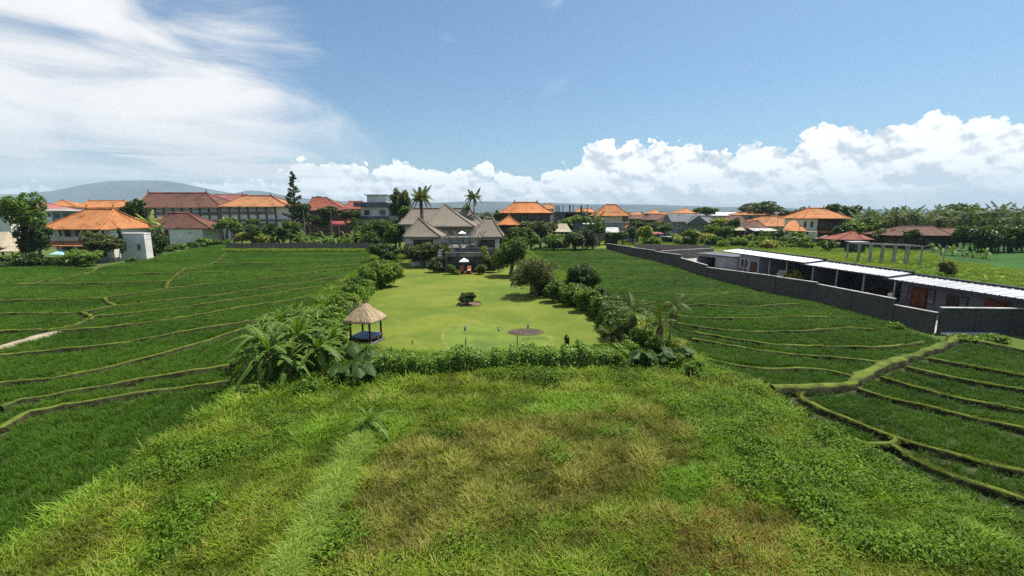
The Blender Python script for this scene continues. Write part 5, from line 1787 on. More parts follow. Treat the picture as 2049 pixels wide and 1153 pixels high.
# concrete frame in the field
def concrete_frame():
    # long frame going back obliquely
    z = 3.6
    A, B = G(1722, 489, z), G(1846, 494, z)
    A2, B2 = G(1716, 486, z), G(1850, 490, z)
    Yd = 4.0
    t = thing('concrete_frame', 'bare concrete frame of posts and beams in the grass plot', 'frame', (0, 0, 0))
    L1, L2 = Vector((A.x, A.y, z)), Vector((B.x, B.y, z))
    back = Vector((0.5, Yd, 0))
    b = MB()
    def beam(p, q, w=0.10, h=0.2):
        d = (q - p).normalized()
        s = Vector((-d.y, d.x, 0)) * w
        b2 = MB()
        b2.add([p - s, q - s, q + s, p + s, p - s + Vector((0, 0, h)), q - s + Vector((0, 0, h)), q + s + Vector((0, 0, h)), p + s + Vector((0, 0, h))],
               [(0, 3, 2, 1), (4, 5, 6, 7), (0, 1, 5, 4), (1, 2, 6, 5), (2, 3, 7, 6), (3, 0, 4, 7)])
        b2.build('beam', M_CONC, t)
    beam(L1, L2)
    beam(L1 + back, L2 + back)
    for k in range(6):
        s = k / 5
        p = L1.lerp(L2, s)
        beam(p + Vector((0, 0.18, 0.01)), p + back + Vector((0, -0.18, 0.01)), 0.08, 0.17)
        for q in (p, p + back):
            box_part('post', t, M_CONC, (q.x - 0.11, q.x + 0.11, q.y - 0.11, q.y + 0.11, 0, z - 0.002))
concrete_frame()
lean_to('shelter', 'thin white flat roof beside the bare concrete frame', 1705, 1738, 112, 3, 484, 482.5, M_CAP, M_DARK, 'shelter')
# poles
def pole(label, px, py, top, lean=0.0, r_=0.09, m=None, group='thin poles standing in the overgrown plot'):
    c = G(px, py)
    h = P(px, top, c.y).z
    t = thing('pole', label, 'pole', (c.x, c.y, 0), 0, group)
    b = MB()
    b.tube([(0, 0, -0.1), (lean * 0.5, 0, h * 0.5), (lean, 0, h)], [r_, r_ * 0.9, r_ * 0.75], 6)
    b.build('shaft', m or M_CONC, t)
    b = MB()
    b.box(lean - 0.16, lean + 0.16, -0.03, 0.03, h - 0.22, h - 0.14)
    b.build('crossbar', M_STEEL, t)
pole('slender grey pole standing between the red shed and the yard wall', 1271, 494, 446)
pole('pale concrete post among bushes behind the yard wall', 1452, 490, 462)
pole('thin grey pole beside the dark shelter with tarpaulin roof', 1488, 492, 455)
pole('leaning pale pole near the dark shelter with tarpaulin roof', 1501, 492, 458, 0.8)
pole('tall thin dark pole rising past the long orange roof', 1552, 486, 434, 0, 0.06, M_WOOD)
pole('slim pole in front of the long cream annex', 1578, 487, 456, 0.2, 0.06, M_WOOD)
pole('twin of the slim pole in front of the cream annex, nearer the house', 1596, 489, 450, 0, 0.07, M_WOOD)
pole('stout pole at the corner of the cream annex', 1624, 492, 464, 0.1, 0.12)
pole('pale post standing alone in the field by the banana row', 1886, 524, 490, 0.4, 0.1)
pole('thin lamp pole behind the panel wall by the conifer', 613, 500, 419, 0, 0.07, M_STEEL)
pole('thin grey pole by the dark red roof behind bananas', 667, 500, 424, 0, 0.06, M_STEEL)
for k, (px, py) in enumerate(((1543, 490), (1520, 488), (1533, 489), (1560, 491), (1571, 491), (1609, 493))):
    c = G(px, py)
    t = thing('fence_post', 'short pale concrete post before the cream annex, ' + ('third from', 'first from', 'second from', 'fourth from', 'fifth from', 'sixth from')[k] + ' the dark shelter', 'post', (c.x, c.y, 0), 0, 'short concrete posts before the annex')
    b = MB()
    b.tube([(0, 0, -0.1), (0, 0, 2.4)], [0.2, 0.17], 4)
    b.build('shaft', M_CONC, t)

# ---------------------------------------------------------------- yard with white metal roofs
WALL = [  # pixel column, base row, top row left of the step, top row right of it
    (1214, 499, 488, 488), (1263, 513, 495, 496), (1310, 523, 502, 504), (1361, 537.5, 511, 517), (1413, 556.5, 532, 536), (1548, 590, 554, 555), (1632, 605, 567, 570), (1785, 645, 600, 612), (1870, 667, 628, 628)]
def yard_wall():
    pts = []
    for px, bpy_, tl, tr in WALL:
        g = G(px, bpy_)
        pts.append((g, P(px, tl, g.y).z, P(px, tr, g.y).z))
    t = thing('yard_wall', 'long dark block wall stepping down beside the rice field', 'wall', (0, 0, 0))
    for (a, _, za), (b_, zb, _) in zip(pts[:-1], pts[1:]):
        d = b_ - a
        L = d.length
        n = max(1, round(L / 4.2))
        u = d.normalized()
        s = Vector((-u.y, u.x, 0)) * 0.10
        for k in range(n):
            p, q = a + d * (k / n) + u * 0.12, a + d * ((k + 1) / n) - u * 0.12
            z0, z1 = za + (zb - za) * k / n, za + (zb - za) * (k + 1) / n
            m = MB()
            m.add([p - s, q - s, q + s, p + s] + [Vector((v.x, v.y, z)) for v, z in ((p - s, z0), (q - s, z1), (q + s, z1), (p + s, z0))], [(0, 3, 2, 1), (4, 5, 6, 7), (0, 1, 5, 4), (1, 2, 6, 5), (2, 3, 7, 6), (3, 0, 4, 7)])
            m.build('panel', M_BLOCK, t)
            zz = max(z0, z1 if k == n - 1 else 0)
            m = MB()
            pc = a + d * (k / n)
            m.box(pc.x - 0.14, pc.x + 0.14, pc.y - 0.14, pc.y + 0.14, 0, z0 + 0.05)
            m.build('post', M_BLOCK, t)
        m = MB()
        s2 = s * 1.55
        lift = Vector((0, 0, 0.07))
        A, B = Vector((a.x, a.y, za + 0.052)), Vector((b_.x, b_.y, zb + 0.052))
        m.add([A - s2, B - s2, B + s2, A + s2, A - s2 + lift, B - s2 + lift, B + s2 + lift, A + s2 + lift], [(0, 3, 2, 1), (4, 5, 6, 7), (0, 1, 5, 4), (1, 2, 6, 5), (2, 3, 7, 6), (3, 0, 4, 7)])
        m.build('coping', M_CAP, t)
yard_wall()
ca = G(1872, 667)
cb = G(2230, 672)
stone_wall('yard_wall', 'end wall of the yard running away from the wall corner', (ca.x + 0.3, ca.y), cb, 2.12, 0.2, M_BLOCK, coping=M_CAP, panels=5)
led = thing('ledge', 'narrow pale concrete ledge at the foot of the yard wall', 'ledge', (ca.x, ca.y, 0))
box_part('slab', led, M_CAP, (0.2, 4.6, -0.75, -0.2, 0, 0.16))
# back walls of the empty lot behind the wall
stone_wall('yard_wall', 'weathered brown wall closing the far end of the yard', G(1272, 505), G(1420, 507), 2.0, 0.2, M_OLD, panels=6)
stone_wall('yard_wall', 'lower weathered cross wall inside the yard', G(1322, 521), G(1425, 514), 1.9, 0.2, M_OLD, coping=M_CAP, panels=5)
yc = gl((1214, 499), (1310, 523), (1413, 556), (1548, 590), (1632, 605), (1785, 645), (1870, 667), (2300, 672)) + [Vector((37.9, 75.4, 0)) + Vector((0.136, -0.9907, 0)) * s_ + Vector((0.9907, 0.136, 0)) * 6.8 for s_ in (46, 30, 15, 0, -6)] + gl((1420, 507), (1272, 505))
m_yard = mat('yard_concrete', (0.36, 0.33, 0.29), var=0.2, scale=0.3, bscale=3, fine=0.1)
sheet('yard', yc, 0.016, m_yard)

GA = Vector((37.9, 75.4, 0))
GD = Vector((0.136, -0.9907, 0))
GN = Vector((0.9907, 0.136, 0))
GRZ = math.atan2(GD.y, GD.x)
def on_line(px, off=0.0):
    """distance along the workshop front line where a pixel column crosses it"""
    d = ray(px, 560)
    A = GA + GN * off
    # A + s GD = t (dx,dy)
    det = GD.x * (-d.y) - GD.y * (-d.x)
    return (-A.x * (-d.y) + A.y * (-d.x)) / det
def workshop(label, px0, px1, zl, zr_, parts):
    s0, s1 = on_line(px0, -1.5), on_line(px1, -1.5)
    L = s1 - s0
    o = GA + GD * s0
    t = thing('workshop', label, 'building', (o.x, o.y, 0), GRZ)   # local x along the front, local y = away from the wall
    D = 6.5
    # front slope in separate ribbed sheets
    n = max(6, int(L / 1.0))
    ov = 0.6
    for k in range(n):
        x0, x1 = -ov + (L + ov) * k / n, -ov + (L + ov) * (k + 1) / n
        b = MB()
        yy = [-1.5, 1.6]
        zz = [zl, zr_]
        w = x1 - x0
        prof = [(0.01, 0.012), (0.06, 0.09), (0.16, 0.012), (0.46, 0.012), (0.52, 0.06), (0.60, 0.012), (0.99, 0.012)]
        for y, z in zip(yy, zz):
            for u, h in prof:
                b.v.append((x0 + u * w, y, z + h))
        m = len(prof)
        b.f = [(i, i + 1, m + i + 1, m + i) for i in range(m - 1)]
        b.mi = [0] * len(b.f)
        b.build('roof_sheet', M_METAL, t)
    b = MB()
    b.add([(-ov, -1.5, zl), (L, -1.5, zl), (L, 1.6, zr_), (-ov, 1.6, zr_), (-ov, -1.5, zl - 0.14), (L, -1.5, zl - 0.14), (L, 1.6, zr_ - 0.14), (-ov, 1.6, zr_ - 0.14)],
          [(0, 1, 2, 3), (7, 6, 5, 4), (0, 4, 5, 1), (1, 5, 6, 2), (2, 6, 7, 3), (3, 7, 4, 0)])
    b.build('roof_deck', M_GUTTER, t)
    b = MB()
    b.add([(-ov, 1.602, zr_ + 0.1), (L, 1.602, zr_ + 0.1), (L, D + 0.5, zr_ - 0.9), (-ov, D + 0.5, zr_ - 0.9), (-ov, 1.602, zr_ - 0.14), (L, 1.602, zr_ - 0.14), (L, D + 0.5, zr_ - 1.05), (-ov, D + 0.5, zr_ - 1.05)],
          [(0, 1, 2, 3), (7, 6, 5, 4), (0, 4, 5, 1), (1, 5, 6, 2), (2, 6, 7, 3), (3, 7, 4, 0)])
    b.build('rear_roof', M_GUTTER, t)
    box_part('ridge_gutter', t, M_GUTTER, (-ov, L, 1.45, 1.75, zr_ + 0.102, zr_ + 0.22))
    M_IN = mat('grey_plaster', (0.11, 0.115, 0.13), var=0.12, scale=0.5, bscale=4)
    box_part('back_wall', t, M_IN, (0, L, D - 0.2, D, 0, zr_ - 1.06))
    parts(t, L, zl, D, M_IN)
    return t
def lp(px, px0):
    return on_line(px) - on_line(px0, -1.5)
def parts1(t, L, z, D, mi):
    a, b_ = lp(1477, 1447), lp(1516, 1447)
    box_part('front_wall', t, mat('blue_grey_render', (0.33, 0.35, 0.39), var=0.08), (a - 0.1, b_, 0, D - 0.21, 0, z - 0.16))
    window(t, (lp(1487, 1447), 0, 0.5), 2.1, 2.0, M_WHITE, bars=1)
    window(t, (lp(1506, 1447), 0, 0.02), 1.5, 2.2, M_BWOOD, mp=M_BWOOD, bars=0, name='door')
    for px in (1540, 1575):
        x = lp(px, 1447)
        box_part('post', t, M_STEEL, (x - 0.07, x + 0.07, -0.3, -0.16, 0, z - 0.16))
    box_part('side_wall', t, mi, (L - 0.2, L, 0, D - 0.21, 0, z - 0.16))
def parts2(t, L, z, D, mi):
    for k in range(4):
        x = L * (k + 0.02) / 3.1
        box_part('post', t, M_STEEL, (x - 0.07, x + 0.07, -0.2, -0.06, 0, z - 0.16))
    box_part('bench', t, M_WOOD, (L * 0.4, L * 0.62, 3.2, 4.2, 0.0, 0.85))
def parts3(t, L, z, D, mi):
    box_part('front_wall', t, mi, (0.3, L, 0.0, D - 0.21, 0, z - 0.16))
    for k, (px, wd, hd) in enumerate(((1848, 2.7, 2.0), (2006, 2.0, 1.8))):
        x = lp(px, 1776)
        window(t, (x, 0, 0.9 if k else 0.9), wd, 1.45, M_BWOOD, mp=M_BWOOD if k else M_GLASS, bars=1)
        window(t, (x - 0.15, -0.1, 0.02), 1.5, 2.2, M_BWOOD, mp=M_BWOOD, bars=1, name='door')
        box_part('lintel', t, M_BRICKW, (x - wd / 2, x + wd / 2, -0.05, 0.0, 2.65, 2.75))
    x = lp(1912, 1776)
    window(t, (x, 0, 0.02), 0.95, 2.1, M_BWOOD, mp=M_DARK, bars=0, name='door')
    window(t, (x + 0.95, 0, 1.0), 0.8, 1.15, M_WOOD, bars=0)
workshop('workshop bay with white roof, window and red door beside the parked car', 1447, 1606, 3.45, 3.74, parts1)
workshop('open workshop bay with white metal roof and dark interior', 1606, 1776, 3.22, 3.52, parts2)
workshop('workshop end with ribbed white roof and brown doors', 1776, 2140, 3.00, 3.30, parts3)
def store():
    a, b_ = G(1393, 533), G(1476, 544)
    d = b_ - a
    t = thing('store', 'pale store wall with wide black doorway inside the yard', 'building', (a.x, a.y, 0), math.atan2(d.y, d.x))
    L = d.length
    z = 2.35
    w0 = L * 0.47
    box_part('wall', t, M_GREYW, (w0, L, 0, 0.25, 0, z), (0, 0.3, 0, 0.25, 0, z), (0.302, w0 - 0.002, 0.0, 0.25, z - 0.35, z))
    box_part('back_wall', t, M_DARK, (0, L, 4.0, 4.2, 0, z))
    box_part('roof', t, M_DCONC, (-0.2, L + 0.1, -0.2, 4.4, z + 0.002, z + 0.16))
    box_part('side_wall', t, M_GREYW, (-0.01, 0.2, 0.26, 3.99, 0, z - 0.01))
    box_part('kerb', t, M_CAP, (w0, L, -0.8, -0.01, 0.02, 0.2))
store()

def car(label, loc, rz):
    t = thing('car', label, 'car', loc, rz)      # local +X is forward
    m_body = mat('silver_paint', (0.62, 0.63, 0.65), var=0.03, rough=0.3, spec=0.6, metal=0.3)
    sec = [(-2.10, 0.45, 0.95, 0.80), (-1.95, 0.38, 1.02, 0.86), (-0.8, 0.36, 1.02, 0.88), (0.9, 0.36, 1.0, 0.87), (1.6, 0.38, 0.92, 0.84), (2.1, 0.45, 0.78, 0.72)]
    b = MB()
    for x, z0, z1, w in sec:
        b.v += [(x, -w * 0.92, z0), (x, -w, (z0 + z1) / 2), (x, -w * 0.94, z1), (x, w * 0.94, z1), (x, w, (z0 + z1) / 2), (x, w * 0.92, z0)]
    for i in range(len(sec) - 1):
        for k in range(6):
            b.f.append((i * 6 + k, i * 6 + (k + 1) % 6, (i + 1) * 6 + (k + 1) % 6, (i + 1) * 6 + k))
    n = (len(sec) - 1) * 6
    b.f += [(5, 4, 3, 2, 1, 0), tuple(n + k for k in range(6))]
    b.mi = [0] * len(b.f)
    body = b.build('body', m_body, t)
    cab = [(-2.02, 0.80), (-1.75, 0.74), (0.1, 0.70), (0.95, 0.76)]
    b = MB()
    bot = [(-2.0, -0.8), (1.0, -0.8), (1.0, 0.8), (-2.0, 0.8)]
    top = [(-1.75, -0.66), (0.25, -0.66), (0.25, 0.66), (-1.75, 0.66)]
    b.add([(x, y, 1.0) for x, y in bot] + [(x, y, 1.58) for x, y in top], [(0, 1, 5, 4), (1, 2, 6, 5), (2, 3, 7, 6), (3, 0, 4, 7)])
    b.build('windows', M_GLASS, t)
    b = MB()
    b.add([(x, y, 1.575) for x, y in top] + [(x * 0.96, y * 0.86, 1.66) for x, y in top], [(0, 1, 5, 4), (1, 2, 6, 5), (2, 3, 7, 6), (3, 0, 4, 7), (4, 5, 6, 7)])
    b.build('roof_panel', m_body, t)
    for i in range(4):
        j = MB()
        j.tube([(bot[i][0], bot[i][1], 1.0), (top[i][0], top[i][1], 1.58)], 0.045, 5)
        j.build('pillar', m_body, t)
    for sx in (-1.3, 1.3):
        for sy in (-0.82, 0.82):
            w = MB()
            w.tube([(sx, sy - 0.11, 0.33), (sx, sy + 0.11, 0.33)], 0.33, 16)
            o = w.build('wheel', M_BLACK, t)
            w = MB()
            w.tube([(sx, sy - 0.118, 0.33), (sx, sy + 0.118, 0.33)], 0.19, 10)
            w.build('rim', M_STEEL, o)
    m_tl = mat('red_lamp', (0.35, 0.02, 0.02), var=0.05, rough=0.3)
    for sy in (-0.68, 0.68):
        box_part('tail_lamp', t, m_tl, (-2.13, -2.0, sy - 0.12, sy + 0.12, 0.72, 0.98))
        box_part('headlight', t, M_CLOTH, (2.0, 2.12, sy - 0.14, sy + 0.10, 0.62, 0.74))
    box_part('bumper', t, M_GREYW, (-2.18, -2.06, -0.8, 0.8, 0.40, 0.58))
    box_part('number_plate', t, M_CLOTH, (-2.15, -2.09, -0.22, 0.22, 0.66, 0.78))
q = GA + GD * on_line(1566) + GN * 1.6
car('silver estate car parked in the open workshop bay', (q.x, q.y, 0.016), math.atan2(GN.y, GN.x))
def motorbike(label, loc, rz, m, group):
    t = thing('motorbike', label, 'motorbike', loc, rz, group)
    for x in (-0.62, 0.62):
        b = MB()
        pts = [(x + 0.27 * math.cos(a), 0, 0.29 + 0.27 * math.sin(a)) for a in [6.2832 * k / 14 for k in range(15)]]
        b.tube(pts, 0.055, 6, False)
        o = b.build('wheel', M_BLACK, t)
        b = MB()
        b.tube([(x, -0.06, 0.29), (x, 0.06, 0.29)], 0.12, 8)
        b.build('hub', M_STEEL, o)
    b = MB()
    b.tube([(0.62, 0, 0.29), (0.48, 0, 0.75), (0.40, 0, 1.0)], 0.045, 6)
    b.tube([(0.42, -0.32, 1.02), (0.42, 0.32, 1.02)], 0.02, 5)
    b.build('fork', M_STEEL, t)
    b = MB()
    b.add([(-0.7, -0.12, 0.55), (-0.1, -0.16, 0.42), (0.35, -0.16, 0.5), (0.45, -0.14, 0.95), (0.25, -0.12, 0.62), (-0.7, -0.1, 0.75),
           (-0.7, 0.12, 0.55), (-0.1, 0.16, 0.42), (0.35, 0.16, 0.5), (0.45, 0.14, 0.95), (0.25, 0.12, 0.62), (-0.7, 0.1, 0.75)],
          [(5, 4, 3, 2, 1, 0), (6, 7, 8, 9, 10, 11)] + [(i, (i + 1) % 6, 6 + (i + 1) % 6, 6 + i) for i in range(6)])
    b.build('body', m, t)
    box_part('seat', t, M_BLACK, (-0.72, 0.15, -0.13, 0.13, 0.752, 0.83))
    box_part('headlamp', t, M_CLOTH, (0.46, 0.54, -0.08, 0.08, 0.86, 0.98))
q = GA + GD * on_line(1530) + GN * 1.2
motorbike('dark motorbike standing in the bay beside the red door', (q.x, q.y, 0.016), 0.5, mat('dark_blue_paint', (0.04, 0.05, 0.09), rough=0.3), 'motorbikes in the workshop bays')
q = GA + GD * on_line(1493) + GN * -0.9
motorbike('motorbike parked under the white framed workshop window', (q.x, q.y, 0.016), 1.9, M_BLACK, 'motorbikes in the workshop bays')
q = GA + GD * on_line(1715) + GN * 2.2
motorbike('dark motorbike in the open bay near the bench', (q.x, q.y, 0.016), 0.9, M_BLACK, 'motorbikes in the workshop bays')

def person():
    g = GA + GD * on_line(1808) + GN * -1.3
    t = thing('person', 'person in pale shirt and dark trousers walking by the brown doors', 'person', (g.x, g.y, 0.016), R(70))
    m_sk = mat('skin', (0.28, 0.15, 0.09), var=0.08, scale=4)
    m_sh = mat('pale_shirt', (0.72, 0.72, 0.70), var=0.08, scale=4)
    m_tr = mat('dark_trousers', (0.05, 0.05, 0.06), var=0.1, scale=4)
    V = [(0, 0, 0.95), (0, 0, 1.12), (0.02, 0, 1.38), (0.04, 0, 1.50), (0.06, 0, 1.60), (0.07, 0, 1.71),
         (0.02, 0.19, 1.42), (-0.10, 0.25, 1.16), (0.05, 0.26, 0.94), (0.10, 0.25, 0.85),
         (0.02, -0.19, 1.42), (0.16, -0.24, 1.18), (0.36, -0.20, 1.06), (0.45, -0.18, 1.04),
         (0.0, 0.10, 0.88), (0.16, 0.11, 0.50), (0.08, 0.11, 0.08), (0.22, 0.12, 0.04),
         (0.0, -0.10, 0.88), (-0.10, -0.11, 0.49), (-0.26, -0.11, 0.12), (-0.14, -0.12, 0.04)]
    Ed = [(0, 1), (1, 2), (2, 3), (3, 4), (4, 5), (2, 6), (6, 7), (7, 8), (8, 9), (2, 10), (10, 11), (11, 12), (12, 13), (0, 14), (14, 15), (15, 16), (16, 17), (0, 18), (18, 19), (19, 20), (20, 21)]
    rad = [0.15, 0.15, 0.16, 0.055, 0.095, 0.085, 0.065, 0.05, 0.038, 0.035, 0.065, 0.05, 0.038, 0.035, 0.10, 0.065, 0.045, 0.04, 0.10, 0.065, 0.045, 0.04]
    me = bpy.data.meshes.new('body')
    me.from_pydata(V, Ed, [])
    o = obj('body', me, t)
    sm = o.modifiers.new('skin', 'SKIN')
    sm.use_smooth_shade = True
    for i, v in enumerate(me.skin_vertices[0].data):
        v.radius = (rad[i] * 0.85, rad[i])
        v.use_root = (i == 0)
    o.modifiers.new('sub', 'SUBSURF').levels = 1
    dg = bpy.context.evaluated_depsgraph_get()
    me2 = bpy.data.meshes.new_from_object(o.evaluated_get(dg))
    o.modifiers.clear()
    o.data = me2
    me2.materials.clear()
    for q in (m_sh, m_tr, m_sk):
        me2.materials.append(q)
    for p in me2.polygons:
        c = p.center
        p.material_index = 1 if c.z < 0.98 and abs(c.y) < 0.22 else (2 if c.z > 1.47 or (abs(c.y) > 0.15 and c.z < 1.2) or c.x > 0.22 else 0)
    hb = MB()
    hb.lathe([(0.02, 0.12), (0.075, 0.10), (0.098, 0.04), (0.09, -0.02)][::-1], 10, (0.055, 0, 1.70))
    hb.build('hair', M_BLACK, t)
person()
# ================================================================== plants
L_MID = leafmat('leaf_mid', (0.050, 0.105, 0.014), (0.115, 0.185, 0.026))
L_DARK = leafmat('leaf_dark', (0.026, 0.062, 0.012), (0.075, 0.125, 0.022))
L_BRIGHT = leafmat('leaf_bright', (0.085, 0.175, 0.015), (0.20, 0.30, 0.03))
L_YELLOW = leafmat('leaf_yellow', (0.17, 0.22, 0.02), (0.36, 0.36, 0.05))
L_OLIVE = leafmat('leaf_olive', (0.055, 0.082, 0.022), (0.13, 0.15, 0.045))
L_PALM = leafmat('palm_leaf', (0.045, 0.085, 0.012), (0.135, 0.17, 0.032), trans=0.25, spec=0.2)
L_BROWN = leafmat('withered_frond', (0.13, 0.085, 0.035), (0.25, 0.17, 0.06), trans=0.15)
L_BANANA = leafmat('banana_leaf', (0.045, 0.105, 0.010), (0.12, 0.205, 0.022), trans=0.42, island=False, rough=0.5, spec=0.2)
L_EAR = leafmat('big_round_leaf', (0.040, 0.092, 0.018), (0.085, 0.15, 0.035), trans=0.35, island=False, rough=0.55, spec=0.2)
M_BARK = mat('bark', (0.14, 0.11, 0.085), var=0.25, scale=3, bscale=18, fine=0.2, bump=0.4)
M_PALE_BARK = mat('pale_bark', (0.30, 0.27, 0.23), var=0.25, scale=3, bscale=18, fine=0.2)
M_STALK = mat('banana_stalk', (0.20, 0.20, 0.08), var=0.3, scale=3, bscale=12, stretch=(1, 1, 0.3))

M_RIB = mat('leaf_midrib', (0.30, 0.36, 0.10), var=0.1, scale=3)
_seed = [1000]
def nseed():
    _seed[0] += 1
    return _seed[0]
def lobes_for(rx, ry, rz, k, r):
    out = [(0, 0, 0, rx * 0.72, ry * 0.72, rz * 0.78)]
    for i in range(k):
        a = 6.283 * i / k + r.uniform(-0.5, 0.5)
        u = r.uniform(0.35, 0.62)
        out.append((rx * u * math.cos(a), ry * u * math.sin(a), rz * r.uniform(-0.35, 0.42), rx * r.uniform(0.36, 0.52), ry * r.uniform(0.36, 0.52), rz * r.uniform(0.36, 0.55)))
    return out
def tree(label, cx, top, bot, hw, base, m, name='tree', group=None, cat='tree', lobes=5, trunk=True, leaf=None, dens=1.0, base_px=None, bark=None, Y=None, inner=0.55, width=0.5):
    """tree or shrub: crown box given in the photograph, foot on the ground row base (or depth Y)"""
    if Y is None:
        Y = G(cx, base).y
    bx = P(base_px or cx, 500, Y).x
    pt, pb = P(cx, top, Y), P(cx, bot, Y)
    dist = math.hypot(pt.x, Y)
    rx = hw / FPX * Y * 1.16
    rz = max(0.3, (pt.z - pb.z) / 2) * 1.12
    zc = pt.z - rz * 0.90
    if name == 'shrub':                       # shrubs reach the ground
        zt = pt.z
        zb = min(pb.z, 0.0 if Y < 115 else pb.z)
        rz = max(0.35, (zt - zb) / 2 * 1.12)
        zc = zt - rz * 0.88
    leaf = leaf or max(0.13, dist * 0.0042)
    s = nseed()
    r = random.Random(s)
    area = 4 * math.pi * ((rx * rx * 2 + rx * rz * 4) / 6)
    n = int(min(9000, max(500, dens * 2.6 * area / (leaf * leaf * 0.36))))
    t = thing(name, label, cat, (bx, Y, 0), 0, group)
    me = crown_mesh('crown', lobes_for(rx, rx * 0.9, rz, lobes, r), n, leaf, m, width, s, inner)
    obj('crown', me, t, (pt.x - bx, 0, zc))
    if trunk:
        b = MB()
        tr = max(0.06, min(0.3, rx * 0.07))
        top_ = Vector((pt.x - bx, 0, zc))
        mid = Vector(((pt.x - bx) * 0.4 + r.uniform(-0.2, 0.2) * rx * 0.4, 0, zc * 0.5))
        b.tube([(0, 0, -0.1), mid, top_], [tr * 1.5, tr * 1.05, tr * 0.5], 7)
        for k in range(4):
            a = 6.283 * k / 4 + r.uniform(-0.6, 0.6)
            st = mid.lerp(top_, r.uniform(0.05, 0.6))
            en = top_ + Vector((rx * 0.6 * math.cos(a), rx * 0.55 * math.sin(a), rz * r.uniform(-0.2, 0.5)))
            b.tube([st, st.lerp(en, 0.5) + Vector((0, 0, -0.08 * rz)), en], [tr * 0.7, tr * 0.45, tr * 0.15], 5)
        b.build('trunk', bark or M_BARK, t, smooth=True)
    return t
def shrub(label, cx, top, bot, hw, m, group=None, base=None, **k):
    return tree(label, cx, top, bot + 1, hw, base or bot, m, name='shrub', cat='shrub', group=group, trunk=k.pop('trunk', False), **k)

# ---- banana plants: every leaf a part
def banana_leaf(seed, L=2.3, w=0.52, arch=1.0):
    r = random.Random(seed)
    n = 13
    v, f = [], []
    for i in range(n + 1):
        t = i / n
        x = L * (t ** 0.96) * (0.92 if arch > 1 else 1)
        z = L * (0.62 * t - 0.86 * arch * t * t)
        ww = w * max(0.04, math.sin(math.pi * min(1, t * 0.93 + 0.05)) ** 0.55) * (0.16 if t < 0.13 else 1) * 0.5
        jl, jr = r.uniform(0.72, 1.05), r.uniform(0.72, 1.05)
        up = 0.10
        v += [(x + r.uniform(-0.03, 0.03), -ww * jl, z + ww * up - abs(r.gauss(0, 0.04))), (x, 0, z - 0.03), (x + r.uniform(-0.03, 0.03), ww * jr, z + ww * up - abs(r.gauss(0, 0.04)))]
    for i in range(n):
        a = i * 3
        if r.random() > 0.10:
            f.append((a, a + 1, a + 4, a + 3))
        if r.random() > 0.10:
            f.append((a + 1, a + 2, a + 5, a + 4))
    o_ = len(v)
    for i in range(n + 1):                       # pale midrib standing proud of the blade
        x, y, z = v[i * 3 + 1]
        q_ = 0.030 * (1 - 0.75 * i / n)
        v += [(x, -q_, z + 0.018), (x, q_, z + 0.018)]
    nb = len(f)
    f += [(o_ + 2 * i, o_ + 2 * i + 1, o_ + 2 * i + 3, o_ + 2 * i + 2) for i in range(n)]
    me = bpy.data.meshes.new('leaf')
    me.from_pydata(v, [], f)
    me.materials.append(L_BANANA)
    me.materials.append(M_RIB)
    me.polygons.foreach_set('material_index', [0] * nb + [1] * n)
    me.update()
    return me
BLEAF = [banana_leaf(1, 2.2, 0.62, 1.0), banana_leaf(2, 2.4, 0.64, 1.25), banana_leaf(3, 2.2, 0.58, 1.5), banana_leaf(4, 1.9, 0.55, 0.65), banana_leaf(5, 2.4, 0.60, 1.75)]
_sm = {}
ORD = 'first second third fourth fifth sixth seventh eighth ninth tenth eleventh twelfth'.split()
def rank(items, k):
    return ORD[sorted(range(len(items)), key=lambda i: items[i][0]).index(k)]
def banana(label, loc, h=2.2, s=1.0, n=9, group=None, seed=None, name='banana_plant'):
    r = random.Random(seed or nseed())
    t = thing(name, label, 'banana plant', (loc[0], loc[1], 0), r.uniform(0, 6.28), group)
    key = round(h, 1)
    if key not in _sm:
        b = MB()
        b.tube([(0, 0, -0.1), (0.02, 0, h * 0.5), (0, 0.02, h)], [0.14, 0.11, 0.07], 8)
        _sm[key] = b.mesh('stalk', M_STALK, True)
    obj('stalk', _sm[key], t)
    for k in range(n):
        a = 2.4 * k + r.uniform(-0.3, 0.3)
        up = k / max(1, n - 1)
        lm = BLEAF[[4, 2, 1, 4, 1, 0, 2, 0, 3, 3, 3][min(10, int(up * 9) + r.choice((0, 0, 1)))]]
        pitch = -(0.10 + 0.75 * up ** 1.6) + r.uniform(-0.12, 0.12)
        o = obj('leaf', lm, t, (0, 0, h * (0.86 + 0.14 * up)), scale=s * r.uniform(0.82, 1.1), rot=(r.uniform(-0.25, 0.25), pitch, a))
    return t
BG = 'banana plants in the clump beside the gazebo'
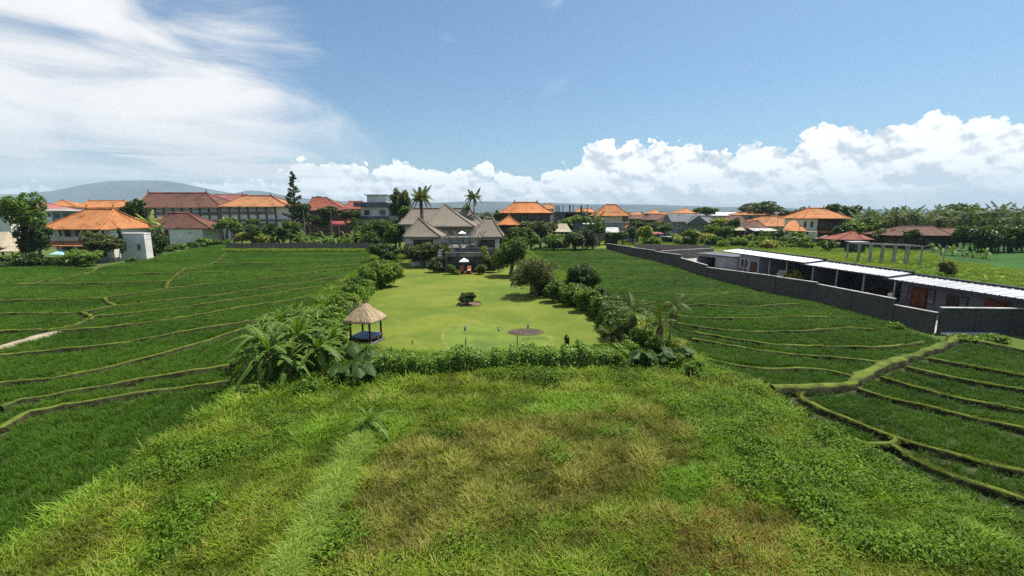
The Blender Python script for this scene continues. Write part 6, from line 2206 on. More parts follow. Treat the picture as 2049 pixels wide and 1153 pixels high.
for px, py, h, s, lab in ((545, 772, 2.3, 1.15, 'biggest banana plant with drooping leaves reaching the meadow edge'), (600, 742, 2.5, 1.05, 'tall banana plant behind the biggest one in the clump'),
                          (525, 735, 2.0, 0.95, 'banana plant leaning over the rice at the clump edge'), (570, 712, 2.6, 1.0, 'banana plant at the back of the clump, against the rice'),
                          (640, 752, 1.9, 0.95, 'banana plant spreading above the straw heap'), (640, 708, 2.3, 0.9, 'banana plant next to the gazebo shrubs'),
                          (600, 690, 2.4, 0.9, 'rearmost upright banana plant of the clump'), (668, 722, 1.7, 0.85, 'short banana plant between straw heap and gazebo'),
                          (510, 762, 1.3, 0.75, 'low young banana plant beside a pale stone'), (555, 735, 2.0, 0.9, 'banana plant in the shaded middle of the clump'),
                          (580, 768, 1.5, 0.85, 'short banana plant between the biggest one and the straw heap'), (530, 708, 2.1, 0.85, 'banana plant rising behind the one leaning over the rice'), (615, 722, 2.0, 0.85, 'banana plant wedged between the tall one and the gazebo side'), (560, 690, 2.2, 0.8, 'small crowned banana plant at the back corner of the clump'), (655, 738, 1.5, 0.8, 'low banana plant shading the top of the straw heap')):
    g = G(px, py)
    banana(lab, g, h * 0.92, s * 0.86, 16, BG)
g = G(742, 872)
banana('small yellow green banana sapling on the grass ridge', g, 0.6, 0.58, 10)

# ---- big round leaved plants
def ear_leaf(seed):
    r = random.Random(seed)
    b = MB()
    H_, out = 1.0, 0.55
    b.tube([(0, 0, 0), (out * 0.4, 0, H_ * 0.6), (out, 0, H_)], [0.035, 0.028, 0.018], 5)
    n = 14
    c = Vector((out, 0, H_))
    rim = []
    for k in range(n):
        a = 6.283 * k / n
        rr = 0.42 * (1 - 0.28 * math.cos(a) ** 8 * (1 if math.cos(a) < 0 else 0)) * (1.25 if abs(a - 0) < 0.3 or abs(a - 6.283) < 0.3 else 1)
        x, y = rr * math.cos(a) * 1.25 + 0.22, rr * math.sin(a)
        rim.append(c + Vector((x, y, -0.55 * x + 0.10 * math.cos(2 * a) + r.uniform(-0.03, 0.03))))
    mid = [c.lerp(q, 0.5) + Vector((0, 0, 0.05)) for q in rim]
    o = len(b.v)
    b.v += [tuple(c)] + [tuple(q) for q in mid] + [tuple(q) for q in rim]
    for k in range(n):
        j = (k + 1) % n
        b.f += [(o, o + 1 + k, o + 1 + j), (o + 1 + k, o + 1 + n + k, o + 1 + n + j, o + 1 + j)]
        b.mi += [0, 0]
    return b.mesh('leaf', L_EAR, True)
EARS = [ear_leaf(k) for k in range(3)]
def ear_plant(label, loc, s=1.0, n=9, group=None):
    r = random.Random(nseed())
    t = thing('elephant_ear', label, 'plant', (loc[0], loc[1], 0), r.uniform(0, 6.28), group)
    for k in range(n):
        obj('leaf', EARS[k % 3], t, (r.uniform(-0.25, 0.25), r.uniform(-0.25, 0.25), 0), scale=(s * 0.52 * (q_ := r.uniform(0.7, 1.15)), s * 0.52 * q_, s * 0.8 * q_), rot=(r.uniform(-0.2, 0.2), r.uniform(-0.25, 0.25), 2.4 * k + r.uniform(-0.3, 0.3)))
EG = 'elephant ear plants round the hedge'
for px, py, s, lab in ((690, 765, 1.35, 'elephant ear plant beside the straw heap, its leaves over the soil'), (722, 768, 1.45, 'elephant ear plant at the end of the trimmed hedge'), (705, 728, 1.6, 'dark elephant ear plant close against the gazebo platform'), (738, 745, 1.5, 'elephant ear plant growing out of the hedge top near the gazebo'),
                       (1275, 742, 1.35, 'elephant ear plant with pale grey leaves at the hedge end'), (1300, 735, 1.3, 'elephant ear plant above the withered leaf heap'), (1335, 738, 1.4, 'elephant ear plant with dark leaves beside the rice bund'), (1365, 728, 1.25, 'outermost elephant ear plant leaning towards the rice'), (1318, 722, 1.2, 'elephant ear plant under the slim brown palm')):
    ear_plant(lab, G(px, py), s, 13, EG)

# ---- palms
def frond_mesh(name, L, drop, pairs, lw, m, seed, ll=0.5, rise=0.35):
    r = np.random.default_rng(seed)
    b = MB()
    pts = []
    for i in range(9):
        t = i / 8
        pts.append(Vector((L * t * (1 - 0.12 * t), 0, L * (rise * t - drop * t * t))))
    b.tube(pts, [0.03 * (1 - 0.8 * i / 8) + 0.004 for i in range(9)], 4, False)
    for k in range(pairs):
        t = 0.16 + 0.82 * (k + 0.5) / pairs
        i = min(7, int(t * 8))
        p = pts[i].lerp(pts[i + 1], t * 8 - i)
        tan = (pts[i + 1] - pts[i]).normalized()
        ln = ll * L * 0.5 * math.sin(math.pi * min(0.98, 0.22 + 0.74 * t)) ** 0.8
        for sgn in (-1, 1):
            d = (Vector((0, sgn, 0)) + tan * 0.75 + Vector((0, 0, -0.35 - 0.4 * r.random()))).normalized()
            e = p + d * ln * r.uniform(0.85, 1.1) + Vector((0, 0, -ln * 0.2))
            w = tan * lw * 0.5
            b.add([p - w, p + w, p.lerp(e, 0.55) + w * 0.9 + Vector((0, 0, 0.04 * ln)), e, p.lerp(e, 0.55) - w * 0.9 + Vector((0, 0, 0.04 * ln))], [(0, 1, 2, 3, 4)])
    return b.mesh(name, m)
FR_G = [frond_mesh('frond', 1.5, 0.55, 13, 0.07, L_PALM, 1, rise=0.45), frond_mesh('frond', 1.5, 0.95, 13, 0.07, L_PALM, 2, rise=0.6), frond_mesh('frond', 1.4, 0.35, 13, 0.07, L_PALM, 3, rise=0.8)]
FR_B = [frond_mesh('frond', 1.3, 0.9, 11, 0.07, L_BROWN, 4, rise=0.2), frond_mesh('frond', 1.2, 1.2, 11, 0.07, L_BROWN, 5, rise=0.1)]
def garden_palm(label, loc, h, s, n, nb, group=None, tr=0.06, bark=None):
    r = random.Random(nseed())
    t = thing('palm', label, 'palm', (loc[0], loc[1], 0), r.uniform(0, 6.28), group)
    b = MB()
    lean = r.uniform(-0.25, 0.25)
    b.tube([(0, 0, -0.1), (lean * 0.4, 0, h * 0.5), (lean, 0, h)], [tr * 1.5, tr, tr * 0.8], 7)
    b.build('trunk', bark or M_BARK, t, smooth=True)
    for k in range(n):
        up = k / max(1, n - 1)
        obj('frond', FR_G[k % 3], t, (lean, 0, h + 0.1 * up), scale=s * r.uniform(0.85, 1.15), rot=(r.uniform(-0.3, 0.3), 0.25 - 0.75 * up, 2.4 * k))
    for k in range(nb):
        obj('withered_frond', FR_B[k % 2], t, (lean, 0, h - 0.15), scale=s * r.uniform(0.7, 1.0), rot=(r.uniform(-0.3, 0.3), 0.6 + r.uniform(0, 0.5), 1.9 * k))
GP = 'slim palms at the garden corner'
garden_palm('fuller slim palm with browned fronds at the garden corner', G(1262, 690), 2.6, 1.25, 15, 8, GP)
garden_palm('slim palm with thin crown standing nearest the rice', G(1338, 690), 2.9, 1.05, 13, 7, GP, 0.045)
garden_palm('thin palm with hanging brown fronds between the other two', G(1318, 700), 2.0, 1.0, 12, 8, GP, 0.05)
garden_palm('short bushy palm beside the lawn corner', G(1228, 694), 0.9, 1.0, 13, 5, GP, 0.1)
garden_palm('low dark palm tucked behind the short bushy palm', G(1246, 690), 1.3, 0.9, 10, 6, GP, 0.06)

def palm_crown(seed, n=15, L=4.0, m=None, pairs=9):
    r = random.Random(seed)
    fr = [frond_mesh('f', L, d, pairs, 0.34, m or L_PALM, seed + i, 0.55, ri) for i, (d, ri) in enumerate(((0.35, 0.55), (0.75, 0.5), (1.0, 0.25), (0.25, 0.95)))]
    V, F = [], []
    for k in range(n):
        up = k / (n - 1)
        me = fr[2 if up < 0.3 else 1 if up < 0.55 else 0 if up < 0.85 else 3]
        M_ = Matrix.Rotation(2.4 * k + r.uniform(-0.2, 0.2), 4, 'Z') @ Matrix.Rotation(r.uniform(-0.15, 0.15) + 0.15 - 0.3 * up, 4, 'Y') @ Matrix.Scale(r.uniform(0.85, 1.1), 4)
        o = len(V)
        V += [tuple(M_ @ v.co) for v in me.vertices]
        F += [tuple(i + o for i in p.vertices) for p in me.polygons]
    me = bpy.data.meshes.new('crown')
    me.from_pydata(V, [], F)
    me.materials.append(m or L_PALM)
    me.update()
    return me
PCROWN = [palm_crown(11), palm_crown(12, 17), palm_crown(13, 13)]
PCROWN_Y = [palm_crown(21, 14, m=L_YELLOW)]
PCROWN_T = [palm_crown(31, 22, 2.6, m=L_PALM, pairs=8)]
def coco(label, px, top_py, Y, s=1.0, group=None, crowns=None, lean=None, tr=0.16, zmin=1.0, bark=None):
    r = random.Random(nseed())
    c = P(px, top_py, Y)
    crowns = crowns or PCROWN
    h = max(zmin, c.z - 1.3 * s)
    t = thing('palm', label, 'palm', (c.x, Y, 0), 0, group)
    ln = r.uniform(-0.06, 0.06) * h if lean is None else lean
    b = MB()
    b.tube([(-ln, 0, -0.1), (-ln * 0.6, 0, h * 0.4), (0, 0, h)], [tr * 1.5, tr, tr * 0.75], 6)
    b.build('trunk', bark or M_PALE_BARK, t, smooth=True)
    obj('crown', crowns[r.randrange(len(crowns))], t, (0, 0, h), r.uniform(0, 6.28), s)
    return t

# ---- trimmed hedge across the front of the lawn
def hedge(label, pts, h, w, m, leaf, n_m2=520, name='hedge', top_var=0.12, group=None):
    line = smooth_line(pts, 0.5)
    r = np.random.default_rng(nseed())
    c0 = line[0]
    t = thing(name, label, 'hedge', (c0.x, c0.y, 0), 0, group)
    C, N = [], []
    v, f = [], []
    for i, p in enumerate(line):
        d = (line[min(i + 1, len(line) - 1)] - line[max(i - 1, 0)]).normalized()
        s = Vector((-d.y, d.x, 0))
        hh = h * (1 + top_var * math.sin(i * 0.9) * 0.6 + r.normal() * top_var * 0.4)
        ww = w * (1 + r.normal() * 0.08)
        for a, b in ((-0.34, 0), (-0.36, 0.5), (-0.22, 0.76), (0.22, 0.76), (0.36, 0.5), (0.34, 0)):
            q = p - c0 + s * a * ww
            v.append((q.x, q.y, b * hh))
        L = 0.5
        k = int(n_m2 * L * (2 * hh + w) * 0.5)
        side = r.random(k)
        al = (r.random(k) - 0.5) * L
        for j in range(k):
            if side[j] < hh / (2 * hh + w):
                off, z, nn = -0.5 * ww, r.random() * hh * 0.95, -s
            elif side[j] < 2 * hh / (2 * hh + w):
                off, z, nn = 0.5 * ww, r.random() * hh * 0.95, s
            else:
                off, z, nn = (r.random() - 0.5) * ww, hh * (0.93 + 0.10 * r.random()), Vector((0, 0, 1))
            lump = math.sin(3.1 * (p.x + al[j]) + 1.7 * p.y) * math.sin(2.3 * p.x - 1.3 * p.y + 4 * z)
            z += r.normal() * 0.07 + 0.16 * lump * (z / hh)
            off *= (1 - 0.12 * (z / hh) ** 3) * (1 + r.normal() * 0.09 + 0.16 * lump)
            q = p - c0 + d * al[j] + s * off
            C.append((q.x, q.y, max(0.03, z)))
            N.append(tuple(nn))
    for i in range(len(line) - 1):
        for k in range(5):
            f.append((i * 6 + k, i * 6 + k + 1, (i + 1) * 6 + k + 1, (i + 1) * 6 + k))
    C, N = np.array(C), np.array(N)
    N = N + r.normal(size=N.shape) * 0.55 + np.array([0, 0, 0.35])
    lv, lf = leaf_cloud(C, N, r.uniform(0.7, 1.3, len(C)) * leaf, 0.5, r)
    obj('foliage', npmesh('foliage', lv, lf, m), t)
    obj('dark_core', npmesh('dark_core', v, f, L_DARK), t)  # added opaque core against see-through, its dark green painted in as inner shade
    return t
hedge('long trimmed dark green hedge along the front of the lawn', gl((756, 752), (850, 748), (960, 740), (1080, 736), (1180, 735), (1258, 730)), 1.15, 2.0, L_BRIGHT, 0.19, 620, top_var=0.22)
hedge('loose leafy border hedge between the lawn and the curved rice terraces', gl((650, 700), (662, 668), (690, 634), (712, 606), (730, 585), (758, 567), (788, 556)), 1.5, 2.2, L_BRIGHT, 0.26, 260, top_var=0.35)
hedge('loose leafy border hedge between the lawn and the walled rice field', gl((1075, 585), (1110, 592), (1150, 604), (1190, 622), (1222, 645), (1240, 680)), 1.5, 2.2, L_MID, 0.26, 260, top_var=0.35)
hedge('clipped dark hedge below the thatched hut and orange house', gl((-160, 545), (0, 537), (60, 534), (125, 532), (160, 531)), 1.1, 1.2, L_MID, 0.34, 100)

# ---- undergrowth between garden and rice
ring_ = gl((478, 775), (482, 735), (505, 690), (560, 650), (610, 625), (640, 590), (700, 556), (742, 530), (745, 506), (1050, 500), (1115, 545), (1180, 575), (1225, 610), (1335, 660), (1385, 705), (1250, 715), (1236, 705), (1240, 640), (1190, 600), (1120, 575), (1060, 560), (1040, 527), (905, 530), (825, 519), (780, 522), (798, 540), (802, 556), (770, 567), (742, 576), (712, 615), (690, 642), (660, 672), (640, 708), (600, 760))
up_ = scatter_poly(ring_, 34000)
un_ = vnoise(up_[:, 0], up_[:, 1], 2.0, 41)
ut_ = (0.55 + 0.7 * un_)[:, None] * np.array([[1.0, 1.0, 0.9]])
uw_ = rng.random(len(up_)) < 0.45
us_ = rng.uniform(0.8, 1.8, len(up_)) * np.clip(np.hypot(up_[:, 0], up_[:, 1]) / 40, 0.9, 1.6)
scatter('weeds', up_[uw_], WEED, us_[uw_], ut_[uw_], 'low leafy undergrowth between the garden border and the rice', 'weeds')
scatter('grass', up_[~uw_], GRASS, us_[~uw_], ut_[~uw_], 'rank grass between the garden border and the rice', 'grass')

# ---- shrubs and trees of the garden
SG = 'shrubs along the lawn border'
shrub('large bright leafy shrub at the lawn bend near the frangipani', 768, 518, 574, 34, L_BRIGHT, SG, lobes=6)
shrub('leafy shrub next to the large bright one, against the rice', 738, 532, 580, 26, L_BRIGHT, SG)
shrub('rounded green shrub midway along the lawn border', 716, 551, 598, 24, L_MID, SG)
shrub('yellowish leafy shrub bulging over the soil strip', 694, 566, 622, 26, L_BRIGHT, SG)
shrub('mid green shrub beside the bare branched tree', 672, 590, 650, 26, L_BRIGHT, SG)
shrub('low leafy shrub above the gazebo, edge of the rice', 648, 612, 672, 26, L_BRIGHT, SG)
shrub('dense shrub between bananas and the soil strip', 632, 640, 700, 28, L_MID, SG)
shrub('low bright shrub at the foot of the soil strip', 655, 660, 702, 22, L_BRIGHT, SG)
shrub('low green undergrowth shrub below the biggest banana plant', 510, 764, 795, 26, L_BRIGHT, SG)
shrub('leafy undergrowth shrub between biggest banana and straw heap', 610, 758, 795, 26, L_BRIGHT, SG)
def strappy(label, loc, h, s, m, seed, n=46, group=None):
    t = thing('lily_clump', label, 'plant', (loc[0], loc[1], 0), 0, group)
    me = blade_tuft('leaves', m, n, h, 0.9, 0.11 * s, 1.0, seed, 5, 0.25 * s)
    obj('leaves', me, t)
    return t
LGp = 'strap leaved clumps along the lawn border'
for k, (px, py, h, m, lab) in enumerate(((652, 612, 2.0, L_BRIGHT, 'tall strap leaved clump standing over the rice edge'), (628, 640, 2.1, L_BRIGHT, 'strap leaved clump above the banana plants'), (668, 590, 1.9, L_BRIGHT, 'strap leaved clump near the bare branched tree'),
                                       (690, 575, 1.7, L_YELLOW, 'pale strap leaved clump with withered tips'), (1275, 668, 1.9, L_YELLOW, 'yellow green strap leaved clump between the slim palms'), (1300, 685, 1.7, L_YELLOW, 'bright strap leaved clump under the slim brown palm'),
                                       (1290, 655, 1.9, L_BRIGHT, 'tall bright strap leaved clump behind the fuller palm'), (1215, 618, 1.6, L_BRIGHT, 'strap leaved clump at the lawn edge by dark shrubs'), (1345, 700, 1.4, L_YELLOW, 'low yellow green clump beside the rice bund'), (1270, 705, 1.2, L_YELLOW, 'yellowish clump behind the pale elephant ears'))):
    strappy(lab, G(px, py), h, 1.2, m, 700 + k, 60, LGp)
for px, top, bot, hw, m, lab in ((1285, 650, 712, 22, L_BRIGHT, 'full leafy shrub among the slim palms'), (1312, 668, 726, 20, L_MID, 'rounded shrub under the slim palms, facing the rice'), (1255, 668, 715, 16, L_MID, 'dense shrub at the lawn corner below the fuller palm'), (1350, 705, 745, 20, L_BRIGHT, 'low leafy shrub at the outer garden corner'), (1390, 722, 758, 22, L_BRIGHT, 'sprawling weedy shrub where garden, rice and meadow meet'), (1240, 700, 742, 22, L_BRIGHT, 'leafy end of the hedge spilling into the meadow')):
    shrub(lab, px, top, bot, hw, m, 'shrubs round the garden front')
tree('broad frangipani tree with drooping crown over the lawn', 1066, 512, 586, 50, 592, L_OLIVE, lobes=7, base_px=1075, bark=M_PALE_BARK)
tree('tall dark dense tree between rice and lawn', 1165, 514, 588, 30, 594, L_DARK, lobes=6)
tree('upper bough heavy tree beside the tall dark one', 1186, 540, 590, 20, 596, L_MID, lobes=3)
GS = 'shrubs on the far border of the lawn'
for px, top, bot, hw, m, lab in ((1112, 560, 604, 22, L_MID, 'bright shrub under the drooping frangipani'), (1140, 566, 612, 22, L_BRIGHT, 'leafy shrub at the foot of the tall dark tree'), (1172, 578, 624, 24, L_BRIGHT, 'glossy shrub beside the shaded lawn edge'),
                                 (1202, 575, 622, 24, L_DARK, 'dark rounded shrub next to the rice'), (1200, 600, 640, 18, L_BRIGHT, 'light green shrub below the dark rounded one'), (1235, 612, 655, 22, L_BRIGHT, 'bright shrub behind the short bushy palm'), (1150, 558, 590, 16, L_DARK, 'small dark shrub in the shade of the tall tree')):
    shrub(lab, px, top, bot, hw, m, GS)
tree('large leafy tree beside the villa, overhanging the terrace', 1022, 470, 545, 38, 552, L_MID, lobes=7)
tree('dark tree between the villa pavilion and the mottled orange roof', 1040, 450, 500, 28, 512, L_MID, lobes=5)
tree('rounded frangipani beside the thatched pavilion', 845, 478, 530, 38, 534, L_OLIVE, lobes=7, bark=M_PALE_BARK)
tree('dense dark bush tree at the end of the panel wall', 770, 486, 524, 34, 526, L_DARK, lobes=6)
tree('bushy tree rising behind the panel wall end', 790, 447, 492, 26, 512, L_MID, lobes=5)
shrub('shrub with pale stems by the terrace stairs', 895, 487, 512, 12, L_YELLOW, None, base=541)
shrub('shrub at the far pier of the pool terrace', 985, 508, 540, 16, L_MID, None, base=545)
shrub('trailing shrub on the terrace corner', 968, 492, 514, 10, L_YELLOW, None, base=544)
shrub('leafy shrub by the villa steps, beside pale daybed', 872, 512, 540, 18, L_OLIVE, None, base=545)
for px, lab in ((903, 'low grassy shrub at the deck, on the stair side'), (962, 'low grassy shrub at the deck, on the pier side')):
    shrub(lab, px, 528, 549, 11, L_MID, 'low shrubs beside the lawn deck')
shrub('small yellowish shrub at the edge of the lawn deck', 916, 540, 550, 5, L_YELLOW)
tree('small round topiary tree in the soil bed on the lawn', 935, 585, 607, 20, 610, L_DARK, lobes=4, leaf=0.16, dens=1.4)
shrub('narrow little conifer standing just behind the hedge', 1135, 669, 700, 5, L_DARK, None, leaf=0.12)
def bare_tree():
    g = G(684, 668)
    t = thing('bare_tree', 'bare forked frangipani trunk beside the gazebo', 'tree', (g.x, g.y, 0))
    b = MB()
    b.tube([(0, 0, -0.1), (0.25, 0, 0.7), (0.75, 0.1, 1.6), (1.05, 0.1, 2.2)], [0.16, 0.12, 0.10, 0.06], 8)
    b.tube([(0.75, 0.1, 1.6), (0.5, 0.2, 2.1), (0.65, 0.2, 2.6)], [0.08, 0.06, 0.04], 6)
    b.tube([(1.05, 0.1, 2.2), (1.4, 0.0, 2.3), (1.5, 0.1, 2.6)], [0.06, 0.05, 0.03], 6)
    b.tube([(1.05, 0.1, 2.2), (1.0, 0.3, 2.7), (1.25, 0.3, 3.0)], [0.06, 0.045, 0.03], 6)
    b.tube([(0.25, 0, 0.7), (-0.05, 0.1, 1.1), (0.0, 0.2, 1.4)], [0.07, 0.05, 0.03], 6)
    b.tube([(1.4, 0.0, 2.3), (1.75, 0.2, 2.5)], [0.05, 0.03], 6)
    b.build('trunk', M_PALE_BARK, t, smooth=True)
    r = np.random.default_rng(5)
    C = np.array([[0.65, 0.2, 2.6], [1.5, 0.1, 2.6], [1.25, 0.3, 3.0], [1.75, 0.2, 2.5]])[r.integers(0, 4, 46)] + r.normal(size=(46, 3)) * 0.16
    v, f = leaf_cloud(C, r.normal(size=(46, 3)) + np.array([0, 0, 0.6]), 0.26, 0.35, r)
    obj('leaves', npmesh('leaves', v, f, L_YELLOW), t)
bare_tree()
# straw heap and other small things
def heap(name, label, loc, rx, h, m, n, seed, L=0.3):
    r = np.random.default_rng(seed)
    t = thing(name, label, 'heap', (loc[0], loc[1], 0))
    b = MB()
    b.lathe([(rx, 0.0), (rx * 0.85, h * 0.4), (rx * 0.5, h * 0.8), (rx * 0.1, h * 0.95)], 18, (0, 0, 0.01))
    b.build('mound', m, t, smooth=True)
    b = MB()
    for k in range(n):
        a, q = r.uniform(0, 6.283), math.sqrt(r.random())
        p = Vector((rx * q * math.cos(a), rx * q * math.sin(a), h * (1 - q ** 1.8) + 0.05))
        d = Vector((r.normal(), r.normal(), r.normal() * 0.25)).normalized() * L * r.uniform(0.5, 1.2)
        s = d.cross(Vector((0, 0, 1))).normalized() * 0.018
        b.add([p - d * 0.5 - s, p - d * 0.5 + s, p + d * 0.5 + s, p + d * 0.5 - s], [(0, 1, 2, 3)])
    tag(b.build('straw', m, t), kind='stuff')
M_STRAW = mat('straw', (0.42, 0.31, 0.12), var=0.3, scale=4, bscale=20, fine=0.25)
M_DEADLEAF = mat('dead_leaves', (0.42, 0.20, 0.10), var=0.3, scale=4, bscale=20, fine=0.25)
heap('straw_heap', 'heap of yellow cut straw between bananas and elephant ears', G(668, 763), 0.85, 0.55, M_STRAW, 900, 4)
heap('leaf_heap', 'small heap of orange withered leaves under the elephant ears', G(1300, 722), 0.55, 0.35, M_DEADLEAF, 300, 5)
def rock(label, px, py, r_, seed):
    g = G(px, py)
    r = random.Random(seed)
    b = MB()
    b.lathe([(r_ * 0.9, -0.02), (r_ * r.uniform(0.9, 1.1), r_ * 0.25), (r_ * 0.7, r_ * 0.5), (r_ * 0.2, r_ * 0.62)], 7, sx=1.2, sy=0.8)
    o = b.build('stone', M_CAP, None, (g.x, g.y, 0), smooth=True)
    tag(o, label, 'stone')
rock('pale stone lying at the foot of the banana clump', 503, 766, 0.30, 1)
rock('small pale stone on the rice edge below the bananas', 472, 793, 0.16, 2)
# golf flags and posts
def flag(label, px, base, top, col_m):
    g = G(px, base)
    h = P(px, top, g.y).z
    t = thing('golf_flag', label, 'flag', (g.x, g.y, 0), 0, 'golf flags on the putting green')
    b = MB()
    b.tube([(0, 0, 0.0), (0, 0, h)], 0.022, 6)
    b.build('pole', M_CREAM, t)
    b = MB()
    v, f = [], []
    for i in range(5):
        u = i / 4
        for k in range(2):
            v.append((0.01 - 0.16 * u, 0.05 * math.sin(u * 5), h - 0.04 - k * 0.34 - 0.06 * u))
    f = [(2 * i, 2 * i + 1, 2 * i + 3, 2 * i + 2) for i in range(4)]
    b.add(v, f)
    v2 = [(x, y + 0.006, z) for x, y, z in v]
    b.add(v2, [q[::-1] for q in f])
    b.build('cloth', col_m, t)
    b = MB()
    b.lathe([(0.06, 0.0), (0.05, 0.012)], 10, (0, 0, 0.02))
    b.build('cup', M_BLACK, t)
flag('blue golf flag at the end of the green away from the bunker', 933, 695, 652, M_BLUE)
flag('blue golf flag standing before the dark bunker', 1058, 678, 648, M_BLUE)
for px, base, top, lab in ((932, 700, 678, 'dark marker post in front of the flag on the open green'), (1035, 700, 672, 'dark marker post below the bunker'), (825, 690, 682, 'short dark peg on the lawn near the gazebo')):
    g = G(px, base)
    h = P(px, top, g.y).z
    t = thing('marker_post', lab, 'post', (g.x, g.y, 0), 0, 'dark marker posts on the lawn')
    b = MB()
    b.tube([(0, 0, -0.05), (0, 0, h)], [0.04, 0.035], 6)
    b.build('shaft', M_WOOD, t)
    b = MB()
    b.lathe([(0.042, 0), (0.03, 0.03)], 6, (0, 0, h))
    b.build('cap', M_BLACK, t)
g = G(998, 663)
t = thing('tee_marker', 'little black and white marker on the putting green', 'marker', (g.x, g.y, 0.018))
box_part('plate', t, M_CLOTH, (0.03, 0.12, -0.02, 0.02, 0.0, 0.22))
b = MB(); b.tube([(0, 0, 0), (-0.08, 0, 0.38)], 0.03, 5); b.build('peg', M_BLACK, t)

# ---- houses' gardens by the rice terraces
tree('big round leafy tree towering beside the orange house', 38, 385, 468, 33, 525, L_BRIGHT, lobes=8)
tree('dark tree below the big round tree, behind the thatched hut', 62, 446, 512, 28, 524, L_DARK, lobes=6)
tree('dark spreading tree in front of the orange house', 198, 462, 512, 34, 525, L_OLIVE, lobes=7)
shrub('bright frangipani shrub beside the aqua parasol', 163, 499, 533, 32, L_BRIGHT, None, lobes=6)
tree('dark slim tree behind the orange roof, near the school', 250, 402, 445, 16, 500, L_DARK, lobes=4)
tree('tall dark tree by the school roof corner', 272, 394, 450, 14, 500, L_DARK, lobes=4)
tree('narrow dark cypress against the white tower', 236, 451, 512, 5, 522, L_DARK, name='cypress', lobes=3)
coco('bright palm beside the white tower', 296, 436, 112, 0.8, crowns=PCROWN_Y)
coco('dark palm below the bright one, in the yard corner', 312, 452, 108, 0.6)
tree('dark leafy tree between white tower and shed', 308, 462, 512, 20, 512, L_DARK, lobes=5)
for k, (px, py, hw, h) in enumerate(((318, 507, 10, 14), (340, 503, 12, 12), (362, 498, 12, 11), (385, 496, 12, 13), (408, 494, 14, 20), (430, 490, 12, 12), (295, 512, 12, 14), (262, 524, 10, 8), (452, 489, 10, 10))):
    shrub('scrub bush on the bank by shed and tower, ' + ORD[[262, 295, 318, 340, 362, 385, 408, 430, 452].index(px)] + ' counted from the tower', px, py - h, py + 1, hw, L_MID if k % 2 else L_BRIGHT, 'scrub bushes on the bank by the shed')
shrub('low shrub by the thatched hut posts', 22, 508, 532, 18, L_MID)
shrub('bushy dark shrub beside the aqua parasol, near the hut', 62, 505, 534, 20, L_DARK)
coco('small fan palm beside the thatched hut', 48, 482, 92, 0.5)
shrub('pot shrub before the orange house door', 95, 514, 534, 10, L_MID)
# in front of the panel wall: creepers
wp = np.column_stack([rng.uniform(-74, -37, 900), rng.uniform(113.4, 116.4, 900)])
wtt = rng.uniform(0.7, 1.3, 900)[:, None] * np.array([[1.1, 1.05, 0.9]])
scatter('weeds', wp, WEED, rng.uniform(1.2, 2.8, 900), wtt, 'creeping weeds along the foot of the long panel wall', 'weeds')
# behind the panel wall
BW = 'banana plants behind the long panel wall'
BWL = ((598, 121, 3.0), (612, 125, 3.2), (628, 121, 2.9), (648, 124, 3.2), (668, 121, 2.8), (690, 123, 3.2), (706, 121, 3.3), (722, 125, 3.0), (556, 126, 3.0), (740, 122, 3.4), (580, 128, 3.0))
for k, (px, d, h) in enumerate(BWL):
    x = P(px, 470, d).x
    banana('banana plant behind the long panel wall, ' + rank(BWL, k) + ' counted from the conifer', (x, d), h, 1.35, 9, BW)
WS = [(485, 462, 486, 16, L_YELLOW, 'yellow palm like shrub at the end of the panel wall'), (520, 468, 490, 18, L_YELLOW, 'yellow green shrub behind the wall, beside the yellow palm'), (548, 470, 490, 20, L_YELLOW, 'yellowish bush behind the wall below the school end'), (505, 450, 480, 16, L_MID, 'leafy bush before the school ground floor'),
      (455, 434, 460, 24, L_BRIGHT, 'bright rounded tree in front of the school windows'), (505, 436, 452, 12, L_MID, 'small tree before the tan roofed school wing'), (582, 440, 480, 22, L_MID, 'tall shrub at the corner of the tan roofed school wing'), (560, 455, 482, 16, L_DARK, 'dark bush behind the yellowish bush'),
      (600, 470, 488, 18, L_BRIGHT, 'rounded bright bush behind the wall by the lamp pole'), (660, 474, 489, 22, L_BRIGHT, 'low bright bush under the banana row'), (725, 450, 486, 22, L_MID, 'leafy tree at the end of the banana row'), (750, 440, 486, 24, L_MID, 'leafy tree below the modern building'), (700, 476, 489, 18, L_BRIGHT, 'low bush below the tiny orange roof')]
for px, top, bot, hw, m, lab in WS:
    tree(lab, px, top, bot, hw, None, m, Y=128 if bot > 470 else 145, group='bushes behind the long panel wall', name='shrub' if bot > 480 else 'tree', cat='shrub' if bot > 480 else 'tree')
TL = [(600, 408, 440, 20, L_DARK, 150, 'dark flat crowned tree below the conifer'), (655, 412, 442, 22, L_DARK, 152, 'dark umbrella shaped tree before the dark red roof'), (700, 418, 440, 20, L_OLIVE, 146, 'olive tree between the red roofs and modern building'), (800, 378, 440, 22, L_OLIVE, 130, 'tall olive tree beside the modern building'), (815, 408, 450, 20, L_MID, 126, 'leafy tree between modern building and thatched wing'),
      (570, 404, 428, 18, L_MID, 190, 'tree beyond the tan school roof'), (640, 393, 402, 12, L_MID, 230, 'treetop showing over the dark red roof'), (625, 430, 446, 14, L_DARK, 148, 'dark small tree beside the red carport'), (770, 438, 470, 26, L_MID, 124, 'bushy tree in front of the modern building'), (745, 460, 492, 20, L_MID, 120, 'dense shrub tree by the wall end'), (1000, 420, 445, 14, L_MID, 170, 'green tree between the villa palm and mottled roof'), (975, 432, 455, 14, L_OLIVE, 112, 'frangipani behind the villa, at the slender palm'), (868, 455, 475, 8, L_YELLOW, 92, 'small yellow shrub between the thatched roofs')]
for px, top, bot, hw, m, Y, lab in TL:
    tree(lab, px, top, bot, hw, None, m, Y=Y)
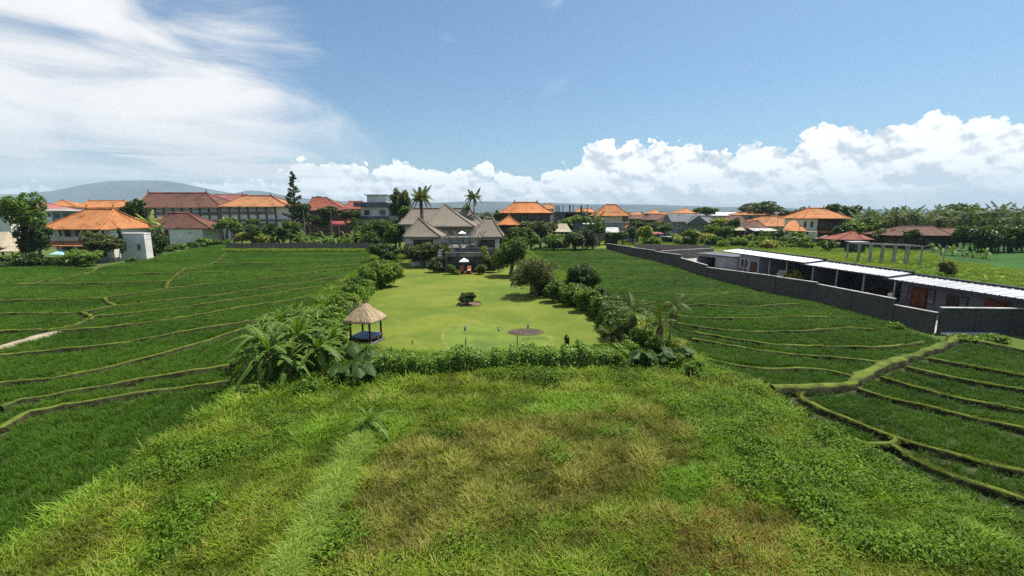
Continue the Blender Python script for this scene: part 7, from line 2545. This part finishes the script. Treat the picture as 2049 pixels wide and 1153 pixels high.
def conifer():
    Y = 150
    c = P(591, 430, Y)
    h = P(591, 342, Y).z
    t = thing('conifer', 'tall feathery conifer rising above the rooftops', 'tree', (c.x, Y, 0))
    b = MB()
    b.tube([(0, 0, 0), (0.1, 0, h * 0.5), (0.2, 0, h * 0.99)], [0.3, 0.18, 0.03], 6)
    b.build('trunk', M_BARK, t)
    r = np.random.default_rng(9)
    C = []
    for k in range(62):
        u = k / 62
        z = 4 + (h - 4.2) * u
        L = 4.4 * (1 - u) ** 0.85 * r.uniform(0.6, 1.1) + 0.35
        a = r.uniform(0, 6.283)
        m_ = int(34 + 46 * (1 - u))
        s = r.random(m_) ** 0.7
        C.append(np.column_stack([L * s * math.cos(a), L * s * math.sin(a), z + L * 0.30 * s]) + r.normal(size=(m_, 3)) * 0.22 * (1 - 0.6 * u))
    C = np.concatenate(C)
    v, f = leaf_cloud(C, r.normal(size=C.shape) + np.array([0, 0, 0.5]), 0.85, 0.34, r)
    obj('crown', npmesh('crown', v, f, L_OLIVE), t)
conifer()
coco('thick trunked palm leaning over the thatched wing', 842, 381, 96, 1.15, crowns=PCROWN_T, tr=0.42, lean=-0.2, bark=M_BARK)
coco('slender fan palm rising behind the thatched hall', 948, 384, 106, 0.95, crowns=PCROWN_T, tr=0.17, lean=0.0)
coco('low second head of the slender palm cluster', 934, 409, 108, 0.5, crowns=PCROWN_T, tr=0.12)

# ---- between garden and yard
BR = 'banana plants beyond the far rice edge'
BRL = ((1112, 127, 2.6), (1128, 124, 2.4), (1148, 126, 3.2), (1166, 123, 3.0), (1092, 126, 2.6), (1140, 132, 3.6), (1180, 130, 3.0), (1158, 135, 3.8), (1120, 134, 3.4))
for k, (px, d, h) in enumerate(BRL):
    banana('banana plant at the far rice edge, ' + rank(BRL, k) + ' counted from the verandah house', (P(px, 470, d).x, d), h, 1.3, 8, BR)
RS = [(1082, 440, 482, 22, L_OLIVE, 124, 'pale flowering frangipani by the verandah house'), (1062, 462, 496, 20, L_BRIGHT, 118, 'bright bush at the garden side of the far rice edge'), (1108, 468, 498, 22, L_BRIGHT, 118, 'bright leafy bush below the small thatched hut'), (1150, 462, 498, 24, L_DARK, 118, 'dark bush under the banana plants at the rice edge'), (1175, 460, 496, 16, L_OLIVE, 120, 'olive bush beside the tall palm trunk'),
      (1150, 430, 446, 14, L_BRIGHT, 150, 'tree in front of the unfinished concrete building'), (1170, 434, 450, 12, L_MID, 148, 'small tree by the unfinished building corner'), (1130, 436, 456, 16, L_BRIGHT, 144, 'bright foliage between verandah house and concrete'), (1290, 452, 482, 16, L_YELLOW, 138, 'yellow green tree beside the red metal shed'), (1266, 452, 480, 14, L_DARK, 142, 'dark palm like bush before the cream walled house'), (1310, 442, 466, 18, L_MID, 165, 'leafy tree before the dull brown roofs'), (1245, 460, 482, 14, L_MID, 140, 'bush behind the metal roofed shed'), (1218, 462, 480, 10, L_MID, 140, 'bush beside the tall palm')]
for px, top, bot, hw, m, Y, lab in RS:
    tree(lab, px, top, bot, hw, None, m, Y=Y)
coco('tall palm with dark trunk at the end of the yard wall', 1189, 433, 122, 0.95, tr=0.16, lean=0.1, bark=M_BARK)
# overgrown plot
SB = []
r_ = random.Random(21)
for k in range(30):
    px = 1300 + k * 11 + r_.uniform(-5, 5)
    base = 487 + (px - 1300) * 0.030 + r_.uniform(-3, 4)
    SB.append((px, base, r_.uniform(10, 20), r_.uniform(10, 24)))
for k, (px, base, hw, h) in enumerate(SB):
    shrub(('bright green leafy bush', 'broad bright green bush', 'yellow green bush', 'darker green bush')[k % 4] + ' in the overgrown plot behind the yard' + (', on the red shed side' if px < 1460 else ', on the annex side'), px, base - h, base, hw, (L_BRIGHT, L_BRIGHT, L_YELLOW, L_MID)[k % 4], 'bushes in the overgrown plot', dens=0.8)
shrub('round dark green bush beside the red roofed pavilion', 1659, 478, 503, 17, L_MID)
shrub('small dark bush alone in the tall grass', 1898, 522, 553, 16, L_OLIVE)
shrub('frangipani bush with yellow leaves in the yard', 1590, 540, 566, 20, L_YELLOW, None, base=572)
shrub('weedy bush at the foot of the yard wall corner', 1795, 644, 662, 14, L_BRIGHT)
shrub('grassy bush on the bund beside the ledge', 1925, 668, 684, 26, L_BRIGHT)
shrub('grassy bush at the foot of the end wall', 1990, 668, 684, 26, L_BRIGHT)
BFL = ((1882, 510), (1905, 512), (1925, 512), (1945, 516), (1972, 518), (1868, 504))
for k, (px, py) in enumerate(BFL):
    g = G(px, py)
    banana('short banana plant across the far paddy, ' + rank(BFL, k) + ' counted from the pale post', g, 1.0, 1.15, 7, 'banana plants in the far paddy')
# ---- individual trees on the skyline
SK = [(1415, 411, 432, 22, L_MID, 260, 'flat topped creeper covered tree on the skyline'), (1524, 402, 430, 40, L_DARK, 240, 'broad round crowned tree above the flat orange roof'), (1608, 414, 434, 18, L_DARK, 220, 'round tree beside the cream house roof'), (1575, 420, 436, 16, L_DARK, 230, 'palm like dark tree between the skyline trees'), (1668, 406, 430, 16, L_DARK, 200, 'dark tree just behind the cream house roof'), (1702, 410, 440, 18, L_DARK, 195, 'dark tree at the edge of the coconut grove'),
      (1925, 407, 450, 40, L_MID, 165, 'broad layered tree above the coconut grove'), (1745, 432, 470, 26, L_MID, 150, 'rounded green tree behind the red roofed pavilion'), (1780, 455, 486, 30, L_MID, 128, 'leafy tree between the pavilion and the long brown roof'), (1830, 458, 488, 14, L_DARK, 118, 'small dark tree in front of the long brown roof'), (1710, 440, 474, 22, L_BRIGHT, 140, 'palm like bright tree by the cream house'), (1640, 452, 470, 12, L_MID, 152, 'small tree against the brick front'), (1440, 434, 452, 16, L_YELLOW, 170, 'yellowish palm tree beside the grey roofs'), (1470, 436, 458, 14, L_MID, 165, 'tree by the broad dark brown roof'), (1425, 446, 470, 16, L_BRIGHT, 150, 'bright bush at the end of the olive wall'), (1545, 432, 446, 12, L_YELLOW, 190, 'withered palm like tree between the orange roofs'),
      (1560, 458, 480, 10, L_DARK, 140, 'small dark tree before the cream annex'), (1800, 436, 460, 20, L_DARK, 150, 'dark tree at the cypress foot')]
for px, top, bot, hw, m, Y, lab in SK:
    tree(lab, px, top, bot, hw, None, m, Y=Y)
tree('tall dark cypress in front of the coconut grove', 1795, 407, 470, 8, None, L_DARK, Y=140, name='cypress', lobes=3)
r_ = random.Random(33)
for k in range(34):
    px = 1700 + k * 10.6 + r_.uniform(-6, 6)
    top = 424 + r_.uniform(-8, 14) - (4 if px > 1960 else 0)
    coco('coconut palm in the dense grove behind the long brown roof', px, top + 3, r_.uniform(135, 185), r_.uniform(0.85, 1.15), 'coconut palms in the grove', zmin=4)
for k in range(15):
    px = 1930 + k * 9 + r_.uniform(-4, 4)
    tree(('mid green bush', 'dark bush')[k % 2] + ' at the shaded edge of the coconut grove', px, 455 + r_.uniform(-8, 8), 488, r_.uniform(14, 22), None, (L_MID, L_DARK)[k % 2], Y=r_.uniform(112, 122), group='bushes edging the grove', name='shrub', cat='shrub', dens=0.8)
for k in range(14):
    px = 1700 + k * 26
    tree('dark tree filling the gaps of the coconut grove', px, 434 + r_.uniform(-6, 8), 478, r_.uniform(18, 28), None, (L_DARK, L_MID)[k % 2], Y=r_.uniform(150, 190), group='trees inside the coconut grove', dens=0.7)
for px, top, bot, hw, m, Y, lab in (
        (470, 446, 470, 16, L_MID, 150, 'leafy tree before the gap of the two school wings'), (535, 448, 472, 16, L_BRIGHT, 146, 'bright tree before the white end of the school'), (640, 436, 456, 16, L_MID, 150, 'tree beside the red carport, under the dark red roof'), (715, 436, 462, 16, L_DARK, 140, 'dark tree at the modern building balcony corner'), (1055, 440, 470, 18, L_MID, 132, 'leafy tree in front of the dark verandah windows'),
        (1100, 442, 470, 16, L_OLIVE, 130, 'olive tree below the verandah house corner'), (1200, 444, 474, 12, L_MID, 134, 'narrow leafy tree between palm and cream walled house'), (1275, 440, 462, 16, L_DARK, 150, 'dark tree beside the low orange lean-to'), (1330, 446, 468, 16, L_MID, 150, 'leafy tree above the red metal shed'), (1385, 458, 480, 18, L_BRIGHT, 138, 'bright tree in front of the olive wall'),
        (1450, 450, 474, 18, L_MID, 140, 'leafy tree before the broad dark brown roof'), (1535, 460, 482, 16, L_MID, 138, 'leafy tree by the tarpaulin shelter'), (1600, 466, 488, 14, L_BRIGHT, 132, 'bright small tree at the annex wall'), (1690, 450, 478, 20, L_DARK, 138, 'dark tree filling the corner by the brick front'), (1765, 440, 470, 20, L_BRIGHT, 145, 'bright tree beside the dark cypress')):
    tree(lab, px, top, bot, hw, None, m, Y=Y)
kp = np.column_stack([rng.normal(size=46) * 1.3 + G(1060, 762).x, rng.normal(size=46) * 0.45 + G(1060, 765).y])
scatter('weeds', kp, WEED, rng.uniform(1.4, 2.9, 46), rng.uniform(0.45, 0.95, 46)[:, None] * np.array([[0.95, 1.0, 0.9]]), 'dark bushy weeds in the meadow just before the hedge', 'weeds')
# ---- far wood on the plain
FW = [crown_mesh('far_crown_%d' % i, lobes_for(1, 1, 0.8, 5, random.Random(i)), 420, 0.34, leafmat('far_leaf', (0.045, 0.085, 0.016), (0.10, 0.145, 0.03), inst=True), 0.6, 60 + i) for i in range(4)]
n = 5200
aa = rng.uniform(-R(52), R(52), n)
dd2 = 300 * np.exp(rng.random(n) * 2.2)
fpts = np.column_stack([dd2 * np.tan(aa), dd2, np.zeros(n)])
keep = (vnoise(fpts[:, 0], fpts[:, 1], 110, 77) > 0.36)
fpts = fpts[keep]
fs = rng.uniform(2.6, 5.6, len(fpts)) * np.clip(fpts[:, 1] / 700, 0.9, 1.5)
fpts[:, 2] = fs * 0.75
scatter('woodland', fpts, FW, np.column_stack([fs * 1.2, fs * 1.2, fs]), rng.uniform(0.7, 1.2, len(fpts))[:, None] * np.ones((1, 3)), 'distant mixed woodland spread over the plain to the horizon', 'woodland', tilt=0.03)
FH = [('house', 'brown roof on the far plain beyond the bare columns', 1232, 1262, 340, 16, 430, 425.5, 1240, 1254, T_BROWN, M_BRICKW)]
for q in FH:
    simple_house(*q[:11], m_wall=q[11], wins=2)
r_ = random.Random(5)
for k in range(16):
    px = 1270 + r_.uniform(0, 260) if k < 11 else 1560 + r_.uniform(0, 120)
    Y = r_.uniform(330, 520)
    w = r_.uniform(14, 26) * 330 / Y
    e = 425.5 + 1500 / Y + r_.uniform(-0.5, 1)
    simple_house('house', 'small tiled village roof far off near the horizon', px - w, px + w, Y, 14, e, e - 5 * 330 / Y, px - w * 0.5, px + w * 0.5, (T_BROWN, T_ORANGE2, T_RED)[k % 3], M_WHITE, 'far village roofs', wins=2, cap=False)
